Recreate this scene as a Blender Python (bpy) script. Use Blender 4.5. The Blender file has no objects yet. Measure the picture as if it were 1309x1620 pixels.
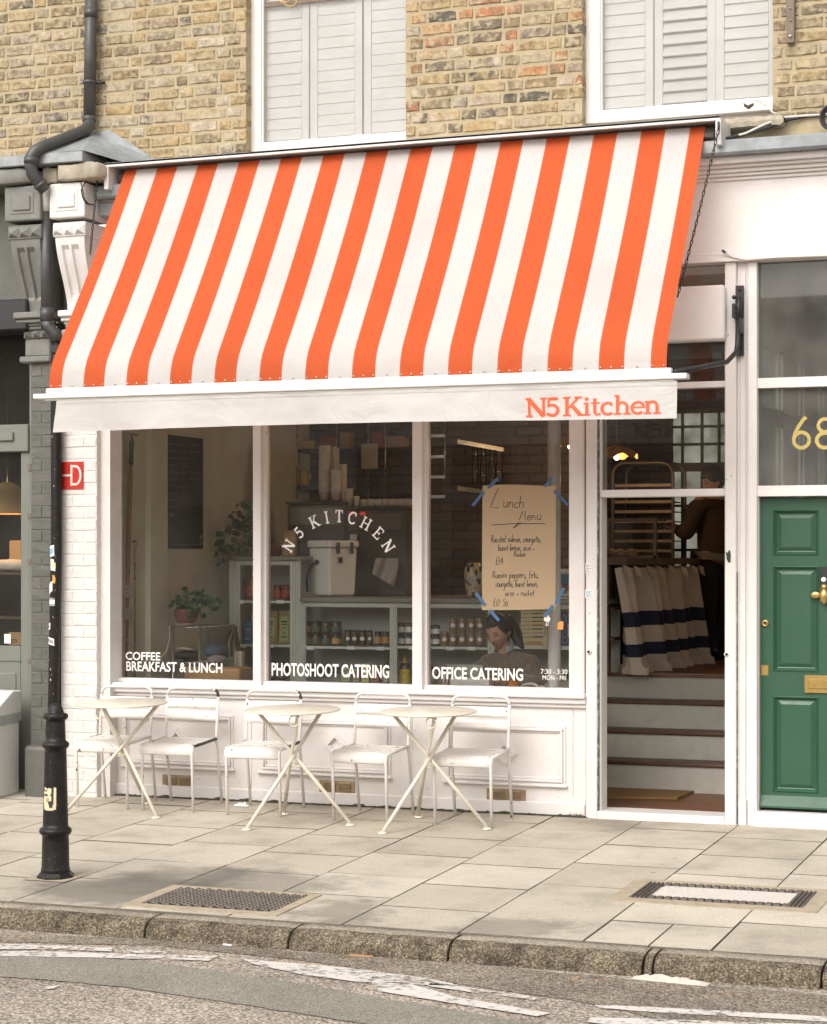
import bpy, bmesh, math, random
from mathutils import Vector, Matrix, noise
R = random.Random(7)
rad = math.radians
SC = bpy.context.scene
COL = SC.collection

# ------------------------------------------------------------------ camera, sky, sun, exposure
CAM_H, CAM_D, YAW, FPX, PCX, HORIZ = 1.70, 12.825, rad(20.75), 3220.0, 654.5, 880.0
cam_d = bpy.data.cameras.new('camera'); cam = bpy.data.objects.new('camera', cam_d); COL.objects.link(cam)
cam.location = (0, -CAM_D, CAM_H); cam.rotation_euler = (rad(90), 0, YAW)
cam_d.sensor_fit = 'VERTICAL'; cam_d.sensor_height = 36.0; cam_d.lens = FPX / 1620 * 36.0
cam_d.shift_y = (HORIZ - 810) / 1620.0
cam_d.clip_start = 0.1; cam_d.clip_end = 400
SC.camera = cam

SUN_EL, SUN_AZ = rad(43), rad(193)          # azimuth clockwise from +Y (north): the sun stands behind the camera
w = bpy.data.worlds.new('World'); SC.world = w; w.use_nodes = True
nt = w.node_tree; nt.nodes.clear()
sky = nt.nodes.new('ShaderNodeTexSky'); sky.sky_type = 'NISHITA'; sky.sun_disc = False
sky.sun_elevation = SUN_EL; sky.sun_rotation = SUN_AZ; sky.air_density = 1.0; sky.dust_density = 3.0; sky.ozone_density = 1.0
hs = nt.nodes.new('ShaderNodeHueSaturation'); hs.inputs['Saturation'].default_value = 0.10     # overcast: cloud whitens the sky
tint = nt.nodes.new('ShaderNodeMix'); tint.data_type = 'RGBA'; tint.blend_type = 'MULTIPLY'; tint.inputs[0].default_value = 1.0
tint.inputs[7].default_value = (1.0, 0.965, 0.925, 1)
bg = nt.nodes.new('ShaderNodeBackground'); bg.inputs[1].default_value = 0.15
wo = nt.nodes.new('ShaderNodeOutputWorld')
nt.links.new(sky.outputs[0], hs.inputs['Color']); nt.links.new(hs.outputs[0], tint.inputs[6])
nt.links.new(tint.outputs[2], bg.inputs[0]); nt.links.new(bg.outputs[0], wo.inputs[0])

sd = bpy.data.lights.new('sun', 'SUN'); sd.energy = 0.5; sd.angle = rad(50); sd.color = (1.0, 0.965, 0.92)
sun = bpy.data.objects.new('sun', sd); COL.objects.link(sun)
dirv = Vector((math.sin(SUN_AZ) * math.cos(SUN_EL), math.cos(SUN_AZ) * math.cos(SUN_EL), math.sin(SUN_EL)))
sun.rotation_euler = dirv.to_track_quat('Z', 'Y').to_euler(); sun.location = (0, -10, 20)

SC.view_settings.view_transform = 'Standard'; SC.view_settings.look = 'None'
SC.view_settings.gamma = 1.0; SC.view_settings.use_curve_mapping = False
SC.view_settings.exposure = 1.07
SC.cycles.use_denoising = True
SC.cycles.max_bounces = 8; SC.cycles.diffuse_bounces = 4; SC.cycles.transparent_max_bounces = 16
SC.cycles.sample_clamp_indirect = 6.0

# ------------------------------------------------------------------ measuring: a point of the photograph on a real plane
_s, _c = math.sin(YAW), math.cos(YAW)
def at(px, py, Y=0.0):
    """metres: where the sight line through (px, py) meets the vertical plane at depth Y"""
    k = (px - PCX) / FPX; d = CAM_D + Y
    X = (k * _c - _s) / (_c + k * _s) * d
    dep = -_s * X + _c * d
    return Vector((X, Y, CAM_H + (HORIZ - py) / FPX * dep))
def depth(X, Y): return -_s * X + _c * (CAM_D + Y)
FALL = 0.029                                   # the pavement falls towards the kerb
def gnd(px, py, sl=FALL, z0=0.0):
    k = (px - PCX) / FPX; m = (HORIZ - py) / FPX
    dx = k * _c - _s; dy = k * _s + _c
    d = (z0 - sl * CAM_D - CAM_H) / (m - sl * dy)
    return Vector((dx * d, -CAM_D + dy * d, CAM_H + m * d))
ROAD_Z = -0.205
def road(px, py): return gnd(px, py, 0.0, ROAD_Z)

# ------------------------------------------------------------------ materials
MATS = {}
def nodes(name):
    m = bpy.data.materials.new(name); m.use_nodes = True; t = m.node_tree; t.nodes.clear()
    o = t.nodes.new('ShaderNodeOutputMaterial'); MATS[name] = m
    return m, t, o
def N(t, kind, **kw):
    n = t.nodes.new('ShaderNode' + kind)
    for k, v in kw.items():
        if k.startswith('i_'): n.inputs[k[2:].replace('_', ' ')].default_value = v
        elif k.startswith('n'): n.inputs[int(k[1:])].default_value = v
        else: setattr(n, k, v)
    return n
def ramp(t, stops, interp='LINEAR'):
    r = t.nodes.new('ShaderNodeValToRGB'); cr = r.color_ramp; cr.interpolation = interp
    while len(cr.elements) > 1: cr.elements.remove(cr.elements[-1])
    for i, (p, c) in enumerate(stops):
        e = cr.elements[0] if i == 0 else cr.elements.new(p)
        e.position = p; e.color = (c[0], c[1], c[2], 1) if not isinstance(c, (int, float)) else (c, c, c, 1)
    return r
def coords(t, rnd=True, scale=(1, 1, 1)):
    tc = N(t, 'TexCoord'); mp = N(t, 'Mapping'); mp.inputs['Scale'].default_value = scale
    t.links.new(tc.outputs['Object'], mp.inputs['Vector'])
    if rnd:
        oi = N(t, 'ObjectInfo'); ml = N(t, 'Math', operation='MULTIPLY', n1=37.0); t.links.new(oi.outputs['Random'], ml.inputs[0])
        t.links.new(ml.outputs[0], mp.inputs['Location'])
    return mp.outputs[0]
def mixc(t, fac, a, b, mode='MIX'):
    m = t.nodes.new('ShaderNodeMix'); m.data_type = 'RGBA'; m.blend_type = mode
    for sock, v in ((m.inputs[0], fac), (m.inputs[6], a), (m.inputs[7], b)):
        if isinstance(v, (int, float)): sock.default_value = v
        elif isinstance(v, tuple): sock.default_value = (v[0], v[1], v[2], 1)
        else: t.links.new(v, sock)
    return m.outputs[2]
def mk(name, col, rough=0.55, var=0.12, vs=6.0, bump=0.0, bs=60.0, metal=0.0, spec=0.5, dirt=None, dirt_scale=3.0, dirt_amt=0.5, chip=None, chip_scale=18.0, chip_at=0.68, sheen=0.0, rnd=True, sub=0.0):
    """painted / plain surface: colour with fine and broad variation, optional stains, chips and relief"""
    m, t, o = nodes(name); L = t.links
    b = N(t, 'BsdfPrincipled'); L.new(b.outputs[0], o.inputs[0])
    v = coords(t, rnd)
    n1 = N(t, 'TexNoise', i_Scale=vs, i_Detail=6.0, i_Roughness=0.62); L.new(v, n1.inputs['Vector'])
    dark = tuple(max(0, c * (1 - var)) for c in col); lite = tuple(min(1, c * (1 + var * 0.6)) for c in col)
    r1 = ramp(t, [(0.3, dark), (0.7, lite)]); L.new(n1.outputs[0], r1.inputs[0])
    colr = r1.outputs[0]
    if dirt:
        n2 = N(t, 'TexNoise', i_Scale=dirt_scale, i_Detail=8.0, i_Roughness=0.7); L.new(v, n2.inputs['Vector'])
        r2 = ramp(t, [(0.48, 0.0), (0.75, dirt_amt)]); L.new(n2.outputs[0], r2.inputs[0])
        colr = mixc(t, r2.outputs[0], colr, dirt)
    if chip:
        n3 = N(t, 'TexNoise', i_Scale=chip_scale, i_Detail=5.0, i_Roughness=0.65); L.new(v, n3.inputs['Vector'])
        r3 = ramp(t, [(chip_at, 0.0), (chip_at + 0.012, 1.0)]); L.new(n3.outputs[0], r3.inputs[0])
        colr = mixc(t, r3.outputs[0], colr, chip)
    L.new(colr, b.inputs['Base Color'])
    b.inputs['Roughness'].default_value = rough; b.inputs['Metallic'].default_value = metal
    b.inputs['Specular IOR Level'].default_value = spec
    if sheen: b.inputs['Sheen Weight'].default_value = sheen
    if sub: b.inputs['Subsurface Weight'].default_value = sub; b.inputs['Subsurface Radius'].default_value = (0.01, 0.004, 0.002)
    rr = ramp(t, [(0.3, min(1, rough + 0.08)), (0.7, max(0, rough - 0.08))]); L.new(n1.outputs[0], rr.inputs[0]); L.new(rr.outputs[0], b.inputs['Roughness'])
    if bump:
        n4 = N(t, 'TexNoise', i_Scale=bs, i_Detail=5.0); L.new(v, n4.inputs['Vector'])
        bp = N(t, 'Bump', i_Strength=min(1, bump), i_Distance=0.004); L.new(n4.outputs[0], bp.inputs['Height']); L.new(bp.outputs[0], b.inputs['Normal'])
    return m
def emit(name, col, s):
    m, t, o = nodes(name); e = N(t, 'Emission'); e.inputs[0].default_value = (*col, 1); e.inputs[1].default_value = s
    t.links.new(e.outputs[0], o.inputs[0]); return m

WHITE = (0.725, 0.695, 0.672)
mk('white_paint', WHITE, 0.42, 0.07, 7, 0.4, 40, dirt=(0.46, 0.41, 0.34), dirt_scale=3.5, dirt_amt=0.34, chip=(0.16, 0.13, 0.10), chip_scale=34, chip_at=0.685)
mk('white_clean', (0.71, 0.69, 0.665), 0.4, 0.04, 3, 0.15, 30)
mk('white_masonry', (0.67, 0.645, 0.62), 0.6, 0.08, 9, 0.6, 55, dirt=(0.5, 0.44, 0.37), dirt_scale=5, dirt_amt=0.3)
mk('grey_masonry', (0.105, 0.105, 0.092), 0.5, 0.12, 9, 0.6, 55, dirt=(0.22, 0.2, 0.17), dirt_scale=5, dirt_amt=0.25, chip=(0.5, 0.45, 0.33), chip_scale=30, chip_at=0.76)
mk('grey_stucco', (0.175, 0.175, 0.158), 0.6, 0.12, 10, 0.6, 60, dirt=(0.28, 0.27, 0.24), dirt_scale=5, dirt_amt=0.3)
mk('sage_paint', (0.185, 0.195, 0.165), 0.4, 0.08, 4, 0.15, 30, dirt=(0.12, 0.12, 0.1), dirt_amt=0.3)
mk('green_paint', (0.028, 0.090, 0.052), 0.36, 0.10, 5, 0.25, 35, dirt=(0.055, 0.11, 0.075), dirt_scale=3, dirt_amt=0.35, chip=(0.42, 0.38, 0.22), chip_scale=38, chip_at=0.775)
mk('dark_green', (0.012, 0.04, 0.025), 0.4)
mk('lead', (0.26, 0.28, 0.29), 0.55, 0.2, 6, 0.2, 25, metal=0.15, dirt=(0.42, 0.43, 0.43), dirt_scale=6, dirt_amt=0.4)
mk('grey_plastic', (0.052, 0.051, 0.050), 0.42, 0.12, 8, 0.05, 40, dirt=(0.2, 0.19, 0.16), dirt_scale=7, dirt_amt=0.25)
mk('black_iron', (0.011, 0.0095, 0.0095), 0.42, 0.25, 14, 0.5, 70, spec=0.3, dirt=(0.07, 0.055, 0.042), dirt_scale=22, dirt_amt=0.3, chip=(0.32, 0.25, 0.17), chip_scale=80, chip_at=0.665)
mk('black_metal', (0.02, 0.02, 0.022), 0.45, 0.2, 20)
mk('chain_metal', (0.05, 0.048, 0.045), 0.45, 0.2, 20, metal=0.4)
mk('stone', (0.42, 0.37, 0.29), 0.9, 0.3, 14, 1.0, 50, dirt=(0.12, 0.10, 0.065), dirt_scale=7, dirt_amt=0.95)
mk('mortar', (0.40, 0.33, 0.21), 0.9, 0.16, 12, 0.7, 90, dirt=(0.32, 0.26, 0.15), dirt_scale=4, dirt_amt=0.5, rnd=False)
mk('chair_white', (0.72, 0.70, 0.665), 0.36, 0.05, 6, 0.1, 40, dirt=(0.5, 0.43, 0.33), dirt_scale=9, dirt_amt=0.4, chip=(0.10, 0.075, 0.05), chip_scale=26, chip_at=0.645)
mk('chair_bare', (0.05, 0.045, 0.038), 0.6, 0.3, 30)
mk('table_cream', (0.69, 0.64, 0.54), 0.33, 0.06, 5, 0.06, 40, dirt=(0.45, 0.37, 0.25), dirt_scale=9, dirt_amt=0.35)
mk('bronze', (0.34, 0.245, 0.14), 0.6, 0.3, 20, 0.3, 70, metal=0.15)
mk('brass', (0.60, 0.42, 0.15), 0.32, 0.15, 20, 0.1, 60, metal=0.85)
mk('cover_iron', (0.125, 0.105, 0.088), 0.65, 0.25, 20, 0.5, 80, metal=0.2)
mk('awning_white_metal', (0.68, 0.655, 0.625), 0.35, 0.04, 5)
mk('cream_wall', (0.80, 0.79, 0.65), 0.7, 0.06, 4, 0.15, 30)
mk('taupe_wall', (0.72, 0.71, 0.61), 0.75, 0.08, 4, 0.15, 30)
mk('dark_ceiling', (0.74, 0.71, 0.66), 0.8)
mk('counter_sage', (0.60, 0.63, 0.56), 0.45, 0.06, 5)
mk('counter_back', (0.46, 0.46, 0.42), 0.6, 0.08, 5)
mk('worktop', (0.25, 0.235, 0.20), 0.4)
mk('riser_paint', (0.52, 0.515, 0.45), 0.5, 0.08, 5, 0.1, 40, dirt=(0.25, 0.24, 0.2), dirt_scale=9, dirt_amt=0.35)
mk('paper_white', (0.8, 0.79, 0.76), 0.7, 0.04)
mk('letter_white', (0.78, 0.77, 0.74), 0.6, 0.02)
mk('letter_orange', (0.72, 0.10, 0.03), 0.6, 0.05)
mk('letter_gold', (0.47, 0.37, 0.11), 0.5, 0.08)
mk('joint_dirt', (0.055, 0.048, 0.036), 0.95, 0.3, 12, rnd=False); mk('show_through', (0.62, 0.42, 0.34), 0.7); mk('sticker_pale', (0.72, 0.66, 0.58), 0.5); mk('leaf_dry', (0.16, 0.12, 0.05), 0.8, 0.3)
mk('trolley_steel', (0.15, 0.12, 0.09), 0.45, 0.1, 9, metal=0.5); mk('shade_pleat', (0.45, 0.24, 0.09), 0.6, 0.1); mk('far_brick', (0.38, 0.32, 0.25), 0.9, 0.2, 2, rnd=False)
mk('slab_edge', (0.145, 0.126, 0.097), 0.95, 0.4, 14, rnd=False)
mk('pale_concrete', (0.56, 0.52, 0.47), 0.9, 0.14, 60, 0.5, 150, rnd=False); mk('hem_grey', (0.11, 0.095, 0.08), 0.9); mk('moss', (0.055, 0.055, 0.03), 0.95, 0.4, 20)
mk('ink', (0.03, 0.03, 0.03), 0.6)
mk('chalk', (0.34, 0.33, 0.30), 0.9)
mk('board_black', (0.018, 0.017, 0.015), 0.55, 0.3, 3)
mk('tape_blue', (0.05, 0.13, 0.27), 0.6, 0.1)
mk('red_enamel', (0.52, 0.035, 0.025), 0.3, 0.1, 6, dirt=(0.3, 0.02, 0.02), dirt_amt=0.4)
mk('yellow_print', (0.75, 0.46, 0.04), 0.5); mk('blue_print', (0.25, 0.42, 0.55), 0.5); mk('orange_print', (0.75, 0.30, 0.08), 0.5); mk('grey_print', (0.3, 0.3, 0.3), 0.6)
mk('sticker_cream', (0.70, 0.60, 0.40), 0.6, 0.12)
mk('terracotta', (0.24, 0.085, 0.045), 0.8, 0.15, 12)
mk('leaf_green', (0.045, 0.10, 0.028), 0.5, 0.35, 9); mk('leaf_dark', (0.026, 0.055, 0.02), 0.5, 0.35, 9)
mk('pole_wood', (0.42, 0.235, 0.09), 0.5, 0.15, 9)
mk('steel', (0.45, 0.45, 0.43), 0.3, 0.1, 9, metal=0.9)
mk('cardboard', (0.42, 0.275, 0.14), 0.8, 0.08, 9)
mk('cloth_green', (0.05, 0.06, 0.04), 0.9); mk('cloth_blue', (0.10, 0.13, 0.19), 0.9); mk('cloth_lilac', (0.34, 0.28, 0.31), 0.9); mk('cloth_strap', (0.09, 0.07, 0.055), 0.9); mk('cloth_cream', (0.50, 0.44, 0.33), 0.9)
mk('plastic_white', (0.78, 0.77, 0.70), 0.4, 0.03); mk('socket_white', (0.55, 0.56, 0.50), 0.4)
mk('cup_paper', (0.62, 0.53, 0.42), 0.75, 0.06)
mk('machine_dark', (0.060, 0.043, 0.032), 0.6); mk('machine_steel', (0.10, 0.075, 0.055), 0.5, metal=0.2)
mk('yellow_glaze', (0.65, 0.38, 0.03), 0.35); mk('towel_grey', (0.36, 0.335, 0.31), 0.95)
mk('jar_red', (0.16, 0.022, 0.012), 0.3); mk('label_red', (0.34, 0.055, 0.03), 0.5); mk('lid_red', (0.20, 0.03, 0.025), 0.4)
mk('jar_brown', (0.085, 0.04, 0.02), 0.3); mk('label_green', (0.09, 0.12, 0.08), 0.6); mk('label_tan', (0.50, 0.30, 0.12), 0.6); mk('lid_dark', (0.03, 0.027, 0.022), 0.4)
mk('jar_herb', (0.10, 0.085, 0.045), 0.35, 0.6, 60); mk('jar_nut', (0.30, 0.19, 0.085), 0.35, 0.75, 70); mk('jar_dark', (0.06, 0.045, 0.035), 0.3)
mk('bag_blue', (0.02, 0.17, 0.28), 0.5); mk('bag_kraft', (0.34, 0.21, 0.09), 0.7); mk('bag_green', (0.33, 0.42, 0.14), 0.6)
mk('bottle_yellow', (0.62, 0.47, 0.04), 0.4); mk('bottle_label', (0.48, 0.42, 0.30), 0.6)
mk('book_cream', (0.62, 0.54, 0.30), 0.6, 0.04); mk('book_navy', (0.045, 0.06, 0.20), 0.5); mk('print_red', (0.42, 0.13, 0.06), 0.6); mk('print_brown', (0.17, 0.11, 0.07), 0.6)
mk('skin', (0.42, 0.245, 0.165), 0.5, 0.14, 24, sub=0.15); mk('lips', (0.40, 0.18, 0.14), 0.45); mk('brow', (0.16, 0.09, 0.065), 0.8)
mk('gap_dirt', (0.10, 0.10, 0.085), 0.9, 0.4, 20, dirt=(0.6, 0.58, 0.53), dirt_scale=22, dirt_amt=1.0); mk('pale_floor', (0.42, 0.31, 0.20), 0.5)
mk('hair', (0.022, 0.014, 0.010), 0.5, 0.5, 40, 0.6, 120); mk('sweater', (0.185, 0.14, 0.10), 1.0, 0.45, 55, 1.0, 160, sheen=0.3, dirt=(0.09, 0.066, 0.046), dirt_scale=9, dirt_amt=0.7); mk('collar', (0.28, 0.32, 0.36), 0.8)
mk('sweater_dark', (0.04, 0.025, 0.017), 1.0, 0.3, 50, 0.8, 150); mk('trousers_dark', (0.012, 0.010, 0.012), 0.9)
mk('laptop_grey', (0.34, 0.37, 0.33), 0.4, 0.02); mk('orange_fruit', (0.85, 0.27, 0.015), 0.45, 0.08, 20, 0.4, 120)
mk('curtain_navy', (0.014, 0.018, 0.04), 0.9); mk('curtain_cream', (0.55, 0.475, 0.39), 0.9, 0.1)
mk('mat_coir', (0.26, 0.155, 0.055), 0.95, 0.25, 90, 1.0, 250); mk('case_wood', (0.13, 0.085, 0.05), 0.5)
mk('bin_white', (0.62, 0.63, 0.60), 0.4, 0.04); mk('bin_bag', (0.35, 0.36, 0.36), 0.35)
mk('shade_paper', (0.42, 0.27, 0.12), 0.7)
mk('litter_white', (0.56, 0.50, 0.43), 0.8, 0.2, 14, 0.6, 30); mk('litter_stick', (0.5, 0.27, 0.13), 0.8)
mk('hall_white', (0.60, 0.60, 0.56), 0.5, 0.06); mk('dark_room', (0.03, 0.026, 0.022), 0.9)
mk('wire_white', (0.6, 0.57, 0.52), 0.5); mk('wire_black', (0.02, 0.02, 0.02), 0.5)
mk('wood_weathered', (0.20, 0.15, 0.115), 0.8, 0.2, 12)
emit('bulb', (1.0, 0.62, 0.25), 14.0); emit('led_red', (1.0, 0.05, 0.04), 0.5)

def wood_mat(name, a, b, scale=(1, 12, 12), rough=0.45):
    m, t, o = nodes(name); L = t.links; bs = N(t, 'BsdfPrincipled'); L.new(bs.outputs[0], o.inputs[0])
    v = coords(t, True, scale); n = N(t, 'TexNoise', i_Scale=4.0, i_Detail=8.0, i_Distortion=0.6); L.new(v, n.inputs['Vector'])
    r = ramp(t, [(0.3, a), (0.68, b)]); L.new(n.outputs[0], r.inputs[0]); L.new(r.outputs[0], bs.inputs['Base Color']); bs.inputs['Roughness'].default_value = rough
    return m
wood_mat('floor_wood', (0.10, 0.042, 0.02), (0.24, 0.105, 0.05)); wood_mat('tread_wood', (0.055, 0.024, 0.014), (0.13, 0.06, 0.03))

def brick_mat(name, stops):
    m, t, o = nodes(name); L = t.links; b = N(t, 'BsdfPrincipled'); L.new(b.outputs[0], o.inputs[0]); b.inputs['Roughness'].default_value = 0.9
    b.inputs['Specular IOR Level'].default_value = 0.25
    oi = N(t, 'ObjectInfo'); r = ramp(t, stops, 'CONSTANT'); L.new(oi.outputs['Random'], r.inputs[0])
    v = coords(t, True)
    n = N(t, 'TexNoise', i_Scale=11.0, i_Detail=7.0, i_Roughness=0.68); L.new(v, n.inputs['Vector'])
    ml = N(t, 'Math', operation='MULTIPLY', n1=7.31); L.new(oi.outputs['Random'], ml.inputs[0]); fr = N(t, 'Math', operation='FRACT'); L.new(ml.outputs[0], fr.inputs[0])
    rb = ramp(t, [(0, BR), (0.3, Y2), (0.5, PL), (0.7, DK), (0.85, Y1)], 'CONSTANT'); L.new(fr.outputs[0], rb.inputs[0])
    rm = ramp(t, [(0.40, 0.0), (0.62, 0.85)]); L.new(n.outputs[0], rm.inputs[0]); cc = mixc(t, rm.outputs[0], r.outputs[0], rb.outputs[0])
    n9 = N(t, 'TexNoise', i_Scale=19.0, i_Detail=6.0, i_Roughness=0.7); L.new(v, n9.inputs['Vector'])
    r2 = ramp(t, [(0.30, 0.50), (0.52, 1.0), (0.74, 1.4)]); L.new(n9.outputs[0], r2.inputs[0])
    c = mixc(t, 1.0, cc, r2.outputs[0], 'MULTIPLY')
    n2 = N(t, 'TexNoise', i_Scale=26.0, i_Detail=5.0); L.new(v, n2.inputs['Vector'])
    r3 = ramp(t, [(0.49, 0.0), (0.66, 0.88)]); L.new(n2.outputs[0], r3.inputs[0]); c = mixc(t, r3.outputs[0], c, (0.41, 0.34, 0.22))     # smeared mortar
    n3 = N(t, 'TexNoise', i_Scale=70.0, i_Detail=3.0); L.new(v, n3.inputs['Vector'])
    r4 = ramp(t, [(0.66, 0.0), (0.70, 0.8)]); L.new(n3.outputs[0], r4.inputs[0]); c = mixc(t, r4.outputs[0], c, (0.06, 0.05, 0.04))        # soot pits
    L.new(c, b.inputs['Base Color'])
    bp = N(t, 'Bump', i_Strength=0.9, i_Distance=0.006); L.new(n2.outputs[0], bp.inputs['Height']); L.new(bp.outputs[0], b.inputs['Normal'])
    return m
Y1, Y2, BR, DK, PK, OR, PL = (0.36, 0.26, 0.13), (0.31, 0.25, 0.16), (0.215, 0.165, 0.105), (0.115, 0.103, 0.083), (0.34, 0.26, 0.195), (0.40, 0.185, 0.095), (0.40, 0.345, 0.265)
brick_mat('brick_old', [(0, Y1), (0.16, Y2), (0.36, PL), (0.52, BR), (0.62, DK), (0.70, PL), (0.82, PK), (0.92, Y1)])
brick_mat('brick_mixed', [(0, Y1), (0.24, OR), (0.36, Y2), (0.52, BR), (0.66, DK), (0.74, PL), (0.84, PK), (0.93, OR)])
brick_mat('brick_brown', [(0, Y1), (0.25, BR), (0.5, Y2), (0.68, DK), (0.80, PL), (0.90, BR)])

def slab_mat():
    m, t, o = nodes('slab'); L = t.links; b = N(t, 'BsdfPrincipled'); L.new(b.outputs[0], o.inputs[0]); b.inputs['Roughness'].default_value = 0.88; b.inputs['Specular IOR Level'].default_value = 0.3
    oi = N(t, 'ObjectInfo'); r = ramp(t, [(0, (0.395, 0.352, 0.285)), (0.5, (0.455, 0.408, 0.333)), (1, (0.50, 0.452, 0.375))]); L.new(oi.outputs['Random'], r.inputs[0])
    tc = N(t, 'TexCoord'); g = N(t, 'NewGeometry')
    n = N(t, 'TexNoise', i_Scale=2.3, i_Detail=9.0, i_Roughness=0.65); L.new(g.outputs['Position'], n.inputs['Vector'])
    r2 = ramp(t, [(0.3, 0.72), (0.5, 1.0), (0.7, 1.12)]); L.new(n.outputs[0], r2.inputs[0]); c = mixc(t, 1.0, r.outputs[0], r2.outputs[0], 'MULTIPLY')
    n2 = N(t, 'TexNoise', i_Scale=160.0, i_Detail=3.0); L.new(g.outputs['Position'], n2.inputs['Vector'])
    r3 = ramp(t, [(0.32, 0.72), (0.5, 1.0), (0.68, 1.18)]); L.new(n2.outputs[0], r3.inputs[0]); c = mixc(t, 1.0, c, r3.outputs[0], 'MULTIPLY')
    # damp stain round the drain grating and along the kerb, and a few dark spots
    for cx, cy, rr, amt in ((-5.33, -3.18, 0.62, 0.72), (-5.2, -2.78, 0.45, 0.55), (-4.72, -2.80, 0.50, 0.55), (-4.0, -3.30, 0.30, 0.5), (-3.05, -3.45, 0.30, 0.45), (-3.4, 0.15, 0.7, 0.30), (-5.6, 0.15, 0.6, 0.25)):
        d = N(t, 'VectorMath', operation='DISTANCE'); L.new(g.outputs['Position'], d.inputs[0]); d.inputs[1].default_value = (cx, cy, -0.09)
        ad = N(t, 'Math', operation='MULTIPLY_ADD', n1=0.9, n2=-0.45); L.new(n.outputs[0], ad.inputs[0])
        sm = N(t, 'Math', operation='ADD'); L.new(d.outputs['Value'], sm.inputs[0]); L.new(ad.outputs[0], sm.inputs[1])
        rr_ = ramp(t, [(rr * 0.62, amt), (rr * 1.05, 0.0)]); L.new(sm.outputs[0], rr_.inputs[0]); c = mixc(t, rr_.outputs[0], c, (0.115, 0.108, 0.088))
    n5 = N(t, 'TexVoronoi', i_Scale=2.6); L.new(g.outputs['Position'], n5.inputs['Vector'])
    r5 = ramp(t, [(0.035, 0.55), (0.05, 0.0)]); L.new(n5.outputs['Distance'], r5.inputs[0]); c = mixc(t, r5.outputs[0], c, (0.13, 0.115, 0.095))
    L.new(c, b.inputs['Base Color'])
    bp = N(t, 'Bump', i_Strength=0.5, i_Distance=0.002); L.new(n2.outputs[0], bp.inputs['Height']); L.new(bp.outputs[0], b.inputs['Normal'])
slab_mat()
def speckle(name, stops, scale, big=(2.0, 0.75, 1.15), bump=0.6, dist=0.004, rough=0.9, vor=True):
    m, t, o = nodes(name); L = t.links; b = N(t, 'BsdfPrincipled'); L.new(b.outputs[0], o.inputs[0]); b.inputs['Roughness'].default_value = rough; b.inputs['Specular IOR Level'].default_value = 0.3
    g = N(t, 'NewGeometry')
    vo = N(t, 'TexVoronoi', i_Scale=scale); L.new(g.outputs['Position'], vo.inputs['Vector'])
    sep = N(t, 'SeparateColor'); L.new(vo.outputs['Color'], sep.inputs[0])
    r = ramp(t, stops); L.new(sep.outputs[0], r.inputs[0])
    n = N(t, 'TexNoise', i_Scale=big[0], i_Detail=8.0, i_Roughness=0.7); L.new(g.outputs['Position'], n.inputs['Vector'])
    r2 = ramp(t, [(0.32, big[1]), (0.68, big[2])]); L.new(n.outputs[0], r2.inputs[0]); c = mixc(t, 1.0, r.outputs[0], r2.outputs[0], 'MULTIPLY')
    r3 = ramp(t, [(0.25, 1.0), (0.62, 0.45)]); L.new(vo.outputs['Distance'], r3.inputs[0]); c = mixc(t, 0.8, c, r3.outputs[0], 'MULTIPLY')
    L.new(c, b.inputs['Base Color'])
    bp = N(t, 'Bump', i_Strength=bump, i_Distance=dist); bp.invert = True; L.new(vo.outputs['Distance'], bp.inputs['Height']); L.new(bp.outputs[0], b.inputs['Normal'])
speckle('chip_road', [(0, (0.22, 0.20, 0.17)), (0.4, (0.44, 0.385, 0.315)), (0.8, (0.60, 0.50, 0.40)), (1, (0.68, 0.61, 0.53))], 74, (1.7, 0.72, 1.15), 0.9, 0.008)
speckle('patch_road', [(0, (0.25, 0.235, 0.19)), (0.5, (0.335, 0.315, 0.26)), (0.93, (0.40, 0.375, 0.31)), (1, (0.52, 0.47, 0.40))], 140, (2.5, 0.85, 1.1), 0.6, 0.004)
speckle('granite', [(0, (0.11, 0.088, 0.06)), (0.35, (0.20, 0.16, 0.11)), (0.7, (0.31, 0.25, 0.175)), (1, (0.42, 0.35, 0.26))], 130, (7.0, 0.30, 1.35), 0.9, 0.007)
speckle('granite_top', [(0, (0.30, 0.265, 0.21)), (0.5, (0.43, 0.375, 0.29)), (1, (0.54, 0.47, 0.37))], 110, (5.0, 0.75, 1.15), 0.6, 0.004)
speckle('cover_concrete', [(0, (0.36, 0.33, 0.30)), (0.6, (0.54, 0.50, 0.46)), (1, (0.66, 0.62, 0.57))], 110, (5.0, 0.85, 1.1), 0.5, 0.003)
speckle('gutter_road', [(0, (0.13, 0.11, 0.085)), (0.4, (0.32, 0.275, 0.215)), (0.8, (0.45, 0.385, 0.30)), (1, (0.55, 0.48, 0.4))], 100, (2.2, 0.62, 1.15), 0.9, 0.006)
mk('cement_warm', (0.39, 0.325, 0.235), 0.9, 0.2, 8, 0.8, 120, rnd=False, dirt=(0.2, 0.17, 0.12), dirt_scale=9, dirt_amt=0.5)

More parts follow.
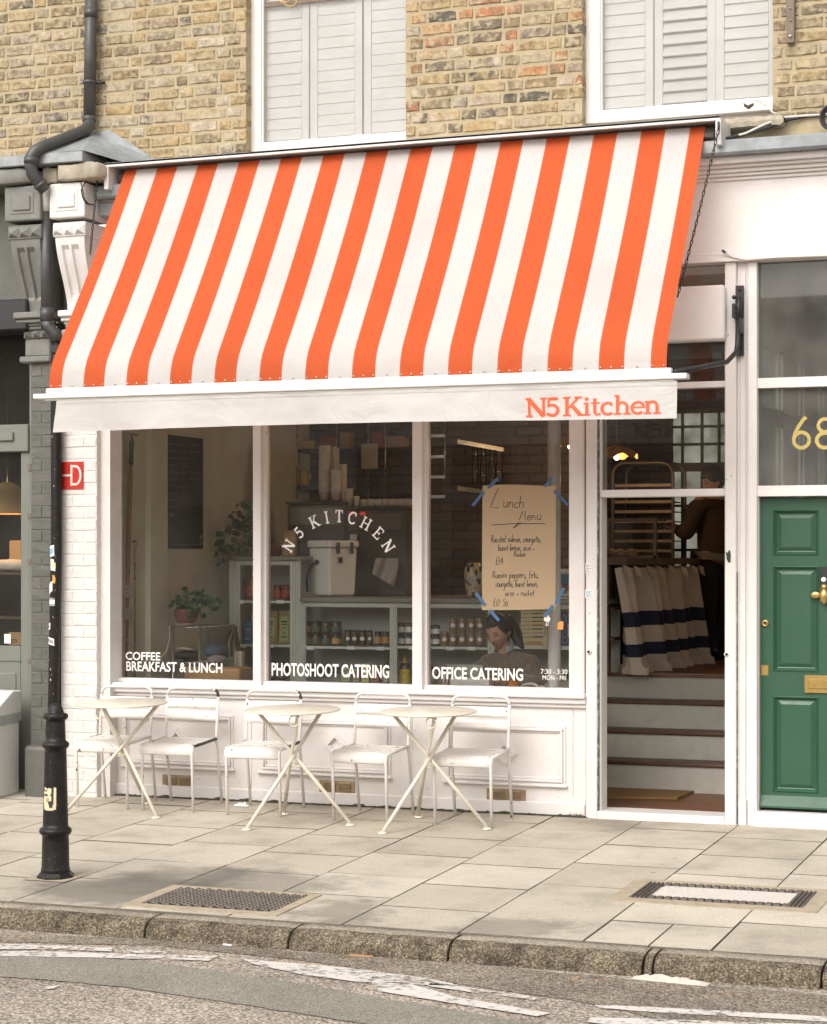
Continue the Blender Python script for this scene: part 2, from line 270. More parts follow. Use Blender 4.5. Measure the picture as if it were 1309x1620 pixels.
def worn_paint():
    m, t, o = nodes('road_paint'); L = t.links; b = N(t, 'BsdfPrincipled'); b.inputs['Roughness'].default_value = 0.7
    g = N(t, 'NewGeometry'); n = N(t, 'TexNoise', i_Scale=24.0, i_Detail=9.0, i_Roughness=0.72); L.new(g.outputs['Position'], n.inputs['Vector'])
    n2 = N(t, 'TexNoise', i_Scale=3.2, i_Detail=3.0); L.new(g.outputs['Position'], n2.inputs['Vector'])
    rc = ramp(t, [(0.3, (0.52, 0.485, 0.44)), (0.7, (0.68, 0.645, 0.60))]); L.new(n.outputs[0], rc.inputs[0]); L.new(rc.outputs[0], b.inputs['Base Color'])
    sm = N(t, 'Math', operation='MULTIPLY_ADD', n1=0.55); L.new(n2.outputs[0], sm.inputs[0]); L.new(n.outputs[0], sm.inputs[2])
    r = ramp(t, [(0.75, 1.0), (0.90, 0.0)]); L.new(sm.outputs[0], r.inputs[0])
    tr = N(t, 'BsdfTransparent'); mx = N(t, 'MixShader'); L.new(r.outputs[0], mx.inputs[0]); L.new(tr.outputs[0], mx.inputs[1]); L.new(b.outputs[0], mx.inputs[2]); L.new(mx.outputs[0], o.inputs[0])
worn_paint()
def glass_mat(name, tint=(1, 1, 1), ior=1.6, rough=0.0, dust_haze=0.0):
    m, t, o = nodes(name); L = t.links
    tr = N(t, 'BsdfTransparent'); tr.inputs[0].default_value = (*tint, 1); gl = N(t, 'BsdfGlossy'); gl.inputs['Roughness'].default_value = rough
    fr = N(t, 'Fresnel'); fr.inputs[0].default_value = ior
    mx = N(t, 'MixShader'); L.new(fr.outputs[0], mx.inputs[0]); L.new(tr.outputs[0], mx.inputs[1]); L.new(gl.outputs[0], mx.inputs[2])
    out = mx.outputs[0]
    if dust_haze:  # uneven pale veil: reflection haze put into the glass, beside some dust
        df = N(t, 'BsdfDiffuse'); df.inputs[0].default_value = (0.55, 0.54, 0.5, 1); n = N(t, 'TexNoise', i_Scale=3.0, i_Detail=8.0); L.new(coords(t), n.inputs['Vector'])
        r = ramp(t, [(0.35, dust_haze * 0.5), (0.7, dust_haze * 1.4)]); L.new(n.outputs[0], r.inputs[0])
        m2 = N(t, 'MixShader'); L.new(r.outputs[0], m2.inputs[0]); L.new(out, m2.inputs[1]); L.new(df.outputs[0], m2.inputs[2]); out = m2.outputs[0]
    L.new(out, o.inputs[0]); return m
glass_mat('shop_glass', (0.97, 0.98, 0.97), 1.56, 0.0, 0.028); glass_mat('dusty_hazy_glass', (0.88, 0.91, 0.88), 1.5, 0.0, 0.15); glass_mat('sash_glass', (0.98, 0.99, 0.99), 1.5, 0.0, 0.14); glass_mat('case_glass', (0.9, 0.9, 0.88), 1.45)

def canvas_mat(name, stripes=None):
    m, t, o = nodes(name); L = t.links
    n = N(t, 'TexNoise', i_Scale=1.6, i_Detail=8.0); tc = N(t, 'TexCoord'); L.new(tc.outputs['Object'], n.inputs['Vector'])
    rv = ramp(t, [(0.3, 0.90), (0.5, 1.0), (0.7, 1.04)]); L.new(n.outputs[0], rv.inputs[0])
    base = (0.65, 0.625, 0.605)
    if stripes:
        x0, per, duty = stripes
        sx = N(t, 'SeparateXYZ'); L.new(tc.outputs['Object'], sx.inputs[0])
        a = N(t, 'Math', operation='MULTIPLY_ADD', n1=1 / per, n2=-x0 / per); L.new(sx.outputs[0], a.inputs[0])
        fr = N(t, 'Math', operation='FRACT'); L.new(a.outputs[0], fr.inputs[0])
        r = ramp(t, [(0.0, (0.62, 0.110, 0.033)), (0.010, (0.62, 0.19, 0.10)), (0.016, (0.62, 0.110, 0.033)), (duty - 0.02, (0.62, 0.19, 0.10)), (duty - 0.012, (0.62, 0.110, 0.033)), (duty, base), (0.995, base)], 'CONSTANT'); L.new(fr.outputs[0], r.inputs[0])
        col = r.outputs[0]
    else:
        rgb = N(t, 'RGB'); rgb.outputs[0].default_value = (0.71, 0.69, 0.67, 1); col = rgb.outputs[0]
    c = mixc(t, 1.0, col, rv.outputs[0], 'MULTIPLY')
    d = N(t, 'BsdfPrincipled'); d.inputs['Roughness'].default_value = 0.75; d.inputs['Specular IOR Level'].default_value = 0.25; L.new(c, d.inputs['Base Color'])
    n2 = N(t, 'TexNoise', i_Scale=3.2, i_Detail=5.0, i_Distortion=0.8); L.new(tc.outputs['Object'], n2.inputs['Vector'])
    bp = N(t, 'Bump', i_Strength=0.6, i_Distance=0.045); L.new(n2.outputs[0], bp.inputs['Height']); L.new(bp.outputs[0], d.inputs['Normal'])
    tr = N(t, 'BsdfTranslucent'); L.new(c, tr.inputs[0]); mx = N(t, 'MixShader', n0=0.34)
    L.new(d.outputs[0], mx.inputs[1]); L.new(tr.outputs[0], mx.inputs[2]); L.new(mx.outputs[0], o.inputs[0]); return m
def menu_mat():
    m, t, o = nodes('kraft_menu'); L = t.links; d = N(t, 'BsdfPrincipled'); d.inputs['Roughness'].default_value = 0.8
    v = coords(t, False, (1, 1, 1)); wv = N(t, 'TexNoise', i_Scale=5.0, i_Detail=4.0); L.new(v, wv.inputs['Vector'])
    r = ramp(t, [(0, (0.37, 0.27, 0.165)), (1, (0.42, 0.315, 0.20))]); L.new(wv.outputs[0], r.inputs[0]); L.new(r.outputs[0], d.inputs['Base Color'])
    bp = N(t, 'Bump', i_Strength=0.3, i_Distance=0.004); L.new(wv.outputs[0], bp.inputs['Height']); L.new(bp.outputs[0], d.inputs['Normal'])
    L.new(d.outputs[0], o.inputs[0])
menu_mat()
def inner_brick():
    m, t, o = nodes('inner_brick'); L = t.links; d = N(t, 'BsdfPrincipled'); d.inputs['Roughness'].default_value = 0.9
    tc = N(t, 'TexCoord'); mp = N(t, 'Mapping'); mp.inputs['Rotation'].default_value = (rad(90), 0, 0); L.new(tc.outputs['Object'], mp.inputs[0])
    b = N(t, 'TexBrick', i_Scale=1.0); L.new(mp.outputs[0], b.inputs['Vector'])
    b.inputs['Brick Width'].default_value = 0.23; b.inputs['Row Height'].default_value = 0.08; b.inputs['Mortar Size'].default_value = 0.01
    b.inputs['Color1'].default_value = (0.075, 0.052, 0.036, 1); b.inputs['Color2'].default_value = (0.11, 0.078, 0.052, 1); b.inputs['Mortar'].default_value = (0.05, 0.038, 0.028, 1)
    L.new(b.outputs[0], d.inputs['Base Color']); bp = N(t, 'Bump', i_Strength=0.8, i_Distance=0.02); bp.invert = True; L.new(b.outputs['Fac'], bp.inputs['Height']); L.new(bp.outputs[0], d.inputs['Normal']); L.new(d.outputs[0], o.inputs[0])
inner_brick()
def back_window_mat():
    m, t, o = nodes('frosted_daylight'); L = t.links; n = N(t, 'TexNoise', i_Scale=3.5, i_Detail=6.0); L.new(coords(t, False), n.inputs['Vector'])
    r = ramp(t, [(0.35, (0.10, 0.10, 0.075)), (0.7, (0.42, 0.41, 0.33))]); L.new(n.outputs[0], r.inputs[0]); e = N(t, 'Emission', i_Strength=0.42); L.new(r.outputs[0], e.inputs[0]); L.new(e.outputs[0], o.inputs[0])
back_window_mat()
def vase_mat():
    m, t, o = nodes('vase_glaze'); L = t.links; d = N(t, 'BsdfPrincipled'); d.inputs['Roughness'].default_value = 0.25
    vo = N(t, 'TexVoronoi', i_Scale=34.0); L.new(coords(t, False, (1, 1, 0.55)), vo.inputs['Vector'])
    sp = N(t, 'SeparateColor'); L.new(vo.outputs['Color'], sp.inputs[0])
    r = ramp(t, [(0, (0.5, 0.46, 0.36)), (0.12, (0.05, 0.075, 0.04)), (0.4, (0.52, 0.32, 0.05)), (0.68, (0.06, 0.08, 0.16)), (0.8, (0.45, 0.12, 0.06)), (0.9, (0.5, 0.46, 0.36))], 'CONSTANT'); L.new(sp.outputs[0], r.inputs[0])
    k = ramp(t, [(0.46, 1.0), (0.50, 0.0)]); L.new(vo.outputs['Distance'], k.inputs[0]); c = mixc(t, k.outputs[0], (0.5, 0.46, 0.36), r.outputs[0]); L.new(c, d.inputs['Base Color']); L.new(d.outputs[0], o.inputs[0])
vase_mat()

# ------------------------------------------------------------------ mesh helpers
ORG = {}
def origin_of(o):
    while o.parent: o = o.parent
    return ORG.get(o.name, Vector((0, 0, 0)))
def tag(o, label=None, cat=None, group=None, kind=None):
    if label: o['label'] = label
    if cat: o['category'] = cat
    if group: o['group'] = group
    if kind: o['kind'] = kind
    return o
def thing(name, loc, label, cat, group=None, kind=None):
    o = bpy.data.objects.new(name, None); COL.objects.link(o); o.location = loc; o.empty_display_size = 0.1
    ORG[o.name] = Vector(loc); return tag(o, label, cat, group, kind)
class MB:
    def __init__(s): s.v = []; s.f = []; s.m = []; s.cur = 0; s.sm = []
    def add(s, vs, fs, smooth=False):
        o = len(s.v); s.v += [tuple(p) for p in vs]
        for f in fs: s.f.append([i + o for i in f]); s.m.append(s.cur); s.sm.append(smooth)
        return s
    def box(s, a, b):
        x0, x1 = sorted((a[0], b[0])); y0, y1 = sorted((a[1], b[1])); z0, z1 = sorted((a[2], b[2]))
        return s.add([(x0, y0, z0), (x1, y0, z0), (x1, y1, z0), (x0, y1, z0), (x0, y0, z1), (x1, y0, z1), (x1, y1, z1), (x0, y1, z1)],
                     [(0, 3, 2, 1), (4, 5, 6, 7), (0, 1, 5, 4), (1, 2, 6, 5), (2, 3, 7, 6), (3, 0, 4, 7)])
    def obox(s, c, size, mat=None):
        hx, hy, hz = size[0] / 2, size[1] / 2, size[2] / 2
        vs = [Vector((x, y, z)) for z in (-hz, hz) for x, y in ((-hx, -hy), (hx, -hy), (hx, hy), (-hx, hy))]
        vs = [(mat @ p if mat else p) + Vector(c) for p in vs]
        return s.add(vs, [(0, 3, 2, 1), (4, 5, 6, 7), (0, 1, 5, 4), (1, 2, 6, 5), (2, 3, 7, 6), (3, 0, 4, 7)])
    def quad(s, a, b, c, d): return s.add([a, b, c, d], [(0, 1, 2, 3)])
    def prism(s, poly, ext):
        n = len(poly); e = Vector(ext); vs = [Vector(p) for p in poly] + [Vector(p) + e for p in poly]
        return s.add(vs, [tuple(range(n))[::-1], tuple(range(n, 2 * n))] + [(i, (i + 1) % n, n + (i + 1) % n, n + i) for i in range(n)])
    def tube(s, pts, r, n=8, caps=True, closed=False):
        pts = [Vector(p) for p in pts]; m = len(pts); rs = r if isinstance(r, (list, tuple)) else [r] * m
        vs = []; prev = None
        for i, p in enumerate(pts):
            a = pts[(i - 1) % m] if closed else pts[max(i - 1, 0)]; b = pts[(i + 1) % m] if closed else pts[min(i + 1, m - 1)]
            d = (b - a).normalized() if (b - a).length > 1e-9 else Vector((0, 0, 1))
            if prev is None: u = d.orthogonal().normalized()
            else:
                u = prev - d * prev.dot(d); u = u.normalized() if u.length > 1e-6 else d.orthogonal().normalized()
            prev = u; w_ = d.cross(u)
            vs += [p + (u * math.cos(2 * math.pi * k / n) + w_ * math.sin(2 * math.pi * k / n)) * rs[i] for k in range(n)]
        fs = []
        for i in range(m if closed else m - 1):
            j = (i + 1) % m
            fs += [(i * n + k, i * n + (k + 1) % n, j * n + (k + 1) % n, j * n + k) for k in range(n)]
        if caps and not closed: fs += [tuple(range(n))[::-1], tuple((m - 1) * n + k for k in range(n))]
        return s.add(vs, fs, True)
    def lathe(s, prof, c=(0, 0, 0), n=20, caps=True, smooth=True, sq=None):
        c = Vector(c); vs = []
        for r, z in prof: vs += [c + Vector((r * math.cos(2 * math.pi * k / n), r * math.sin(2 * math.pi * k / n), z)) for k in range(n)]
        fs = []
        for i in range(len(prof) - 1): fs += [(i * n + k, i * n + (k + 1) % n, (i + 1) * n + (k + 1) % n, (i + 1) * n + k) for k in range(n)]
        if caps: fs += [tuple(range(n))[::-1], tuple((len(prof) - 1) * n + k for k in range(n))]
        return s.add(vs, fs, smooth)
    def ball(s, c, rx, ry=None, rz=None, n=14, m=9):
        ry = ry or rx; rz = rz or rx; c = Vector(c); vs = [c + Vector((0, 0, -rz))]
        for i in range(1, m):
            a = -math.pi / 2 + math.pi * i / m
            vs += [c + Vector((rx * math.cos(a) * math.cos(2 * math.pi * k / n), ry * math.cos(a) * math.sin(2 * math.pi * k / n), rz * math.sin(a))) for k in range(n)]
        vs.append(c + Vector((0, 0, rz))); L_ = len(vs) - 1
        fs = [(0, 1 + (k + 1) % n, 1 + k) for k in range(n)]
        for i in range(m - 2): fs += [(1 + i * n + k, 1 + i * n + (k + 1) % n, 1 + (i + 1) * n + (k + 1) % n, 1 + (i + 1) * n + k) for k in range(n)]
        fs += [(1 + (m - 2) * n + k, 1 + (m - 2) * n + (k + 1) % n, L_) for k in range(n)]
        return s.add(vs, fs, True)
    def grid(s, fn, nu, nv, smooth=True, close_u=False):
        vs = [fn(i / nu, j / nv) for j in range(nv + 1) for i in range(nu + (0 if close_u else 1))]
        W = nu + (0 if close_u else 1)
        fs = [(j * W + i, j * W + (i + 1) % W, (j + 1) * W + (i + 1) % W, (j + 1) * W + i) for j in range(nv) for i in range(nu)]
        return s.add(vs, fs, smooth)
    def build(s, name, mats, parent=None, bevel=0.0, label=None, cat=None, group=None, kind=None, smooth=None, solid=0.0, seg=1):
        me = bpy.data.meshes.new(name)
        org = origin_of(parent) if parent else None
        vs = [tuple(Vector(p) - org) for p in s.v] if parent else s.v
        loc = None
        if not parent and cat:                     # a thing that is one mesh: origin at its base
            xs = [p[0] for p in vs]; ys = [p[1] for p in vs]; zs = [p[2] for p in vs]
            loc = Vector(((min(xs) + max(xs)) / 2, (min(ys) + max(ys)) / 2, min(zs))); vs = [tuple(Vector(p) - loc) for p in vs]
        me.from_pydata(vs, [], s.f)
        for mn in (mats if isinstance(mats, (list, tuple)) else [mats]): me.materials.append(MATS[mn])
        me.polygons.foreach_set('material_index', s.m)
        me.polygons.foreach_set('use_smooth', [bool(x) if smooth is None else smooth for x in s.sm])
        me.update(); o = bpy.data.objects.new(name, me); COL.objects.link(o)
        if parent: o.parent = parent
        if loc is not None: o.location = loc; ORG[o.name] = loc
        if bevel:
            b = o.modifiers.new('bevel', 'BEVEL'); b.width = bevel; b.segments = seg; b.limit_method = 'ANGLE'; b.angle_limit = rad(40)
        if solid:
            k = o.modifiers.new('solid', 'SOLIDIFY'); k.thickness = solid; k.offset = 0
        return tag(o, label, cat, group, kind)
def rect(px0, py0, px1, py1, Y, thick, mb=None, yback=None):
    """a box whose front face covers a rectangle of the photograph on plane Y (front), going back by thick"""
    a = at(px0, py0, Y); b = at(px1, py1, Y)
    return (mb or MB()).box((a.x, Y, a.z), (b.x, Y + thick, b.z))
def dup(o, parent=None):
    c = o.copy(); COL.objects.link(c)
    if parent: c.parent = parent
    for ch in list(o.children): dup(ch, c)
    return c
ORD = ['first', 'second', 'third', 'fourth', 'fifth', 'sixth', 'seventh', 'eighth', 'ninth', 'tenth', 'eleventh', 'twelfth', 'thirteenth', 'fourteenth']

# ------------------------------------------------------------------ lettering
def arc(cx, cy, rx, ry, a0, a1, n=14): return [(cx + rx * math.cos(rad(a0 + (a1 - a0) * i / n)), cy + ry * math.sin(rad(a0 + (a1 - a0) * i / n))) for i in range(n + 1)]
def serif(x, y, w_, h=0.075): return ([(x - w_ / 2, y), (x + w_ / 2, y)], h)
SLAB = {
 'N': (0.95, [([(.15, .03), (.15, .97)], .10), ([(.10, .985), (.77, .02)], .17), ([(.77, .03), (.77, .97)], .10), serif(.15, .037, .30), serif(.10, .963, .22), serif(.77, .963, .30)]),
 '5': (0.70, [([(.54, .93), (.15, .93)], .13), ([(.155, .98), (.12, .5)], .085), (arc(.28, .33, .255, .275, 128, -150), .125)]),
 'K': (0.96, [([(.17, .03), (.17, .97)], .135), serif(.17, .037, .34), serif(.17, .963, .34), ([(.22, .40), (.66, .94)], .085), ([(.36, .58), (.76, .03)], .155), serif(.66, .963, .33), serif(.80, .037, .34)]),
 'i': (0.37, [([(.17, .03), (.17, .66)], .125), serif(.17, .035, .33, .07), ([(.03, .625), (.17, .645)], .07), (arc(.16, .86, .042, .042, 0, 360, 10), .085)]),
 't': (0.46, [([(.18, .88), (.18, .14)], .12), ([(.02, .64), (.40, .64)], .07), (arc(.30, .16, .12, .13, 180, 330), .085)]),
 'c': (0.62, [(arc(.32, .33, .25, .30, 55, 315), .115), (arc(.46, .54, .03, .03, 0, 360, 8), .07)]),
 'h': (0.78, [([(.17, .03), (.17, 1.02)], .125), serif(.17, .035, .33, .07), ([(.03, .985), (.17, 1.0)], .07), (arc(.37, .40, .20, .235, 165, 0), .105), ([(.57, .42), (.57, .03)], .12), serif(.58, .035, .32, .07)]),
 'e': (0.62, [(arc(.32, .33, .25, .30, 0, 318), .11), ([(.08, .36), (.60, .36)], .065)]),
 'n': (0.78, [([(.17, .03), (.17, .66)], .125), serif(.17, .035, .33, .07), ([(.03, .625), (.17, .645)], .07), (arc(.37, .40, .20, .235, 165, 0), .105), ([(.57, .42), (.57, .03)], .12), serif(.58, .035, .32, .07)]),
 'I': (0.42, [([(.2, .03), (.2, .97)], .13), serif(.2, .04, .36, .08), serif(.2, .96, .36, .08)]),
 'T': (0.84, [([(.4, .03), (.4, .97)], .13), serif(.4, .04, .36, .08), ([(.04, .955), (.76, .955)], .09), ([(.07, .96), (.07, .74)], .07), ([(.73, .96), (.73, .74)], .07)]),
 'C': (0.80, [(arc(.42, .5, .36, .46, 48, 318, 20), .13), ([(.69, .95), (.69, .66)], .08)]),
 'H': (0.95, [([(.18, .03), (.18, .97)], .13), ([(.74, .03), (.74, .97)], .13), ([(.18, .5), (.74, .5)], .08), serif(.18, .04, .34, .08), serif(.18, .96, .34, .08), serif(.74, .04, .34, .08), serif(.74, .96, .34, .08)]),
 'E': (0.80, [([(.18, .03), (.18, .97)], .13), ([(.03, .045), (.70, .045)], .09), ([(.03, .955), (.66, .955)], .09), ([(.18, .51), (.5, .51)], .08), ([(.66, .98), (.66, .74)], .075), ([(.70, .02), (.70, .28)], .075), ([(.5, .64), (.5, .38)], .07)]),
}
def band(pts, w_):
    """outline of a stroked line"""
    n = len(pts); l = []; r = []
    for i, (x, y) in enumerate(pts):
        a = pts[max(i - 1, 0)]; b = pts[min(i + 1, n - 1)]; dx, dy = b[0] - a[0], b[1] - a[1]; d = math.hypot(dx, dy) or 1
        nx, ny = -dy / d * w_ / 2, dx / d * w_ / 2; l.append((x + nx, y + ny)); r.append((x - nx, y - ny))
    return l, r
def fat(st, k): return [(p, w_ * k) for p, w_ in st]
def ink(mb, strokes, place, step=0.00012, z=[0]):
    """flat strokes put on a surface; place(u, v, lift) gives the point; each stroke lies a hair above the last"""
    k = 0
    for pts, w_ in strokes:
        l, r = band(pts, w_); n = len(pts); k += 1
        vs = [place(u, v, k * step) for u, v in l] + [place(u, v, k * step) for u, v in r]
        mb.add(vs, [(i, n + i, n + i + 1, i + 1) for i in range(n - 1)])
HAND = {  # one-line handwriting, x-height 1
 'a': (1.0, [arc(.4, .5, .35, .48, 60, 380, 9) + [(.78, 0)]]), 'b': (1.0, [[(.1, 2), (.1, 0)] + arc(.4, .5, .34, .48, -90, 150, 8)]), 'c': (.85, [arc(.45, .5, .38, .48, 50, 310, 8)]),
 'd': (1.05, [arc(.4, .5, .35, .48, 60, 350, 8), [(.78, 2), (.76, 0)]]), 'e': (.9, [[(.1, .5), (.75, .6)] + arc(.43, .5, .33, .48, 20, 320, 8)]), 'f': (.75, [arc(.45, 1.7, .25, .3, 40, 180, 5) + [(.2, -.4)], [(0, 1), (.6, 1)]]),
 'g': (1.0, [arc(.4, .5, .35, .48, 60, 350, 8), [(.78, 1), (.74, -.6)] + arc(.42, -.6, .33, .4, 0, -150, 5)]), 'h': (1.0, [[(.1, 2), (.1, 0)], arc(.42, .5, .32, .48, 170, 0, 5) + [(.76, 0)]]), 'i': (.4, [[(.15, 1), (.15, 0)], [(.15, 1.4), (.2, 1.48)]]),
 'k': (.9, [[(.1, 2), (.1, 0)], [(.7, 1), (.12, .45), (.75, 0)]]), 'l': (.4, [[(.15, 2), (.15, .1), (.3, 0)]]), 'm': (1.5, [[(.1, 1), (.1, 0)], arc(.37, .5, .27, .48, 170, 0, 5) + [(.64, 0)], arc(.93, .5, .28, .48, 170, 0, 5) + [(1.22, 0)]]),
 'n': (1.0, [[(.1, 1), (.1, 0)], arc(.42, .5, .32, .48, 170, 0, 5) + [(.75, 0)]]), 'o': (.95, [arc(.42, .5, .36, .48, 90, 450, 10)]), 'p': (1.0, [[(.1, 1), (.1, -1)], arc(.42, .5, .34, .48, 160, -160, 8)]),
 'r': (.75, [[(.1, 1), (.1, 0)], arc(.42, .55, .32, .4, 170, 50, 4)]), 's': (.8, [[(.65, .9), (.35, 1), (.15, .8), (.3, .55), (.6, .4), (.6, .1), (.3, 0), (.1, .1)]]), 't': (.7, [[(.3, 1.7), (.3, .1), (.5, 0)], [(0, 1.05), (.6, 1.1)]]),
 'u': (1.0, [[(.1, 1), (.12, .3)] + arc(.43, .32, .31, .32, 180, 350, 5), [(.76, 1), (.8, 0)]]), 'z': (.8, [[(.1, 1), (.7, 1), (.1, 0), (.75, 0)]]), 'y': (.9, [[(.1, 1), (.4, .1)], [(.75, 1), (.2, -.9)]]), 'v': (.85, [[(.1, 1), (.4, 0), (.75, 1)]]),
 'L': (1.3, [[(.9, 2.6), (.6, 1.9), (.1, .1), (1.2, 0)]]), 'M': (1.5, [[(.1, 0), (.4, 1.9), (.65, .6), (1.0, 1.9), (1.2, 0)]]), 'R': (1.3, [[(.2, 0), (.25, 2)], arc(.5, 1.5, .5, .5, 160, -90, 8) + [(1.1, 0)]]), 'C': (1.1, [arc(.6, .9, .5, .9, 50, 310, 9)]), 'F': (1.0, [[(.9, 1.9), (.2, 1.9), (.15, 0)], [(.2, 1), (.7, 1)]]),
 '1': (.5, [[(.2, 1.8), (.2, 0)]]), '2': (.95, [arc(.4, 1.35, .32, .42, 150, -20, 6) + [(.1, 0), (.8, 0)]]), '3': (.9, [arc(.35, 1.35, .3, .4, 140, -90, 6) + arc(.35, .5, .35, .48, 90, -140, 7)]), '4': (1.0, [[(.5, 1.8), (.1, .8), (.85, .8)], [(.6, 1.5), (.6, 0)]]), '5': (.9, [[(.75, 1.8), (.25, 1.8), (.2, 1.1)] + arc(.35, .6, .38, .52, 110, -140, 7)]), '0': (.95, [arc(.42, .7, .34, .68, 90, 450, 10)]),
 'P': (1.1, [[(.15, 0), (.15, 1.9)] + arc(.35, 1.45, .5, .45, 110, -90, 7)]),
 '£': (1.1, [[(.9, 1.8), (.6, 2.0), (.4, 1.6), (.4, .3), (.1, 0), (.95, 0)], [(.1, .95), (.7, .95)]]), ',': (.45, [[(.2, .1), (.05, -.4)]]), '.': (.45, [[(.15, .1), (.22, .02)]]), '+': (.9, [[(.1, .5), (.7, .5)], [(.4, .8), (.4, .2)]]), '-': (.7, [[(.1, .6), (.5, .6)]]), ' ': (.8, [])}
def hand(mb, text, x, y, size, place, wid, slant=0.12, rng=R, squeeze=1.0):
    for ch in text:
        adv, st = HAND.get(ch, HAND['o']); jy = rng.uniform(-.08, .08) * size; js = size * rng.uniform(.93, 1.07)
        ink(mb, [([(x + (u + v * slant) * js * squeeze, y + jy + v * js) for u, v in p], wid) for p in st], place)
        x += adv * size * squeeze
    return x
def scribble(mb, x0, x1, y, size, place, wid, rng=R):
    x = x0
    while x < x1:
        n = rng.randint(3, 7); pts = []
        for i in range(n * 2): pts.append((x, y + (size if i % 2 else 0) * rng.uniform(.3, 1.1))); x += size * .33
        ink(mb, [(pts, wid)], place); x += size * .8
def sans(name, body, width, height, place, mat, parent=None, offset=0.02, **kw):
    """plain sans lettering as a flat mesh fitted to width x height (cap height of the whole block)"""
    cu = bpy.data.curves.new('t', 'FONT'); cu.body = body; cu.offset = offset; cu.resolution_u = 3; cu.space_line = kw.pop('line', 0.95)
    cu.align_x = kw.pop('align', 'LEFT')
    ob = bpy.data.objects.new('t', cu); COL.objects.link(ob)
    dg = bpy.context.evaluated_depsgraph_get(); me = bpy.data.meshes.new_from_object(ob.evaluated_get(dg)); bpy.data.objects.remove(ob); bpy.data.curves.remove(cu)
    xs = [v.co.x for v in me.vertices]; ys = [v.co.y for v in me.vertices]; x0, x1, y0, y1 = min(xs), max(xs), min(ys), max(ys)
    mb = MB(); mb.add([place((v.co.x - x0) / (x1 - x0) * width, (v.co.y - y0) / (y1 - y0) * height, 0.0004) for v in me.vertices], [tuple(p.vertices) for p in me.polygons])
    bpy.data.meshes.remove(me)
    return mb.build(name, mat, parent, **kw)
# ================================================================== SETTING: road, kerb, pavement
def struct(o): o['kind'] = 'structure'; return o
def root_struct(name):
    o = bpy.data.objects.new(name, None); COL.objects.link(o); o['kind'] = 'structure'; ORG[o.name] = Vector((0, 0, 0)); return o
struct(MB().quad((-40, -40, ROAD_Z), (40, -40, ROAD_Z), (40, -3.80, ROAD_Z), (-40, -3.80, ROAD_Z)).build('road', 'chip_road'))
def road_sheet(name, px, mat, lift):
    mb = MB(); pts = [road(*p) for p in px]
    mb.add([(p.x, p.y, ROAD_Z + lift) for p in pts], [tuple(range(len(pts)))[::-1]]); return struct(mb.build(name, mat))
def jag(px, amp=1.6, n=9):
    out = []
    for i, a in enumerate(px):
        b = px[(i + 1) % len(px)]
        for k in range(n):
            t = k / n; out.append((a[0] + (b[0] - a[0]) * t + R.uniform(-amp, amp), a[1] + (b[1] - a[1]) * t + R.uniform(-amp, amp) * 0.45))
    return out
road_sheet('asphalt_patch', jag([(-60, 1508), (150, 1515), (280, 1529), (470, 1556), (640, 1586), (800, 1612), (1000, 1640), (700, 1640), (520, 1612), (330, 1582), (190, 1562), (60, 1550), (-60, 1542)], 1.4), 'patch_road', 0.004)
road_sheet('gutter_strip', jag([(-60, 1476), (250, 1486), (470, 1507), (720, 1524), (1010, 1551), (1320, 1577), (1380, 1640), (1130, 1640), (960, 1592), (700, 1553), (480, 1520), (250, 1497), (-60, 1489)], 1.6), 'gutter_road', 0.003)
for pxs in ([(-60, 1497.5), (0, 1495), (110, 1498.5), (178, 1502), (176, 1507), (100, 1504), (-60, 1503)], [(200, 1505.5), (262, 1506), (264, 1511.5), (215, 1510)], [(-60, 1508), (60, 1506.5), (200, 1511), (345, 1514.5), (330, 1522), (160, 1517), (-60, 1513.5)],
            [(384, 1519), (440, 1524), (560, 1534), (672, 1549), (715, 1557), (720, 1562), (680, 1560.5), (600, 1556), (570, 1556), (480, 1544), (400, 1527)], [(588, 1556), (640, 1556), (720, 1579), (860, 1603), (872, 1605), (850, 1610), (720, 1590), (600, 1570)], [(682, 1556), (760, 1567), (850, 1580), (846, 1584), (740, 1571), (676, 1562)],
            [(940, 1592), (1000, 1594), (1110, 1599), (1330, 1612), (1330, 1620), (1180, 1611), (1040, 1604), (950, 1597)], [(934, 1612), (1000, 1613), (1330, 1624), (1330, 1640), (1100, 1640), (930, 1619)], [(68, 1563), (95, 1561), (85, 1566), (70, 1567)]):
    road_sheet('road_marking', jag(pxs, 0.55, 6), 'road_paint', 0.0065)

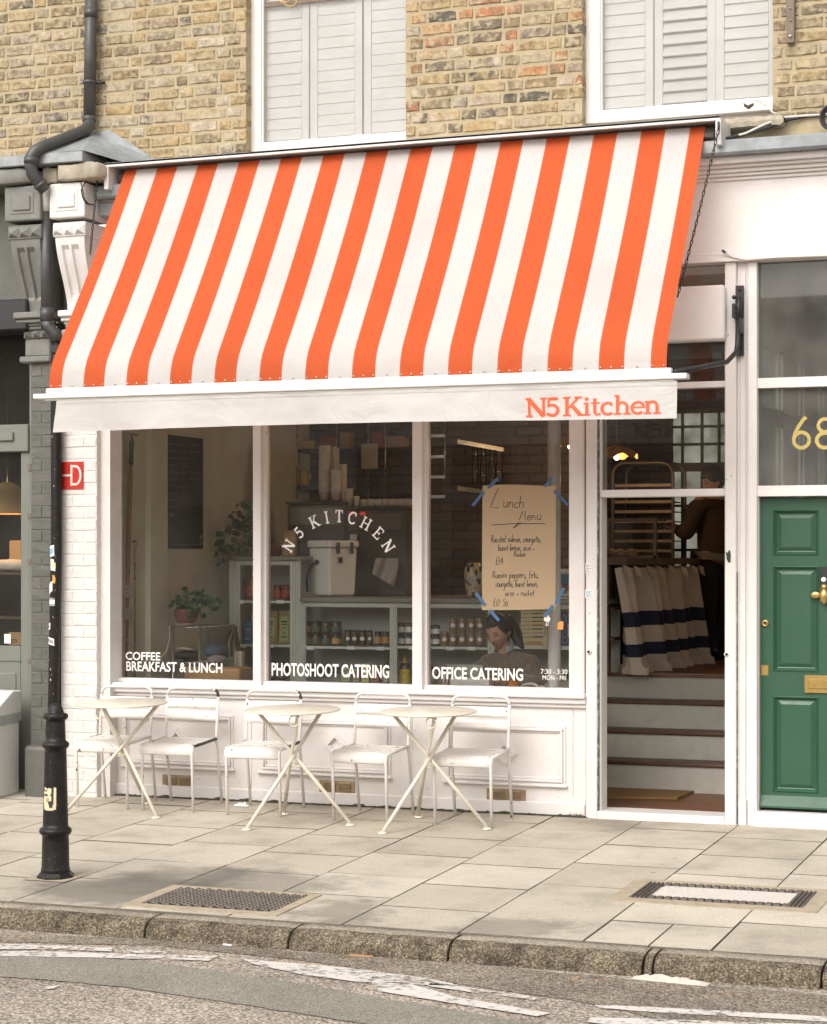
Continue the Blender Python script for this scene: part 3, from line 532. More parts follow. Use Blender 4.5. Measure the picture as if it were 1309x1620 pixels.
kerb = root_struct('kerb')
KX = [-9.2, -7.55, -6.35] + [road(p, q).x for p, q in ((224, 1487), (455, 1503), (708, 1522), (1012, 1548), (1027, 1550), (1293, 1573))] + [-0.2]
KX = sorted(KX)
def kerb_stone(x0, x1):
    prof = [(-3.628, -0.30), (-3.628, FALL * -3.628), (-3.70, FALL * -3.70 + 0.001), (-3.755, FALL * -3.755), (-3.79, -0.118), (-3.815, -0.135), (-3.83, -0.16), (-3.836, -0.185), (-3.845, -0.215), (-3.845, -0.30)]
    n = max(2, int((x1 - x0) / 0.035)); mb = MB(); W = len(prof)
    vs = []
    for i in range(n + 1):
        x = x0 + (x1 - x0) * i / n
        e = min(i, n - i) / max(1, n); er = 0.012 * max(0, 1 - min(x - x0, x1 - x) / 0.03)
        for j, (y, z) in enumerate(prof):
            k = noise.noise(Vector((x * 9, y * 14, z * 14 + x0))); k2 = noise.noise(Vector((x * 38, y * 38, z * 38)))
            amp = 0.0 if j in (0, 9) else (0.0015 if j < 3 else 0.007)
            vs.append((x, y + (k * amp + k2 * amp * 0.7) + (er if 2 < j < 9 else 0), z + (k * 0.0035 if 2 <= j < 6 else 0) - (er * 0.5 if 1 <= j < 6 else 0)))
    for j in range(W - 1):
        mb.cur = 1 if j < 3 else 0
        mb.add([], []); base = 0
        for i in range(n): mb.f.append([i * W + j, i * W + j + 1, (i + 1) * W + j + 1, (i + 1) * W + j]); mb.m.append(mb.cur); mb.sm.append(True)
    mb.v = vs
    mb.f += [[j for j in range(W)], [n * W + j for j in range(W)][::-1]]; mb.m += [0, 0]; mb.sm += [False, False]
    return mb.build('kerb_stone', ['granite', 'granite_top'], kerb)
for a, b in zip(KX[:-1], KX[1:]): kerb_stone(a + 0.006, b - 0.006)

pave = root_struct('pavement')
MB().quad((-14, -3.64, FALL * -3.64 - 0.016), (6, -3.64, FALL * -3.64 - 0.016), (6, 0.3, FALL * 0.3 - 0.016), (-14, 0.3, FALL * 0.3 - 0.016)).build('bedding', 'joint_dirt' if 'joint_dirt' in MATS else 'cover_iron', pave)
def slab(x0, x1, y0, y1):
    g = R.uniform(0.0012, 0.0035); gy = R.uniform(.002, .009); x0 += g; x1 -= g; y0 += gy; y1 -= .003; tl = [R.uniform(-0.003, 0.0005) for _ in range(4)]; c = R.choice((0.0015, 0.003, 0.004))
    P = [(x0, y0), (x1, y0), (x1, y1), (x0, y1)]; q = [(x0 + c, y0 + .001), (x1 - c, y0 + .001), (x1 - c, y1 - c), (x0 + c, y1 - c)]
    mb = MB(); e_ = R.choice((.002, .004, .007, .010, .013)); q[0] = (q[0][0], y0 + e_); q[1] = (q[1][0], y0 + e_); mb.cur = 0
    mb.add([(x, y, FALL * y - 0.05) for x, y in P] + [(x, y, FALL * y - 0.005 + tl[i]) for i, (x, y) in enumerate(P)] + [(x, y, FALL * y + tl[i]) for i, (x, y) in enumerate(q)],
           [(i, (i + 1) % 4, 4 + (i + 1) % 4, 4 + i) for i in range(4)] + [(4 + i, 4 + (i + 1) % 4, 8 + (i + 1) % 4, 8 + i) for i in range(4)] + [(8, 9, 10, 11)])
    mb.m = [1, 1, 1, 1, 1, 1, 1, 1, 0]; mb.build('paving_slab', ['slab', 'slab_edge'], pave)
CX = [-9.45, -8.83, -8.22, -7.60, -6.98, -6.365, -5.74, -5.125, -4.49, -3.865, -3.26, -2.64, -2.03, -1.42, -0.8, -0.2]
CJ = {4: [-.35, -.98, -1.64, -2.28, -3.0], 5: [-.5, -1.15, -1.80, -2.42, -3.0], 6: [-.37, -1.0, -1.65, -2.29, -2.91], 7: [-.54, -1.18, -1.83, -2.45], 8: [-.36, -1.05, -1.67, -2.35, -2.93],
      9: [-.55, -1.215, -1.85, -2.50, -3.12], 10: [-.36, -1.0, -1.65, -2.31], 11: [-.525, -1.17, -1.795, -2.64, -3.115], 12: [-.42, -1.0, -1.62, -2.30, -2.975], 13: [-.5, -1.1, -1.8, -2.5, -3.1]}
for i in range(len(CX) - 1):
    js = CJ.get(i, [-.4 - .13 * (i % 2), -1.05, -1.68, -2.33, -2.96]); ys = [0.28] + js + [-3.622]
    for k, (a, b) in enumerate(zip(ys[:-1], ys[1:])):
        if i == 11 and k == 5: slab(CX[i], -2.325, b, a); slab(-2.325, CX[i + 1], b, a)
        else: slab(CX[i], CX[i + 1], b, a)
def pz(y): return FALL * y
# drain grating
dg_ = thing('drain_cover', (-4.69, -3.25, pz(-3.25)), 'black cast iron drain grating set in warm cement behind the kerb', 'drain cover')
def frame_sheet(x0, x1, y0, y1, w_, z, name, mat, root, h=0.02):
    mb = MB()
    for a, b, c, d in ((x0 - w_, x1 + w_, y0 - w_, y0), (x0 - w_, x1 + w_, y1, y1 + w_), (x0 - w_, x0, y0, y1), (x1, x1 + w_, y0, y1)):
        mb.add([(a, c, pz(c) + z - h), (b, c, pz(c) + z - h), (b, d, pz(d) + z - h), (a, d, pz(d) + z - h), (a, c, pz(c) + z), (b, c, pz(c) + z), (b, d, pz(d) + z), (a, d, pz(d) + z)],
               [(4, 5, 6, 7), (0, 1, 5, 4), (1, 2, 6, 5), (2, 3, 7, 6), (3, 0, 4, 7)])
    return mb.build(name, mat, root)
frame_sheet(-5.055, -4.325, -3.47, -3.04, 0.075, 0.005, 'cement_surround', 'cement_warm', dg_)
MB().add([(-5.055, -3.47, pz(-3.47) + .002), (-4.325, -3.47, pz(-3.47) + .002), (-4.325, -3.04, pz(-3.04) + .002), (-5.055, -3.04, pz(-3.04) + .002)], [(0, 1, 2, 3)]).build('base_plate', 'black_iron', dg_)
for i in range(24):
    x = -5.048 + i * 0.0312; mb = MB()
    for j in range(11):
        y = -3.455 + j * 0.0385 + (0.019 if i % 2 else 0)
        if y > -3.05: continue
        mb.add([(x, y, pz(y) + .0025), (x + .025, y, pz(y) + .0025), (x + .025, y + .026, pz(y) + .0025), (x, y + .026, pz(y) + .0025), (x + .004, y + .004, pz(y) + .012), (x + .021, y + .004, pz(y) + .012), (x + .021, y + .022, pz(y) + .012), (x + .004, y + .022, pz(y) + .012)],
               [(4, 5, 6, 7), (0, 1, 5, 4), (1, 2, 6, 5), (2, 3, 7, 6), (3, 0, 4, 7)])
    mb.build('grating_bar', 'cover_iron', dg_)
ic = thing('inspection_cover', (-2.25, -2.34, pz(-2.34)), 'ribbed iron inspection cover with a pale concrete panel in the pavement', 'manhole cover')
frame_sheet(-2.70, -1.80, -2.555, -2.125, 0.09, 0.005, 'cement_surround', 'cement_warm', ic)
frame_sheet(-2.62, -1.88, -2.49, -2.19, 0.08, 0.003, 'iron_frame', 'cover_iron', ic, 0.004)
for (x, y, dx, dy) in [(-2.69 + .022 * k, -2.55, .012, .42) for k in range(4)] + [(-1.875 + .022 * k, -2.55, .012, .42) for k in range(4)] + [(-2.60 + k * .0435, yy, .034, .05) for k in range(17) for yy in (-2.55, -2.18)]:
    MB().add([(x, y, pz(y) + .004), (x + dx, y, pz(y) + .004), (x + dx, y + dy, pz(y + dy) + .004), (x, y + dy, pz(y + dy) + .004), (x + .003, y + .003, pz(y) + .013), (x + dx - .003, y + .003, pz(y) + .013), (x + dx - .003, y + dy - .003, pz(y + dy) + .013), (x + .003, y + dy - .003, pz(y + dy) + .013)],
             [(4, 5, 6, 7), (0, 1, 5, 4), (1, 2, 6, 5), (2, 3, 7, 6), (3, 0, 4, 7)]).build('rib', 'cover_iron', ic)
MB().add([(-2.59, -2.485, pz(-2.485) + .006), (-1.885, -2.485, pz(-2.485) + .006), (-1.885, -2.195, pz(-2.195) + .006), (-2.59, -2.195, pz(-2.195) + .006)], [(0, 1, 2, 3)]).build('concrete_panel', 'pale_concrete', ic)

# ================================================================== SHOP BUILDING
shop = thing('shop_building', (-5.0, 0.0, 0.0), 'yellow brick building with white painted shopfront and a green front door', 'building')
XJ, XE, BY = -7.38, -1.2, 0.10                 # joint with the neighbour, right end, brick face
W1 = (at(389, 200, BY).x, -4.955); W2 = (at(921, 150, BY).x, -2.452)
ZB = 4.34; ZT = 6.3
def wallbox(root, x0, x1, z0, z1, name='mortar_bed', y0=BY + .006, y1=BY + .13, mat='mortar'): MB().box((x0, y0, z0), (x1, y1, z1)).build(name, mat, root)
ZS1, ZS2 = 4.50, at(1180, 186, BY).z           # bottoms of the two window openings
for a, b in ((XJ, W1[0]), (W1[1], W2[0]), (W2[1], XE)): wallbox(shop, a, b, 4.2, ZT)
wallbox(shop, W1[0], W1[1], 4.2, ZS1 - .02); wallbox(shop, W2[0], W2[1], 4.2, ZS2 - .05)
BRK = {}
def brick_mesh(L_, mat, var, H=0.066, D=0.118, jit=0.0048):
    key = (round(L_, 2), mat, var, H)
    if key in BRK: return BRK[key]
    r = random.Random(var * 77 + int(L_ * 1000)); j = lambda s=jit: r.uniform(-s, s)
    n = 4 if L_ > .15 else 3
    front = []; mid = []
    xs = [-L_ / 2 + L_ * i / n for i in range(n + 1)]
    ring = [(x, -H / 2) for x in xs] + [(L_ / 2, 0)] + [(x, H / 2) for x in xs[::-1]] + [(-L_ / 2, 0)]
    c = 0.007
    mid = [(x + j(), .006 + j(.001), z + j()) for x, z in ring]
    front = [(x - math.copysign(min(c, abs(x)), x) * (abs(abs(x) - L_ / 2) < 1e-6) + j(), -.002 + j(.002), z - math.copysign(c, z) * (abs(z) > 1e-6) + j()) for x, z in ring]
    back = [(x, D, z) for x, z in ring]; m = len(ring)
    vs = front + mid + back
    fs = [tuple(range(m))] + [(i, m + i, m + (i + 1) % m, (i + 1) % m) for i in range(m)] + [(m + i, 2 * m + i, 2 * m + (i + 1) % m, m + (i + 1) % m) for i in range(m)]
    me = bpy.data.meshes.new('brick'); me.from_pydata(vs, [], fs); me.materials.append(MATS[mat]); me.update(); BRK[key] = me; return me
def put_brick(root, x0, x1, zc, y, mat, name='brick', **kw):
    o = bpy.data.objects.new(name, brick_mesh(round(x1 - x0, 2), mat, R.randrange(5), **kw)); COL.objects.link(o); o.parent = root
    o.location = Vector(((x0 + x1) / 2, y + R.uniform(-.0015, .003), zc)) - ORG[root.name]; o.rotation_euler = (0, R.uniform(-.012, .012), 0)
def brick_rows(root, x0, x1, z0, z1, matfn, holes, H=.0845):
    rows = int((z1 - z0) / H)
    for i in range(rows):
        zc = z0 + (i + .5) * H; x = x0 - (0.0 if i % 2 else .17) - R.uniform(0, .04); k = i % 2
        while x < x1:
            L_ = (.216 if k % 2 == 0 else .104) + R.uniform(-.009, .009); k += 1; a, b = x + .0055, x + L_ - .0; x += L_ + .011
            segs = [(max(a, x0), min(b, x1))]
            for hx0, hx1, hz in holes:
                if zc > hz:
                    ns = []
                    for s0, s1 in segs:
                        if s1 <= hx0 or s0 >= hx1: ns.append((s0, s1)); continue
                        if s0 < hx0: ns.append((s0, hx0))
                        if s1 > hx1: ns.append((hx1, s1))
                    segs = ns
            for s0, s1 in segs:
                if s1 - s0 > .035: put_brick(root, s0, s1, zc, BY, matfn((s0 + s1) / 2, zc))
holes = [(W1[0], W1[1], ZS1), (W2[0], W2[1], ZS2)]
brick_rows(shop, XJ, W1[0], ZB + .10, 5.80, lambda x, z: 'brick_old', [])
brick_rows(shop, W1[1], W2[0], 4.46, 5.74, lambda x, z: 'brick_mixed', [])
brick_rows(shop, W2[1], -1.92, 4.44, 5.60, lambda x, z: 'brick_brown', [])
# ---- upper sash windows with louvred shutters
def louvre_mesh(w_, h=.081):
    mb = MB(); mb.add([(-w_ / 2, -.004, -h / 2), (w_ / 2, -.004, -h / 2), (w_ / 2, .004, -h / 2), (-w_ / 2, .004, -h / 2), (-w_ / 2, -.004, h / 2), (w_ / 2, -.004, h / 2), (w_ / 2, .004, h / 2), (-w_ / 2, .004, h / 2),
            (-w_ / 2, -.008, 0), (w_ / 2, -.008, 0)], [(0, 1, 9, 8), (8, 9, 5, 4), (2, 3, 7, 6), (4, 5, 6, 7), (0, 3, 2, 1), (1, 2, 6, 5, 9), (0, 8, 4, 7, 3)])
    me = bpy.data.meshes.new('louvre'); me.from_pydata(mb.v, [], mb.f); me.materials.append(MATS['shutter_white']); me.update(); return me
mk('shutter_white', (0.725, 0.70, 0.675), 0.5, 0.03, 4, rnd=False)
def sash(px_l, X0, X1, Zb, Zt, cols, tilts, gl_x0):
    win = MB().box((X0 - .01, .26, Zb - .02), (X1, .275, Zb + .03)).build('window', 'white_clean', shop)
    m = MB()
    m.box((X0, .19, Zb), (gl_x0, .30, Zt)); m.box((gl_x0, .195, Zb), (X1, .30, Zb + .085)); m.box((X0 - .012, .215, Zb), (X0, .3, Zt))
    m.box((gl_x0 - .006, .205, Zb + .085), (gl_x0 + .012, .3, Zt))
    m.build('frame', 'white_clean', win, bevel=.004)
    MB().quad((gl_x0 + .012, .235, Zb + .085), (X1, .235, Zb + .085), (X1, .235, Zt), (gl_x0 + .012, .235, Zt)).build('pane', 'sash_glass', win)
    Ys = .275
    for (a, b), tl in zip(cols, tilts):
        xa, xb = at(a, 150, Ys).x, at(b, 150, Ys).x; sw = at(12, 0, Ys).x - at(0, 0, Ys).x
        st = MB(); st.box((xa - .058, Ys - .012, Zb), (xa - .002, Ys + .012, Zt)); st.box((xb + .002, Ys - .012, Zb), (xb + .058, Ys + .012, Zt)); st.box((xa - .002, Ys - .0115, Zb), (xb + .002, Ys + .0115, Zb + .10)); st.build('shutter_stile', 'shutter_white', win, bevel=.003)
        me = louvre_mesh(xb - xa); z = Zb + .145
        while z < Zt - .03:
            o = bpy.data.objects.new('louvre', me); COL.objects.link(o); o.parent = win; o.location = Vector(((xa + xb) / 2, Ys, z)) - ORG[shop.name]; o.rotation_euler = (rad(tl + R.uniform(-1.5, 1.5)), 0, 0); z += .0775
    MB().box((X0 - .05, Ys + .25, Zb - .1), (X1 + .05, Ys + .30, Zt + .1)).build('room_back', 'shutter_white', win)
zf = at(412, 226, .2).z
sash(392, at(391, 200, .2).x, -4.75, zf - .085, 6.2, [(421, 478), (504, 562), (589, 655)], [-7, -6, -6], at(414, 200, .2).x)
zf2 = at(958, 174, .2).z
sash(925, at(926, 150, .2).x, -2.25, zf2 - .085, 6.1, [(954, 1021), (1050, 1119), (1147, 1216)], [-9, -26, -12], at(950, 150, .2).x)
# top of the first opening: brown strips painting the brick reveal's reflection; gilt hook fittings
tw = MB(); p_ = at(413.5, 12, .225); q_ = at(419, 5, .225); tw.box((p_.x, .226, at(412, 226, .2).z + .01), (q_.x, .232, 6.0)); tw.box((q_.x, .2261, p_.z), (W1[1], .232, p_.z + .035)); tw.build('reflection_strip', 'wood_weathered', shop)
hk = MB()
for cx_, cy_ in ((451, -3), (460, 3)):
    c0 = at(cx_, cy_, .17); hk.tube([(c0.x + .045 * math.cos(a * .314), .17, c0.z + .03 * math.sin(a * .314)) for a in range(20)], .004, 5, closed=True)
hk.build('curtain_ring', 'brass', shop)
# stone sill under the second window, leaf on it
s0, s1 = at(1100, 200, -.03), at(1240, 178, -.03)
ss = MB(); zt = at(1235, 181, -.03).z; zb = at(1230, 197, -.03).z
nn = 24
ss.grid(lambda u, v: Vector((s0.x + (s1.x - s0.x) * u, -.03 + [.26, .0, -.006, 0.0, .26][round(v * 4)] + noise.noise(Vector((u * 22, v * 5, 1))) * .006, [zt, zt, (zt + zb) / 2, zb, zb][round(v * 4)] + noise.noise(Vector((u * 18, v * 9, 4))) * .008 - (.02 if u > .97 else 0) * (1 if v < .4 else -1))), nn, 4, False)
ss.build('window_sill', 'stone', shop)
lf = at(1185, 172, -.02)
LM = MB(); LM.grid(lambda u, v: lf + Vector(((u - .5) * .065, (v - .5) * .035, .006 + .022 * abs(u - .5) * 2 + .012 * math.sin(v * 5 + u * 3))), 6, 4); LM.build('fallen_leaf', 'wood_weathered', None, label='brown dead leaf lying on the stone sill under the window', cat='leaf')
MB().box((W2[0] + .6, .085, 4.28), (XE, .10, ZS2 - .03)).build('render_strip', 'mortar', shop)
wp = rect(1244, -20, 1257, 67, .06, .035); wp.build('timber_batten', 'wood_weathered', shop, bevel=.004)
sc_ = MB()
for py in (13, 32, 57):
    p = at(1250.5, py, .055); sc_.ball(p, .006 if py < 50 else .011, .006, .006 if py < 50 else .011, 8, 5)
sc_.build('screw', 'steel', shop)
# ---- cornice, fascia
c = MB(); c.box((-7.18, -.24, 4.215), (XE, .09, 4.305)); c.build('lead_gutter', 'lead', shop, bevel=.012)
MB().add([(-7.18, -.02, 4.306), (XE, -.02, 4.306), (XE, .094, 4.37), (-7.18, .094, 4.37)], [(0, 1, 2, 3)]).build('lead_flashing', 'lead', shop)
def mould(z0, steps, name='moulding', x0=-7.18, x1=XE, mat='white_paint'):
    m_ = MB()
    for h, p in steps: m_.box((x0, -p, z0), (x1, .02, z0 + h)); z0 += h
    return m_.build(name, mat, shop, bevel=.004)
mould(4.085, [(.022, .035), (.02, .06), (.025, .085), (.02, .12), (.043, .16)])
f = MB(); f.box((-7.18, -.015, 3.63), (XE, .08, 4.085)); f.build('fascia', 'white_paint', shop)
mould(3.565, [(.022, .075), (.022, .055), (.021, .035)])
# ---- party pilaster of painted brick (white) with its console
PX0, PX1, PY = -7.49, -7.20, -.15
MB().box((PX0, PY + .003, -.12), (PX1, .12, 3.3)).build('pilaster_core', 'white_masonry', shop)
def painted_bricks(root, x0, x1, y, z0, z1, mat, name='painted_brick'):
    z = z0; i = 0
    while z < z1:
        x = x0
        ls = ([.19, .10] if i % 2 else [.10, .19]) if x1 - x0 > .25 else ([.18] if i % 2 else [.09, .09])
        tot = sum(ls); k = (x1 - x0) / tot
        for l in ls: put_brick(root, x + .001, x + l * k - .001, z + .042, y, mat, name, H=.0805, D=.05, jit=.0022); x += l * k
        z += .0845; i += 1
painted_bricks(shop, PX0, PX1, PY, .02, 3.25, 'white_masonry')
MB().box((PX1, -.10, -.10), (-7.12, .1, 3.56)).build('pilaster_return', 'white_masonry', shop)
def console(root, px0, px1, mat, mat2, dz=0):
    """carved bracket: panelled block, row of pyramids, fluted tapering body, mouldings"""
    Yb = -.36; x0, x1 = at(px0, 310, Yb).x, at(px1, 310, Yb).x; zt_, zb_ = 4.315 + dz, 4.07 + dz; w_ = x1 - x0; xc = (x0 + x1) / 2
    b = MB(); b.box((x0, Yb, zb_), (x1, .0, zt_)); k = b.build('console', mat, root, bevel=.012, seg=2)
    p = MB(); zc = (zt_ + zb_) / 2
    for hx, hz, yy in ((.32 * w_, .075, .005), (.235 * w_, .05, .016)):
        p.box((xc - hx, Yb - yy, zc - hz), (xc + hx, Yb + .01, zc + hz))
    p.build('raised_panel', mat, k, bevel=.004)
    zz0, zz1 = zb_ - .125, zb_ - .025; ww = w_ * .46; yy = Yb + .03
    b = MB(); b.box((xc - ww, yy, zz0), (xc + ww, 0, zz1)); b.build('band_course', mat, k, bevel=.005)
    for q in range(3):
        cx_ = xc - ww + (q + .5) * ww * 2 / 3; h = ww / 3 * .95
        MB().add([(cx_ - h, yy - .001, zz0 + .012), (cx_ + h, yy - .001, zz0 + .012), (cx_ + h, yy - .001, zz1 - .018), (cx_ - h, yy - .001, zz1 - .018), (cx_, yy - .038, (zz0 + zz1) / 2 - .012)], [(0, 1, 4), (1, 2, 4), (2, 3, 4), (3, 0, 4)]).build('pyramid_stud', mat, k)
    zt2, zb2 = zz0, 3.44 + dz; hw0, hw1 = w_ * .41, w_ * .355
    def yprof(t): return -.32 + .115 * (1 - math.cos(t * math.pi)) * .5 + .03 * t
    body = MB(); nz = 18
    xsf = [-1, -.62, -.56, -.12, -.06, .06, .12, .56, .62, 1]
    def P(i, j):
        t = j / nz; hw = hw0 + (hw1 - hw0) * t; y = yprof(t); u = xsf[i]
        if i in (2, 3, 6, 7) and .12 < t < .82: y += .022
        return (xc + u * hw, y, zt2 + (zb2 - zt2) * t)
    vs = [P(i, j) for j in range(nz + 1) for i in range(10)]
    fs = [(j * 10 + i, (j + 1) * 10 + i, (j + 1) * 10 + i + 1, j * 10 + i + 1) for j in range(nz) for i in range(9)]
    o0 = len(vs); vs += [(xc - (hw0 + (hw1 - hw0) * j / nz), .02, zt2 + (zb2 - zt2) * j / nz) for j in range(nz + 1)] + [(xc + (hw0 + (hw1 - hw0) * j / nz), .02, zt2 + (zb2 - zt2) * j / nz) for j in range(nz + 1)]
    fs += [(j * 10, o0 + j, o0 + j + 1, (j + 1) * 10) for j in range(nz)] + [(j * 10 + 9, (j + 1) * 10 + 9, o0 + nz + 1 + j + 1, o0 + nz + 1 + j) for j in range(nz)]
    body.add(vs, fs); body.build('fluted_body', mat, k)
    mm = MB(); z = zb2
    for h, hw, y in ((.045, .50, -.25), (.03, .47, -.225), (.02, .43, -.20), (.025, .40, -.185)):
        mm.box((xc - hw * w_, y, z - h), (xc + hw * w_, .0, z)); z -= h
    mm.box((xc - .38 * w_, -.165, z - .06), (xc + .38 * w_, 0, z)); mm.build('base_moulding', mat, k, bevel=.007)
    for q in range(3):
        cx_ = xc - .36 * w_ + (q + .5) * .24 * w_; MB().add([(cx_ - .10 * w_, -.166, z - .055), (cx_ + .10 * w_, -.166, z - .055), (cx_ + .10 * w_, -.166, z - .006), (cx_ - .10 * w_, -.166, z - .006), (cx_, -.20, z - .03)], [(0, 1, 4), (1, 2, 4), (2, 3, 4), (3, 0, 4)]).build('pyramid_stud', mat, k)
    mm = MB(); mm.box((xc - .45 * w_, -.19, z - .235), (xc + .42 * w_, 0, z - .19)); mm.box((xc - .36 * w_, -.155, z - .19), (xc + .36 * w_, 0, z - .06)); mm.build('neck_moulding', mat, k, bevel=.01)
console(shop, 78, 134, 'white_masonry', 'white_masonry')
# stone cushion and lead cap above the consoles
def rough_block(name, x0, x1, y0, y1, z0, z1, mat, root, amp=.012, rr=.05):
    mb = MB(); n, m = 22, 12
    def fn(u, v):
        a = 2 * math.pi * v; ex = .22
        cy, cz = math.copysign(abs(math.cos(a)) ** ex, math.cos(a)), math.copysign(abs(math.sin(a)) ** ex, math.sin(a))
        e = 1 - .55 * max(0, abs(u - .5) * 2 - .88) / .12
        p = Vector((x0 + (x1 - x0) * u, (y0 + y1) / 2 + (y1 - y0) / 2 * cy * e, (z0 + z1) / 2 + (z1 - z0) / 2 * cz * e))
        k = noise.noise(p * 9) * amp + noise.noise(p * 30) * amp * .5; return p + Vector((0, -abs(k), k))
    mb.grid(fn, n, m * 2); return mb.build(name, mat, root)
rough_block('stone_cushion', at(88, 270, -.38).x, at(161, 268, -.38).x, -.40, .0, 4.325, 4.445, 'stone', shop)
rough_block('stone_cushion', at(66, 272, -.34).x, at(92, 268, -.34).x, -.34, .0, 4.32, 4.44, 'stone', shop, .02)
lead0 = MB(); LZ0, LZ1 = 4.445, 4.52; lx1 = at(131, 240, -.42).x; lx2 = at(166, 262, -.15).x
lead0.box((-9.5, -.42, LZ0), (lx1, .09, LZ1)); lead0.add([(lx1, -.42, LZ0), (lx2, -.12, LZ0), (lx2, .09, LZ0), (lx1, .09, LZ0), (lx1, -.42, LZ1), (lx2, -.12, LZ1 - .03), (lx2, .09, LZ1 - .03), (lx1, .09, LZ1)], [(0, 1, 5, 4), (1, 2, 6, 5), (4, 5, 6, 7), (3, 2, 1, 0)])
ap = at(150, 209, BY); ar = at(238, 248, .0)
lead0.add([(lx1 - .52, -.41, LZ1), (lx1, -.42, LZ1), (lx2 + .33, -.05, LZ1 - .10), (ar.x, .094, ar.z), (ap.x, .094, ap.z), (lx1 - .75, .094, LZ1 + .02)], [(0, 1, 4), (1, 2, 4), (2, 3, 4), (0, 4, 5)])
lead0.build('lead_cap', 'lead', shop, bevel=.006)
fl = MB(); q0, q1, q2, q3 = at(136, 222, .085), at(176, 205, .085), at(236, 250, .085), at(200, 250, .085)
fl.add([(p.x, .088, p.z) for p in (q0, at(140, 212, .085), q1, at(171, 220, .085))], [(0, 3, 2, 1)]); fl.add([(p.x, .082, p.z) for p in (at(170, 218, .085), at(176, 207, .085), at(240, 248, .085), at(205, 246, .085))], [(0, 3, 2, 1)]); fl.build('lead_flashing', 'lead', shop, solid=.004)
MB().box((-7.18, -.17, 4.10), (-7.0, .0, 4.20)).build('cornice_end', 'lead', shop, bevel=.006)

# ---- shop window: frame, mullions, panes, sill
GX0, GX1, GZ0, GZ1, GY = at(180, 900, .07).x, at(908, 900, .07).x, .825, 3.30, .07
sw = MB().box((at(165, 900, -.005).x, -.005, .80), (GX0 + .012, .12, 3.4)).build('shop_window', 'white_paint', shop, bevel=.005)
MB().box((at(153, 900, -.03).x, -.03, .80), (at(165, 900, -.03).x + .004, .12, 3.56)).build('side_frame', 'white_paint', sw, bevel=.005); MB().box((GX1 - .012, -.005, .80), (at(925, 900, -.005).x, .12, 3.4)).build('side_frame', 'white_paint', sw, bevel=.005)
MU = []
for a, b in ((400, 413), (652, 668)):
    xa, xb = at(a, 900, -.015).x, at(b, 900, -.015).x; MU.append((xa, xb)); MB().box((xa, -.015, .80), (xb, .12, 3.35)).build('mullion', 'white_paint', sw, bevel=.007, seg=2)
    MB().box((xb, .03, .80), (xb + .02, .1, 3.35)).build('glazing_bead', 'white_paint', sw)
MB().box((GX0, -.002, 3.28), (GX1, .12, 3.56)).build('head_panel', 'white_paint', sw)
MB().box((GX0, .02, .80), (GX1, .12, GZ0 + .008)).build('bottom_rail', 'white_paint', sw, bevel=.004)
for a, b in zip([GX0] + [m[1] for m in MU], [m[0] for m in MU] + [GX1]): MB().quad((a, GY, GZ0), (b, GY, GZ0), (b, GY, 3.29), (a, GY, 3.29)).build('pane', 'shop_glass', sw)
si = MB(); sx0, sx1 = at(151, 1085, -.07).x, at(925, 1095, -.07).x; si.box((sx0, -.075, .772), (sx1, .12, .806)); si.build('window_sill', 'white_paint', shop, bevel=.008, seg=2)
si = MB(); si.box((sx0 + .02, -.05, .735), (sx1, .05, .772)); si.box((sx0 + .03, -.028, .708), (sx1, .05, .735)); si.build('sill_moulding', 'white_paint', shop, bevel=.008, seg=2)
# ---- panelled stall riser
st = MB(); st.box((-7.2, 0, -.1), (at(927, 1200, 0).x, .09, .71)); stall = st.build('stall_riser', 'white_paint', shop)
st = MB(); st.box((-7.2, -.016, -.1), (at(927, 1200, 0).x, .02, .085)); st.build('plinth', 'white_paint', stall, bevel=.008)
def panel(px0, py0, px1, py1):
    a, b = at(px0, py0, 0), at(px1, py1, 0); x0, x1, z0, z1 = a.x, b.x, b.z, a.z
    m = MB()
    for i, (w_, pr) in enumerate(((.0, .012), (.018, .024), (.036, .010))):
        X0, X1, Z0, Z1 = x0 + w_, x1 - w_, z0 + w_, z1 - w_; t = .018 if i < 2 else .014
        for q in ((X0, X1, Z1 - t, Z1), (X0, X1, Z0, Z0 + t), (X0, X0 + t, Z0 + t, Z1 - t), (X1 - t, X1, Z0 + t, Z1 - t)): m.box((q[0], -pr, q[2]), (q[1], .004, q[3]))
    # sill of the panel juts a little
    m.box((x0 - .012, -.03, z0 - .012), (x1 + .012, .004, z0 + .004))
    m.build('panel_moulding', 'white_paint', stall, bevel=.004)
panel(195, 1126, 370, 1217); panel(412, 1134, 619, 1229); panel(704, 1143, 896, 1243)
for cx_, cy_ in ((281, 1170), (532, 1178), (800, 1191)):
    p = at(cx_, cy_, 0); m = MB()
    for r0, r1, pr in ((.09, .072, .016), (.072, .05, .028), (.05, .04, .012)):
        o_ = [(p.x + r0 * c, -pr, p.z + r0 * s) for c, s in ((1, 0), (0, 1), (-1, 0), (0, -1))]; i_ = [(p.x + r1 * c, -pr, p.z + r1 * s) for c, s in ((1, 0), (0, 1), (-1, 0), (0, -1))]
        ob = [(x, .003, z) for x, _, z in o_]
        m.add(o_ + i_ + ob + [(x, .003, z) for x, _, z in i_], [(k, (k + 1) % 4, 4 + (k + 1) % 4, 4 + k) for k in range(4)] + [(k, 8 + k, 8 + (k + 1) % 4, (k + 1) % 4) for k in range(4)] + [(4 + k, 4 + (k + 1) % 4, 12 + (k + 1) % 4, 12 + k) for k in range(4)])
    m.build('diamond_moulding', 'white_paint', stall)
for a, b in ((383, 398), (634, 652), (905, 907)):
    rect(a, 1110, b, 1262, -.008, .02).build('upright', 'white_paint', stall, bevel=.004)
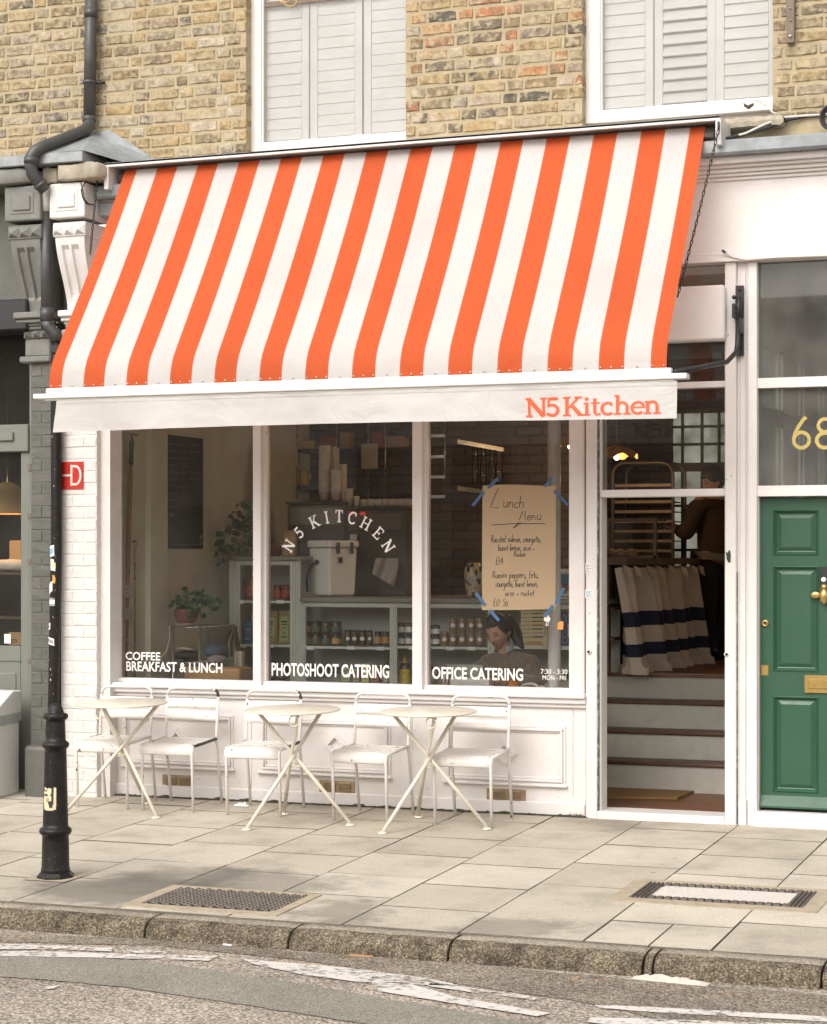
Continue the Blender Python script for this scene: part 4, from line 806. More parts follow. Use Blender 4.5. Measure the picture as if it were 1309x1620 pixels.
for x0, y0, x1, y1 in ((257, 1225, 306, 1247), (505, 1234, 562, 1256), (770, 1247, 832, 1270)):
    a, b = at(x0, y0, -.004), at(x1, y1, -.004); v = MB().box((a.x, -.005, b.z), (b.x, .01, a.z)).build('vent', 'bronze', stall, bevel=.003)
    W_, H_ = b.x - a.x, a.z - b.z; mesh_ = None
    for cx_ in (.30, .72):
        for k in range(5):
            z = b.z + H_ * (.2 + .145 * k); xc = a.x + W_ * cx_; hw = W_ * .17
            MB().add([(xc - hw, -.0055, z + .010), (xc + hw, -.0055, z + .010), (xc + hw, -.016, z), (xc - hw, -.016, z), (xc - hw, -.0055, z - .001), (xc + hw, -.0055, z - .001)], [(0, 3, 2, 1), (3, 4, 5, 2), (0, 4, 3), (1, 2, 5)]).build('louvre_slot', 'bronze', v)
    fr = MB()
    for z in (b.z + .008, a.z - .008):
        for x in (a.x + .008, b.x - .008): fr.ball((x, -.006, z), .003, .003, .003, 6, 4)
    fr.build('screw', 'bronze', v)
# ---- door bay
P0, P1 = at(927, 900, -.04).x, at(945, 900, -.04).x; D0, D1 = at(949, 900, .0).x, at(1147, 900, -.04).x; Q1 = at(1165, 900, -.04).x; R0, R1 = at(1183, 900, -.03).x, at(1198, 900, -.03).x
m_ = MB(); m_.box((P0, -.04, -.09), (P1, .12, 3.565)); m_.build('door_post', 'white_paint', shop, bevel=.006)
MB().box((P1 - .001, -.036, -.05), (P1 + .007, .0, 3.4)).build('paint_gap', 'gap_dirt', shop); rect(151.3, 690, 153.2, 1078, -.035, .03).build('paint_gap', 'gap_dirt', shop); MB().box((Q1 - .002, -.03, -.05), (Q1 + .004, .0, 1.6)).build('paint_gap', 'gap_dirt', shop)
m_ = MB(); m_.box((P1, -.005, .03), (D0 + .012, .14, 3.5)); m_.build('door_jamb', 'white_paint', shop, bevel=.004)
m_ = MB(); m_.box((D1, -.045, -.07), (Q1, .14, 3.565)); m_.build('door_post', 'white_paint', shop, bevel=.006)
m_ = MB(); m_.box((Q1, -.012, -.06), (R0, .12, 3.565)); m_.box((Q1 + .02, -.024, at(1175, 1265, -.02).z), (R0 - .014, 0, 3.50)); m_.box((Q1 + .012, -.035, -.06), (R0 - .008, 0, at(1175, 1264, -.02).z)); m_.build('pilaster_strip', 'white_paint', shop, bevel=.004)
m_ = MB(); m_.box((R0, -.035, -.06), (R1, .12, 3.565)); m_.build('door_post', 'white_paint', shop, bevel=.006)
fan = MB().box((D0, -.012, at(1050, 786, 0).z), (D1, .09, at(1050, 774, 0).z)).build('fanlight', 'white_paint', shop, bevel=.006)
MB().box((D0, -.012, at(1100, 614, 0).z), (D1, .09, at(1100, 604, 0).z)).build('transom_bar', 'white_paint', fan, bevel=.004)
MB().box((D0, -.008, at(1100, 420, 0).z), (D1, .09, 3.565)).build('head_rail', 'white_paint', fan, bevel=.004)
for y0, y1 in ((775, 613), (604, 538), (449, 419)): z0_, z1_ = at(1100, y0, .03).z, at(1100, y1, .03).z; MB().quad((D0, .03, z0_), (D1, .03, z0_), (D1, .03, z1_), (D0, .03, z1_)).build('pane', 'shop_glass', fan)
a, b = at(960, 447, -.13), at(1148, 540, -.13)
MB().box((D0 - .02, -.13, at(1140, 537, -.13).z), (at(1146, 500, -.13).x, .02, at(1146, 450, -.13).z)).build('shutter_box', 'white_paint', fan, bevel=.012)
MB().box((D0, .06, at(1100, 567, .06).z), (D1, .09, at(1100, 540, .06).z)).build('blind_rail', 'dark_green', fan)
MB().box((D1 - .10, .05, at(1140, 567, .05).z), (D1 - .045, .058, at(1140, 558, .05).z)).build('blind_clip', 'green_paint', fan)
th = MB(); th.box((P1, -.05, -.08), (D1, .2, at(1050, 1288, -.05).z)); th.build('threshold', 'white_paint', shop, bevel=.006)
# ---- green front door with glazed light and panels
E0, E1 = at(1203, 1000, .05).x, -1.62
tr = MB(); zt_, zb_ = at(1250, 768, -.01).z, at(1250, 785, -.01).z
tr.box((R1, -.02, zb_), (XE, .1, zt_)); tr.box((R1, -.02, at(1250, 613, -.01).z), (XE, .1, at(1250, 597, -.01).z)); tr.box((R1, -.02, at(1250, 412, -.01).z), (XE, .1, 3.565)); tr.box((R1, .0, -.05), (E0, .12, zt_)); tr.box((E1, -.02, -.05), (E1 + .10, .12, 3.565))
over = tr.build('overlight', 'white_paint', shop, bevel=.005)
for y0, y1 in ((769, 612), (598, 411)): z0_, z1_ = at(1250, y0, .03).z, at(1250, y1, .03).z; MB().quad((R1, .03, z0_), (E1, .03, z0_), (E1, .03, z1_), (R1, .03, z1_)).build('pane', 'dusty_hazy_glass', over)
d6 = at(1252, 716, .028); num = MB()
def on(o_, Y, s=1.0): return lambda u, v, l=0: (o_.x + u * s, Y - l, o_.z + v * s)
hgt = at(1270, 660, .028).z - at(1270, 711, .028).z
dx0 = at(1253, 700, .028).x
nn_ = [(arc(.30, .29, .24, .24, 0, 360, 22), .10), ([(.06, .32), (.10, .50), (.20, .70), (.36, .93), (.45, 1.0)], .10), (arc(1.02, .27, .25, .23, 0, 360, 22), .10), (arc(1.02, .73, .20, .20, 0, 360, 20), .095)]
for dg_k in (nn_[:2], nn_[2:]):
    num = MB(); ink(num, fat(dg_k, 1.15), on(Vector((dx0, 0, at(1270, 711, .028).z)), .028, hgt)); num.build('house_number', 'letter_gold', over)
ztop, zbot = at(1250, 787, .05).z, at(1250, 1278, .05).z
door = MB().box((E0, .075, zbot), (E1, .10, ztop)).build('front_door', 'green_paint', shop)
px = lambda x: at(x, 1000, .05).x
dz_ = lambda y: at(1250, y, .05).z
A0, A1 = px(1223), px(1296); Bx0 = E0 + E1 - A1; Bx1 = E0 + E1 - A0
rowsP = [(806, 879), (895, 1063), (1101, 1254)]
m_ = MB()
for xa, xb in ((E0, A0), (A1, Bx0), (Bx1, E1)): m_.box((xa, .05, zbot), (xb, .08, ztop))
for xa, xb in ((A0, A1), (Bx0, Bx1)):
    for ya, yb in ((787, 806), (879, 895), (1063, 1101), (1254, 1278)): m_.box((xa, .0502, dz_(yb)), (xb, .08, dz_(ya)))
m_.build('door_frame', 'green_paint', door)
for xa, xb in ((A0, A1), (Bx0, Bx1)):
    for ya, yb in rowsP:
        z0, z1 = dz_(yb), dz_(ya); p = MB(); mo = .024; q = .05
        def ringq(i0, y0, i1, y1):
            o_ = [(xa + i0, y0, z0 + i0), (xb - i0, y0, z0 + i0), (xb - i0, y0, z1 - i0), (xa + i0, y0, z1 - i0)]; n_ = [(xa + i1, y1, z0 + i1), (xb - i1, y1, z0 + i1), (xb - i1, y1, z1 - i1), (xa + i1, y1, z1 - i1)]
            p.add(o_ + n_, [(k, (k + 1) % 4, 4 + (k + 1) % 4, 4 + k) for k in range(4)])
        ringq(0, .0495, .008, .043); ringq(.008, .043, mo, .066); ringq(mo, .066, mo + .006, .068); ringq(mo + .006, .068, mo + .03, .056)
        i1 = mo + .03; p.add([(xa + i1, .056, z0 + i1), (xb - i1, .056, z0 + i1), (xb - i1, .056, z1 - i1), (xa + i1, .056, z1 - i1)], [(0, 1, 2, 3)])
        p.build('door_panel', 'green_paint', door)
wb = MB(); wb.add([(E0, .05, zbot + .075), (E1, .05, zbot + .075), (E1, .01, zbot + .012), (E0, .01, zbot + .012), (E0, .01, zbot), (E1, .01, zbot), (E1, .06, zbot), (E0, .06, zbot)], [(0, 3, 2, 1), (3, 4, 5, 2), (4, 7, 6, 5), (0, 7, 4, 3), (1, 2, 5, 6)]); wb.build('weatherboard', 'green_paint', door)
l0, l1 = at(1273, 1068, .045), at(1273, 1096, .045); xm = (E0 + E1) / 2; lw = xm - l0.x
m_ = MB(); m_.box((l0.x, .036, l1.z), (xm + lw, .052, l0.z)); lb = m_.build('letter_box', 'brass', door, bevel=.003)
MB().box((l0.x + .028, .028, l1.z + .028), (xm + lw - .028, .04, l0.z - .026)).build('flap', 'brass', lb, bevel=.003)
p = at(1211, 986, .045); k = MB(); k.lathe([(.024, 0), (.024, .008), (.018, .014), (.011, .016), (.011, .012)], (0, 0, 0), 18); k.v = [(x + p.x, .05 - z, y + p.z) for x, y, z in k.v]; k.build('door_lock', 'brass', door)
MB().box((p.x - .003, .0335, p.z - .006), (p.x + .003, .036, p.z + .006)).build('keyhole', 'black_iron', door)
a, b = at(1204.5, 1052, .045), at(1216, 1069, .045); eo = MB().box((a.x, .044, b.z), (b.x, .051, a.z)).build('escutcheon', 'brass', door, bevel=.002)
MB().lathe([(.007, 0), (.009, .004), (.004, .007)], (0, 0, 0), 10).build('keyhole_cover', 'bronze', eo).location = Vector(((a.x + b.x) / 2, .043, (a.z + b.z) / 2)) - ORG[shop.name]
kc = at(1304, 945, .03); kn = MB(); kn.lathe([(.004, .055), (.020, .048), (.026, .03), (.030, .005), (.026, -.02), (.014, -.04), (.003, -.046)], kc, 16, True); kn.lathe([(.02, .0), (.02, .03)], kc + Vector((0, 0, .05)), 12)
kn.ball(kc + Vector((-.055, .004, .014)), .03, .008, .022, 12, 7); kn.ball(kc + Vector((.055, .004, .014)), .03, .008, .022, 12, 7); kn.build('door_knocker', 'brass', door)
ic0, ic1 = at(1297, 897, .035), at(1316, 930, .035); nb = MB().box((ic0.x, .03, ic1.z), (ic1.x, .05, ic0.z)).build('doorbell', 'black_metal', door, bevel=.004)
ib = MB(); ib.lathe([(.016, 0), (.016, .004), (.011, .007)], (0, 0, 0), 16); bc = at(1303.5, 917, .03); ib.v = [(x + bc.x, .03 - z, y + bc.z) for x, y, z in ib.v]; ib.build('bell_button', 'white_clean', nb)
MB().box((bc.x - .010, .026, ic1.z + .004), (bc.x + .012, .031, ic1.z + .014)).build('name_slot', 'white_clean', nb)
MB().box((R1 - .02, -.06, -.1), (XE, .25, zbot - .02)).build('door_step', 'white_paint', shop, bevel=.006)
# hallway behind the green door
hx0, hx1 = R1 - .07, XE + .1
MB().box((hx0 - .02, .13, .2), (hx0, 4.5, 3.7)).build('hall_side', 'hall_white', shop)
hp = MB()
for ya in (.30, 1.15, 2.0, 2.85):
    for z0, z1 in ((1.55, 2.02), (2.10, 2.60), (2.68, 3.10)):
        for q in ((ya, ya + .70, z1 - .02, z1), (ya, ya + .70, z0, z0 + .02), (ya, ya + .02, z0, z1), (ya + .68, ya + .70, z0, z1)): hp.box((hx0, q[0], q[2]), (hx0 + .018, q[1], q[3]))
hp.build('hall_moulding', 'hall_white', shop)
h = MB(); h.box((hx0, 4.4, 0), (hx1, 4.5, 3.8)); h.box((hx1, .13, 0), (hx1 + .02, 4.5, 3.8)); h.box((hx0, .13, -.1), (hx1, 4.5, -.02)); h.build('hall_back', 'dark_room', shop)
MB().box((hx0, .13, 3.62), (hx1, 4.5, 3.7)).build('hall_ceiling', 'hall_white', shop)
MB().box((hx0, 4.3, .2), (hx0 + .45, 4.35, 3.0)).build('inner_door', 'hall_white', shop)
# window-frame and post details: stickers, bolts, holes
for pxa, pya, pxb, pyb, Y, mt in ((926.5, 891, 936, 907, -.042, 'grey_print'), (926, 933, 938, 946, -.042, 'blue_print')):
    a, b = at(pxa, pya, Y), at(pxb, pyb, Y); s_ = MB().box((a.x, Y, b.z), (b.x, Y + .003, a.z)).build('notice', 'paper_white', shop)
    t_ = MB(); q = b.z
    for k in range(5): t_.box((a.x + .004, Y - .0008, b.z + .006 + k * (a.z - b.z - .01) / 5), (b.x - .004 - .012 * (k % 2), Y + .001, b.z + .010 + k * (a.z - b.z - .01) / 5))
    t_.build('print', mt, s_)
a, b = at(153.5, 870, -.032), at(163, 887, -.032); s_ = MB().box((a.x, -.033, b.z), (b.x, -.03, a.z)).build('notice', 'paper_white', shop); t_ = MB()
for k in range(6): t_.box((a.x + .004, -.0338, b.z + .006 + k * .011), (b.x - .006 - .01 * (k % 3), -.032, b.z + .010 + k * .011))
t_.build('print', 'grey_print', s_)
for cx_, cy_ in ((932, 1031), (1150, 1035)):
    p = at(cx_, cy_, -.046); k = MB(); k.lathe([(.017, 0), (.017, .004), (.010, .006)], (0, 0, 0), 14); k.v = [(x + p.x, p.y - z, y + p.z) for x, y, z in k.v]; kk = k.build('bolt_plate', 'white_clean', shop)
    k = MB(); k.lathe([(.009, .0062), (.009, .009)], (0, 0, 0), 12); k.v = [(x + p.x, p.y - z, y + p.z) for x, y, z in k.v]; k.build('keyhole', 'black_iron', shop)
gs = MB(); g0 = at(1153, 881, -.047)
gs.add([(g0.x + u, -.0475, g0.z + v) for u, v in ((-.018, .035), (-.006, .025), (0, .04), (.010, .042), (.014, .01), (.012, -.035), (-.002, -.036), (-.012, -.015))], [tuple(range(8))]); gs.build('torn_sticker', 'dark_green', shop)

# ================================================================== NEIGHBOURING SHOP (left edge)
nb_ = thing('neighbouring_shop', (-8.4, 0, 0), 'grey painted shopfront with sage door under brown brick, cut by the left edge', 'building')
wallbox(nb_, -9.6, XJ - .003, 4.3, ZT); brick_rows(nb_, -8.55, XJ - .004, 4.60, 5.95, lambda x, z: 'brick_brown' if x < -7.9 or R.random() < .5 else 'brick_old', [])
GP0, GP1 = -7.735, -7.545
MB().box((GP0, PY + .003, -.12), (GP1, .12, 3.3)).build('pilaster_core', 'grey_masonry', nb_)
painted_bricks(nb_, GP0, GP1, PY, .45, 3.12, 'grey_masonry')
MB().box((GP1, -.02, -.1), (PX0 - .002, .12, 4.3)).build('party_gap', 'grey_masonry', nb_)
q = MB(); q.box((at(37, 1200, -.26).x, -.26, -.1), (at(76, 1200, -.26).x, .1, at(60, 1180, -.26).z)); q.build('plinth_block', 'grey_masonry', nb_, bevel=.03, seg=2)
console(nb_, 7, 64, 'grey_stucco', 'grey_stucco')
rough_block('stone_cushion', -9.4, at(64, 272, -.38).x, -.40, .0, 4.325, 4.44, 'grey_stucco', nb_, .008)
MB().box((-9.5, -.05, 3.55), (GP0 + .02, .1, 4.32)).build('fascia', 'grey_masonry', nb_)
MB().box((-9.5, -.22, 3.32), (at(42, 500, -.22).x, .1, 3.54)).build('blind_box', 'black_metal', nb_, bevel=.01)
SY = .05; NX = at(48, 800, SY).x
zz = lambda y, x=20: at(x, y, SY).z
MB().box((-9.5, SY - .03, zz(715)), (NX, SY + .07, zz(672))).build('transom', 'sage_paint', nb_, bevel=.006)
MB().box((-9.5, SY - .05, zz(698)), (at(26, 690, SY).x, SY - .02, zz(684))).build('door_closer', 'sage_paint', nb_, bevel=.006)
MB().box((at(33, 800, SY).x, SY, -.02), (at(47.5, 800, SY).x, SY + .06, zz(715))).build('door_stile', 'sage_paint', nb_, bevel=.005)
MB().box((at(47.5, 800, SY).x, SY - .01, -.1), (GP0 + .02, SY + .06, 3.4)).build('door_jamb', 'sage_paint', nb_, bevel=.005)
MB().box((-9.5, SY, -.02), (at(33, 800, SY).x, SY + .06, zz(1022))).build('door_bottom', 'sage_paint', nb_, bevel=.005)
rect(-90, 1062, 26, 1215, SY - .008, .02).build('door_panel', 'sage_paint', nb_, bevel=.008)
rect(-90, 1043, 34, 1046, SY - .008, .02).build('bead', 'sage_paint', nb_)
for y0, y1 in ((734, 745), (812, 820), (884, 892), (1042, 1048)): rect(43.5, y0, 49, y1, SY - .016, .02).build('hinge', 'wood_weathered', nb_)
for x_, z0_, z1_ in ((at(33, 800, SY).x, zz(1022), zz(715)), (NX, zz(672), 3.5)): MB().quad((-9.5, SY + .03, z0_), (x_, SY + .03, z0_), (x_, SY + .03, z1_), (-9.5, SY + .03, z1_)).build('pane', 'shop_glass', nb_)
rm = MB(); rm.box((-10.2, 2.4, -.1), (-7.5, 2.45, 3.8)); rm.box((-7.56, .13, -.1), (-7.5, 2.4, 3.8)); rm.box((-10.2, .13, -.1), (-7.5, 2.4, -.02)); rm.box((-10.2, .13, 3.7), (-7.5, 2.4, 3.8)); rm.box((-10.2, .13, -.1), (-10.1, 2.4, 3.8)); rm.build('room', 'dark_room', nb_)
MB().box((-9.5, SY, -.12), (NX, .3, .0)).build('door_step', 'grey_masonry', nb_)
# lamp, board and bread behind the neighbour's glass
lp = at(12, 803, .9); ls = thing('table_lamp', (lp.x, .9, lp.z - .9), 'pale cone lampshade glowing behind the sage door glass', 'lamp')
m = MB(); m.lathe([(.27, -.05), (.255, 0), (.10, .17), (.03, .2)], lp, 24, False); m.build('lamp_shade', 'shade_paper', ls)
m = MB(); m.ball(lp + Vector((-.03, -.05, .09)), .022); m.build('lamp_bulb', 'bulb', ls)
l_ = bpy.data.lights.new('lamp_light', 'POINT'); l_.energy = 4; l_.color = (1, .7, .4); l_.shadow_soft_size = .04; lo_ = bpy.data.objects.new('lamp_light', l_); COL.objects.link(lo_); lo_.parent = ls; lo_.location = Vector((-.03, -.02, .04)) + lp - ORG[ls.name]
m = MB(); m.tube([lp + Vector((0, 0, .18)), lp + Vector((0, 0, 1.2))], .006, 6); m.build('lamp_cord', 'black_metal', ls)
b0 = at(10, 905, .8); m = MB(); m.box((b0.x - .5, .7, b0.z - .02), (b0.x + .22, 1.2, b0.z)); m.box((b0.x - .5, .7, b0.z - .36), (b0.x + .22, 1.2, b0.z - .34)); m.build('display_shelf', 'case_wood', None, label='dark wooden display shelf behind the sage door glass', cat='shelf')
m = MB(); c0 = at(12, 890, .8); m.grid(lambda u, v: Vector((c0.x - .28 + .5 * u, .85 + .09 * math.cos(v * 6.28), b0.z + .05 + .05 * math.sin(v * 6.28) + .012 * noise.noise(Vector((u * 14, v * 6, 0))))), 20, 10); m.build('bread_loaf', 'litter_white', None, label='floury pale loaf on the shelf behind the sage door glass', cat='bread')
m = MB(); q0, q1 = at(14, 855, 1.3), at(34, 905, 1.3); m.box((q0.x, 1.3, q1.z), (q1.x, 1.32, q0.z)); m.build('bread_board', 'cardboard', None, bevel=.03, label='brown wooden board standing on the shelf behind the sage door', cat='board')
q0, q1 = at(14, 1000, .082), at(33, 1021, .082); cc = thing('cctv_card', (q0.x, .082, q1.z), 'brown card reading CCTV inside the bottom of the sage door glass', 'sign')
MB().box((q0.x, .083, q1.z), (q1.x, .086, q0.z)).build('card', 'cardboard', cc)
sans('lettering', 'CCTV', (q1.x - q0.x) * .62, .03, lambda u, v, l: (q0.x + .012 + u, .0825 - l, q1.z + .015 + v), 'ink', cc)
q0, q1 = at(7, 1003, .075), at(17, 1018, .075); m = MB(); m.box((q0.x, .076, q1.z), (q1.x, .079, q0.z)); m.build('price_sticker', 'paper_white', None, label='small white sticker on the sage door glass beside the brown card', cat='sticker')
# ================================================================== AWNING
AX0, AX1, AYT, AYF = -6.945, -2.82, -.20, -1.22
ZTOP, ZBAR = 4.405, 2.775
aw = thing('awning', (-4.88, -.6, 2.5), 'orange and white striped awning pulled out over the cafe window', 'awning')
canvas_mat('canvas_striped', (-6.691, .3145, .5)); canvas_mat('canvas_plain')
def canvas(u, v):
    x = AX0 + (AX1 - AX0) * u
    # straight fall from the roller, then over the front rail and down
    L1 = .86; y1, z1 = AYF + .058, ZBAR + .225
    if v < L1:
        t = v / L1; y = AYT + (y1 - AYT) * t; z = ZTOP + (z1 - ZTOP) * t
        sag = math.sin(math.pi * t) * .022; y += sag * .8; z -= sag * .5
    else:
        t = (v - L1) / (1 - L1); sl = (y1 - AYT) / (z1 - ZTOP) * -.225       # leaves along the slope, arrives upright
        y = y1 + (sl * t * (1 - t) ** 2) + (AYF - .002 - y1) * (3 * t * t - 2 * t ** 3); z = z1 - .23 * t
    wv = .005 * noise.noise(Vector((x * 1.3, v * 2.2, 3))) + .0035 * math.sin(x * 20 + 1.5 * math.sin(v * 3)) * (1 - abs(v - .9) * 3 if v > .6 else .2)
    return Vector((x, y - wv, z + wv * .6))
m = MB(); m.grid(canvas, 160, 40); m.build('canvas', 'canvas_striped', aw).location = (0, 0, 0)
cn = [o for o in aw.children if o.name.startswith('canvas')][0]
for v_ in cn.data.vertices: v_.co += ORG[aw.name]             # stripes are measured in world metres
cn.location = -ORG[aw.name]
m = MB(); m.box((AX0 - .11, -.30, 4.428), (AX1 + .115, .0, 4.446)); m.box((AX0 - .11, -.30, 4.415), (AX1 + .115, -.285, 4.446)); m.box((AX0 - .11, -.05, 4.25), (AX1 + .09, .0, 4.43)); m.box((AX0 - .11, -.19, 4.265), (AX1 + .10, -.05, 4.28))
ca = m.build('cassette', 'awning_white_metal', aw, bevel=.003)
for x in (AX0 - .115, AX1 + .085):
    m = MB(); m.box((x, -.298, 4.262), (x + .035, .0, 4.427)); m.build('end_cap', 'awning_white_metal', ca, bevel=.004)
m = MB(); m.tube([(AX0 - .06, -.155, 4.36), (AX1 + .05, -.155, 4.36)], .042, 16); m.build('roller', 'steel', ca)
m = MB(); m.box((AX0 - .02, AYF - .012, ZBAR - .012), (AX1 + .028, AYF + .035, ZBAR + .022)); m.box((AX0 - .105, AYF - .032, ZBAR - .047), (AX1 + .125, AYF + .05, ZBAR - .013)); m.box((AX0 - .03, AYF - .02, ZBAR - .058), (AX1 + .05, AYF + .04, ZBAR - .047)); m.build('front_bar', 'awning_white_metal', aw, bevel=.005)
VZ0, VZ1 = ZBAR - .055, 2.515
def val(u, v):
    x = AX0 + .065 + (AX1 - AX0 + .0) * u - (.035 * v * (1 - u) if u < .02 else 0)
    wv = .010 * v * math.sin(x * 4.2 + 1) + .006 * v * math.sin(x * 11) + .004 * noise.noise(Vector((x * 6, v * 3, 0)))
    dz = .010 * math.sin(x * 1.1 + .7) * v - .008 * v * u
    return Vector((x, AYF - .012 - wv, VZ0 + (VZ1 - VZ0) * v + dz))
m = MB(); m.grid(val, 140, 10); va = m.build('valance', 'canvas_plain', aw)
m = MB(); m.grid(lambda u, v: val(u, v * .12) + Vector((0, -.003, 0)), 140, 1); m.build('valance_hem', 'canvas_plain', va)
TX0, TX1 = at(831, 640, AYF - .02).x, at(1043, 640, AYF - .02).x; tb, tt = at(936, 657, AYF - .02).z, at(860, 628, AYF - .02).z
word = MB(); x = 0; plc = []
for ch in ('N', '5', ' ', 'K', 'i', 't', 'c', 'h', 'e', 'n'):
    if ch == ' ': x += .13; continue
    plc.append((ch, x)); x += SLAB[ch][0] * .90
tot = x - .05; sx = (TX1 - TX0) / tot; sz = (tt - tb) * .97
def vplace(side):
    def f(u, v, l=0):
        X = TX0 + u * sx; uu = (X - AX0 - .065) / (AX1 - AX0); Z = tb + v * sz; vv = (Z - VZ0) / (VZ1 - VZ0); p = val(max(.03, uu), vv)
        return (X, p.y - .0022 - l if side else p.y + .002 + l, Z)
    return f
for side in (1, 0):
    word = MB()
    for ch, x in plc: ink(word, [([(x + u, v) for u, v in pts], w_) for pts, w_ in fat(SLAB[ch][1], 1.18)], vplace(side))
    word.build('lettering', 'letter_orange' if side else 'show_through', va)
riv = None
for k in range(14):
    xs = [-7.0055 + .3145 * k + q for q in (.012, .079, .146, .235)]
    for x in xs:
        if AX0 + .005 < x < AX1 - .005:
            if riv is None:
                mm = MB(); mm.ball((0, 0, 0), .0062, .004, .0062, 8, 5); riv = bpy.data.meshes.new('rivet'); riv.from_pydata(mm.v, [], mm.f); riv.materials.append(MATS['steel'])
            o = bpy.data.objects.new('rivet', riv); COL.objects.link(o); o.parent = aw; o.location = Vector((x, canvas((x - AX0) / (AX1 - AX0), .975).y - .003, ZBAR + .036)) - ORG[aw.name]
# folding arms with wall brackets
for pxs in ((1, [(1169, 470, -.10), (1168.5, 505, -.11), (1167, 545, -.14), (1165, 557, -.17), (1150, 573, -.34), (1110, 581, -.72), (1068, 588, -1.19)]),):
    pts = [at(*p) for p in pxs[1]]
    a1 = MB(); a1.tube(pts[1:], .0155, 10); arm = a1.build('arm', 'black_metal', aw)
    a1 = MB(); a1.tube(pts[:2], .021, 10); a1.ball(pts[0] + Vector((-.03, 0, -.0)), .014); a1.build('pivot', 'black_metal', arm)
    br = MB(); q0, q1 = at(1164.5, 452, -.05), at(1177, 563, -.05); br.box((q0.x, -.055, q1.z), (q1.x, -.04, q0.z)); b_ = br.build('bracket', 'black_metal', aw, bevel=.003)
    br = MB(); q0, q1 = at(1158, 480, -.12), at(1171, 502, -.12); br.box((q0.x, -.12, q1.z), (q1.x, -.05, q0.z)); br.box((q1.x - .008, -.13, q1.z - .10), (q1.x + .012, -.05, q1.z)); br.build('bracket_head', 'black_metal', b_, bevel=.004)
    br = MB()
    for yy in (459, 472, 538, 551): p = at(1171, yy, -.056); br.ball(p, .010, .006, .010, 8, 5)
    for yy in (486, 494): p = at(1164.5, yy, -.121); br.ball(p, .009, .006, .009, 8, 5)
    br.build('bolt', 'black_iron', b_)
ax = AX0 - .03; a1 = MB(); a1.tube([(ax - .1, -.06, 3.35), (ax - .1, -.12, 3.05), (ax - .02, -.4, 2.95), (AX0 + .05, -1.18, 2.79)], .0155, 10); a1.build('arm', 'black_metal', aw)
# winding chains, link by link
lk = None
def chain(p, q, sag, n):
    global lk
    root = MB(); root.tube([p + Vector((0, 0, .05)), p], .008, 6); ch = root.build('chain', 'chain_metal', aw)
    if lk is None:
        mm = MB(); pts = [(.0085 * math.cos(t) , 0, .021 * math.sin(t) ) for t in [k * math.pi / 5 for k in range(10)]]
        mm.tube(pts, .0036, 5, closed=True); lk = bpy.data.meshes.new('link'); lk.from_pydata(mm.v, [], mm.f); lk.materials.append(MATS['chain_metal']); lk.polygons.foreach_set('use_smooth', [True] * len(lk.polygons))
    prev = None
    for i in range(n + 1):
        t = i / n; c_ = p.lerp(q, t) + Vector((0, 0, -sag * math.sin(math.pi * t)))
        if prev is not None:
            mid = (c_ + prev) / 2; d = c_ - prev
            o = bpy.data.objects.new('link', lk); COL.objects.link(o); o.parent = ch
            o.rotation_mode = 'QUATERNION'; o.rotation_quaternion = d.to_track_quat('Z', 'Y') @ Matrix.Rotation(rad(90 if i % 2 else 25), 3, 'Z').to_quaternion(); o.scale = (1, 1, d.length / .034)
            o.location = mid - ORG[aw.name]
        prev = c_
p0, p1 = at(1137, 205, -.31), at(1072, 470, -.60); chain(p0, p1, .02, 34)
p0, p1 = at(153, 295, -.30), at(143, 402, -.36); chain(p0, p1, .0, 14)

# ================================================================== RAINWATER PIPE
pipe = thing('drain_pipe', at(86, 1256, -.2), 'dark grey rainwater pipe between the grey and the white pilaster', 'drainpipe')
def pp(x, y, Y): return at(x, y, Y)
m = MB(); m.tube([pp(145, -40, .03), pp(141.5, 196, .03)], .044, 14); m.build('upper_pipe', 'grey_plastic', pipe)
m = MB(); pts = [pp(141.5, 190, .03), pp(141, 200, .01), pp(133, 207, -.05), pp(100, 220, -.25), pp(68, 232, -.42), pp(56, 239, -.46), pp(50, 248, -.47), pp(49, 262, -.47), pp(52, 275, -.46), pp(60, 286, -.44), pp(71, 301, -.39)]
m.tube(pts, [.046, .046, .044, .041, .041, .044, .045, .044, .045, .043, .042], 14); m.build('offset_pipe', 'grey_plastic', pipe)
for a, b, r in ((( 144, 14, .03), (144, 28, .03), .050), ((142, 128, .03), (142, 133, .03), .049), ((141.6, 184, .03), (141.5, 193, .03), .050), ((50, 249, -.47), (49.3, 259, -.47), .052), ((62, 289, -.435), (66, 294, -.42), .05)):
    m = MB(); m.tube([pp(*a), pp(*b)], r, 14); m.build('pipe_collar', 'grey_plastic', pipe)
m = MB(); q = pp(150, 131, .05); m.tube([q, q + Vector((.07, .03, 0))], .012, 6); m.build('pipe_clip', 'black_metal', pipe)
m = MB(); m.tube([pp(74, 296, -.30), pp(73.5, 335, -.28)], .040, 14); m.build('white_stub', 'white_masonry', pipe)
m = MB(); m.tube([pp(73.5, 335, -.28), pp(74.5, 520, -.24)], .042, 14); m.build('middle_pipe', 'grey_plastic', pipe)
m = MB(); m.tube([pp(74.5, 487, -.24), pp(74.6, 508, -.24)], .050, 14); m.build('pipe_collar', 'grey_plastic', pipe)
m = MB(); m.tube([pp(74.6, 508, -.24), pp(76, 516, -.24), pp(82, 522, -.23), pp(88, 528, -.22), pp(90, 540, -.21)], [.046, .047, .043, .046, .045], 14); m.build('elbow', 'grey_plastic', pipe)
m = MB(); m.tube([pp(90, 535, -.21), pp(89.5, 620, -.21), pp(90, 860, -.21), pp(87, 1010, -.21), pp(84.5, 1140, -.21), pp(84.5, 1257, -.21)], .0405, 14); low = m.build('lower_pipe', 'black_iron', pipe)
for y in (553, 872): pass
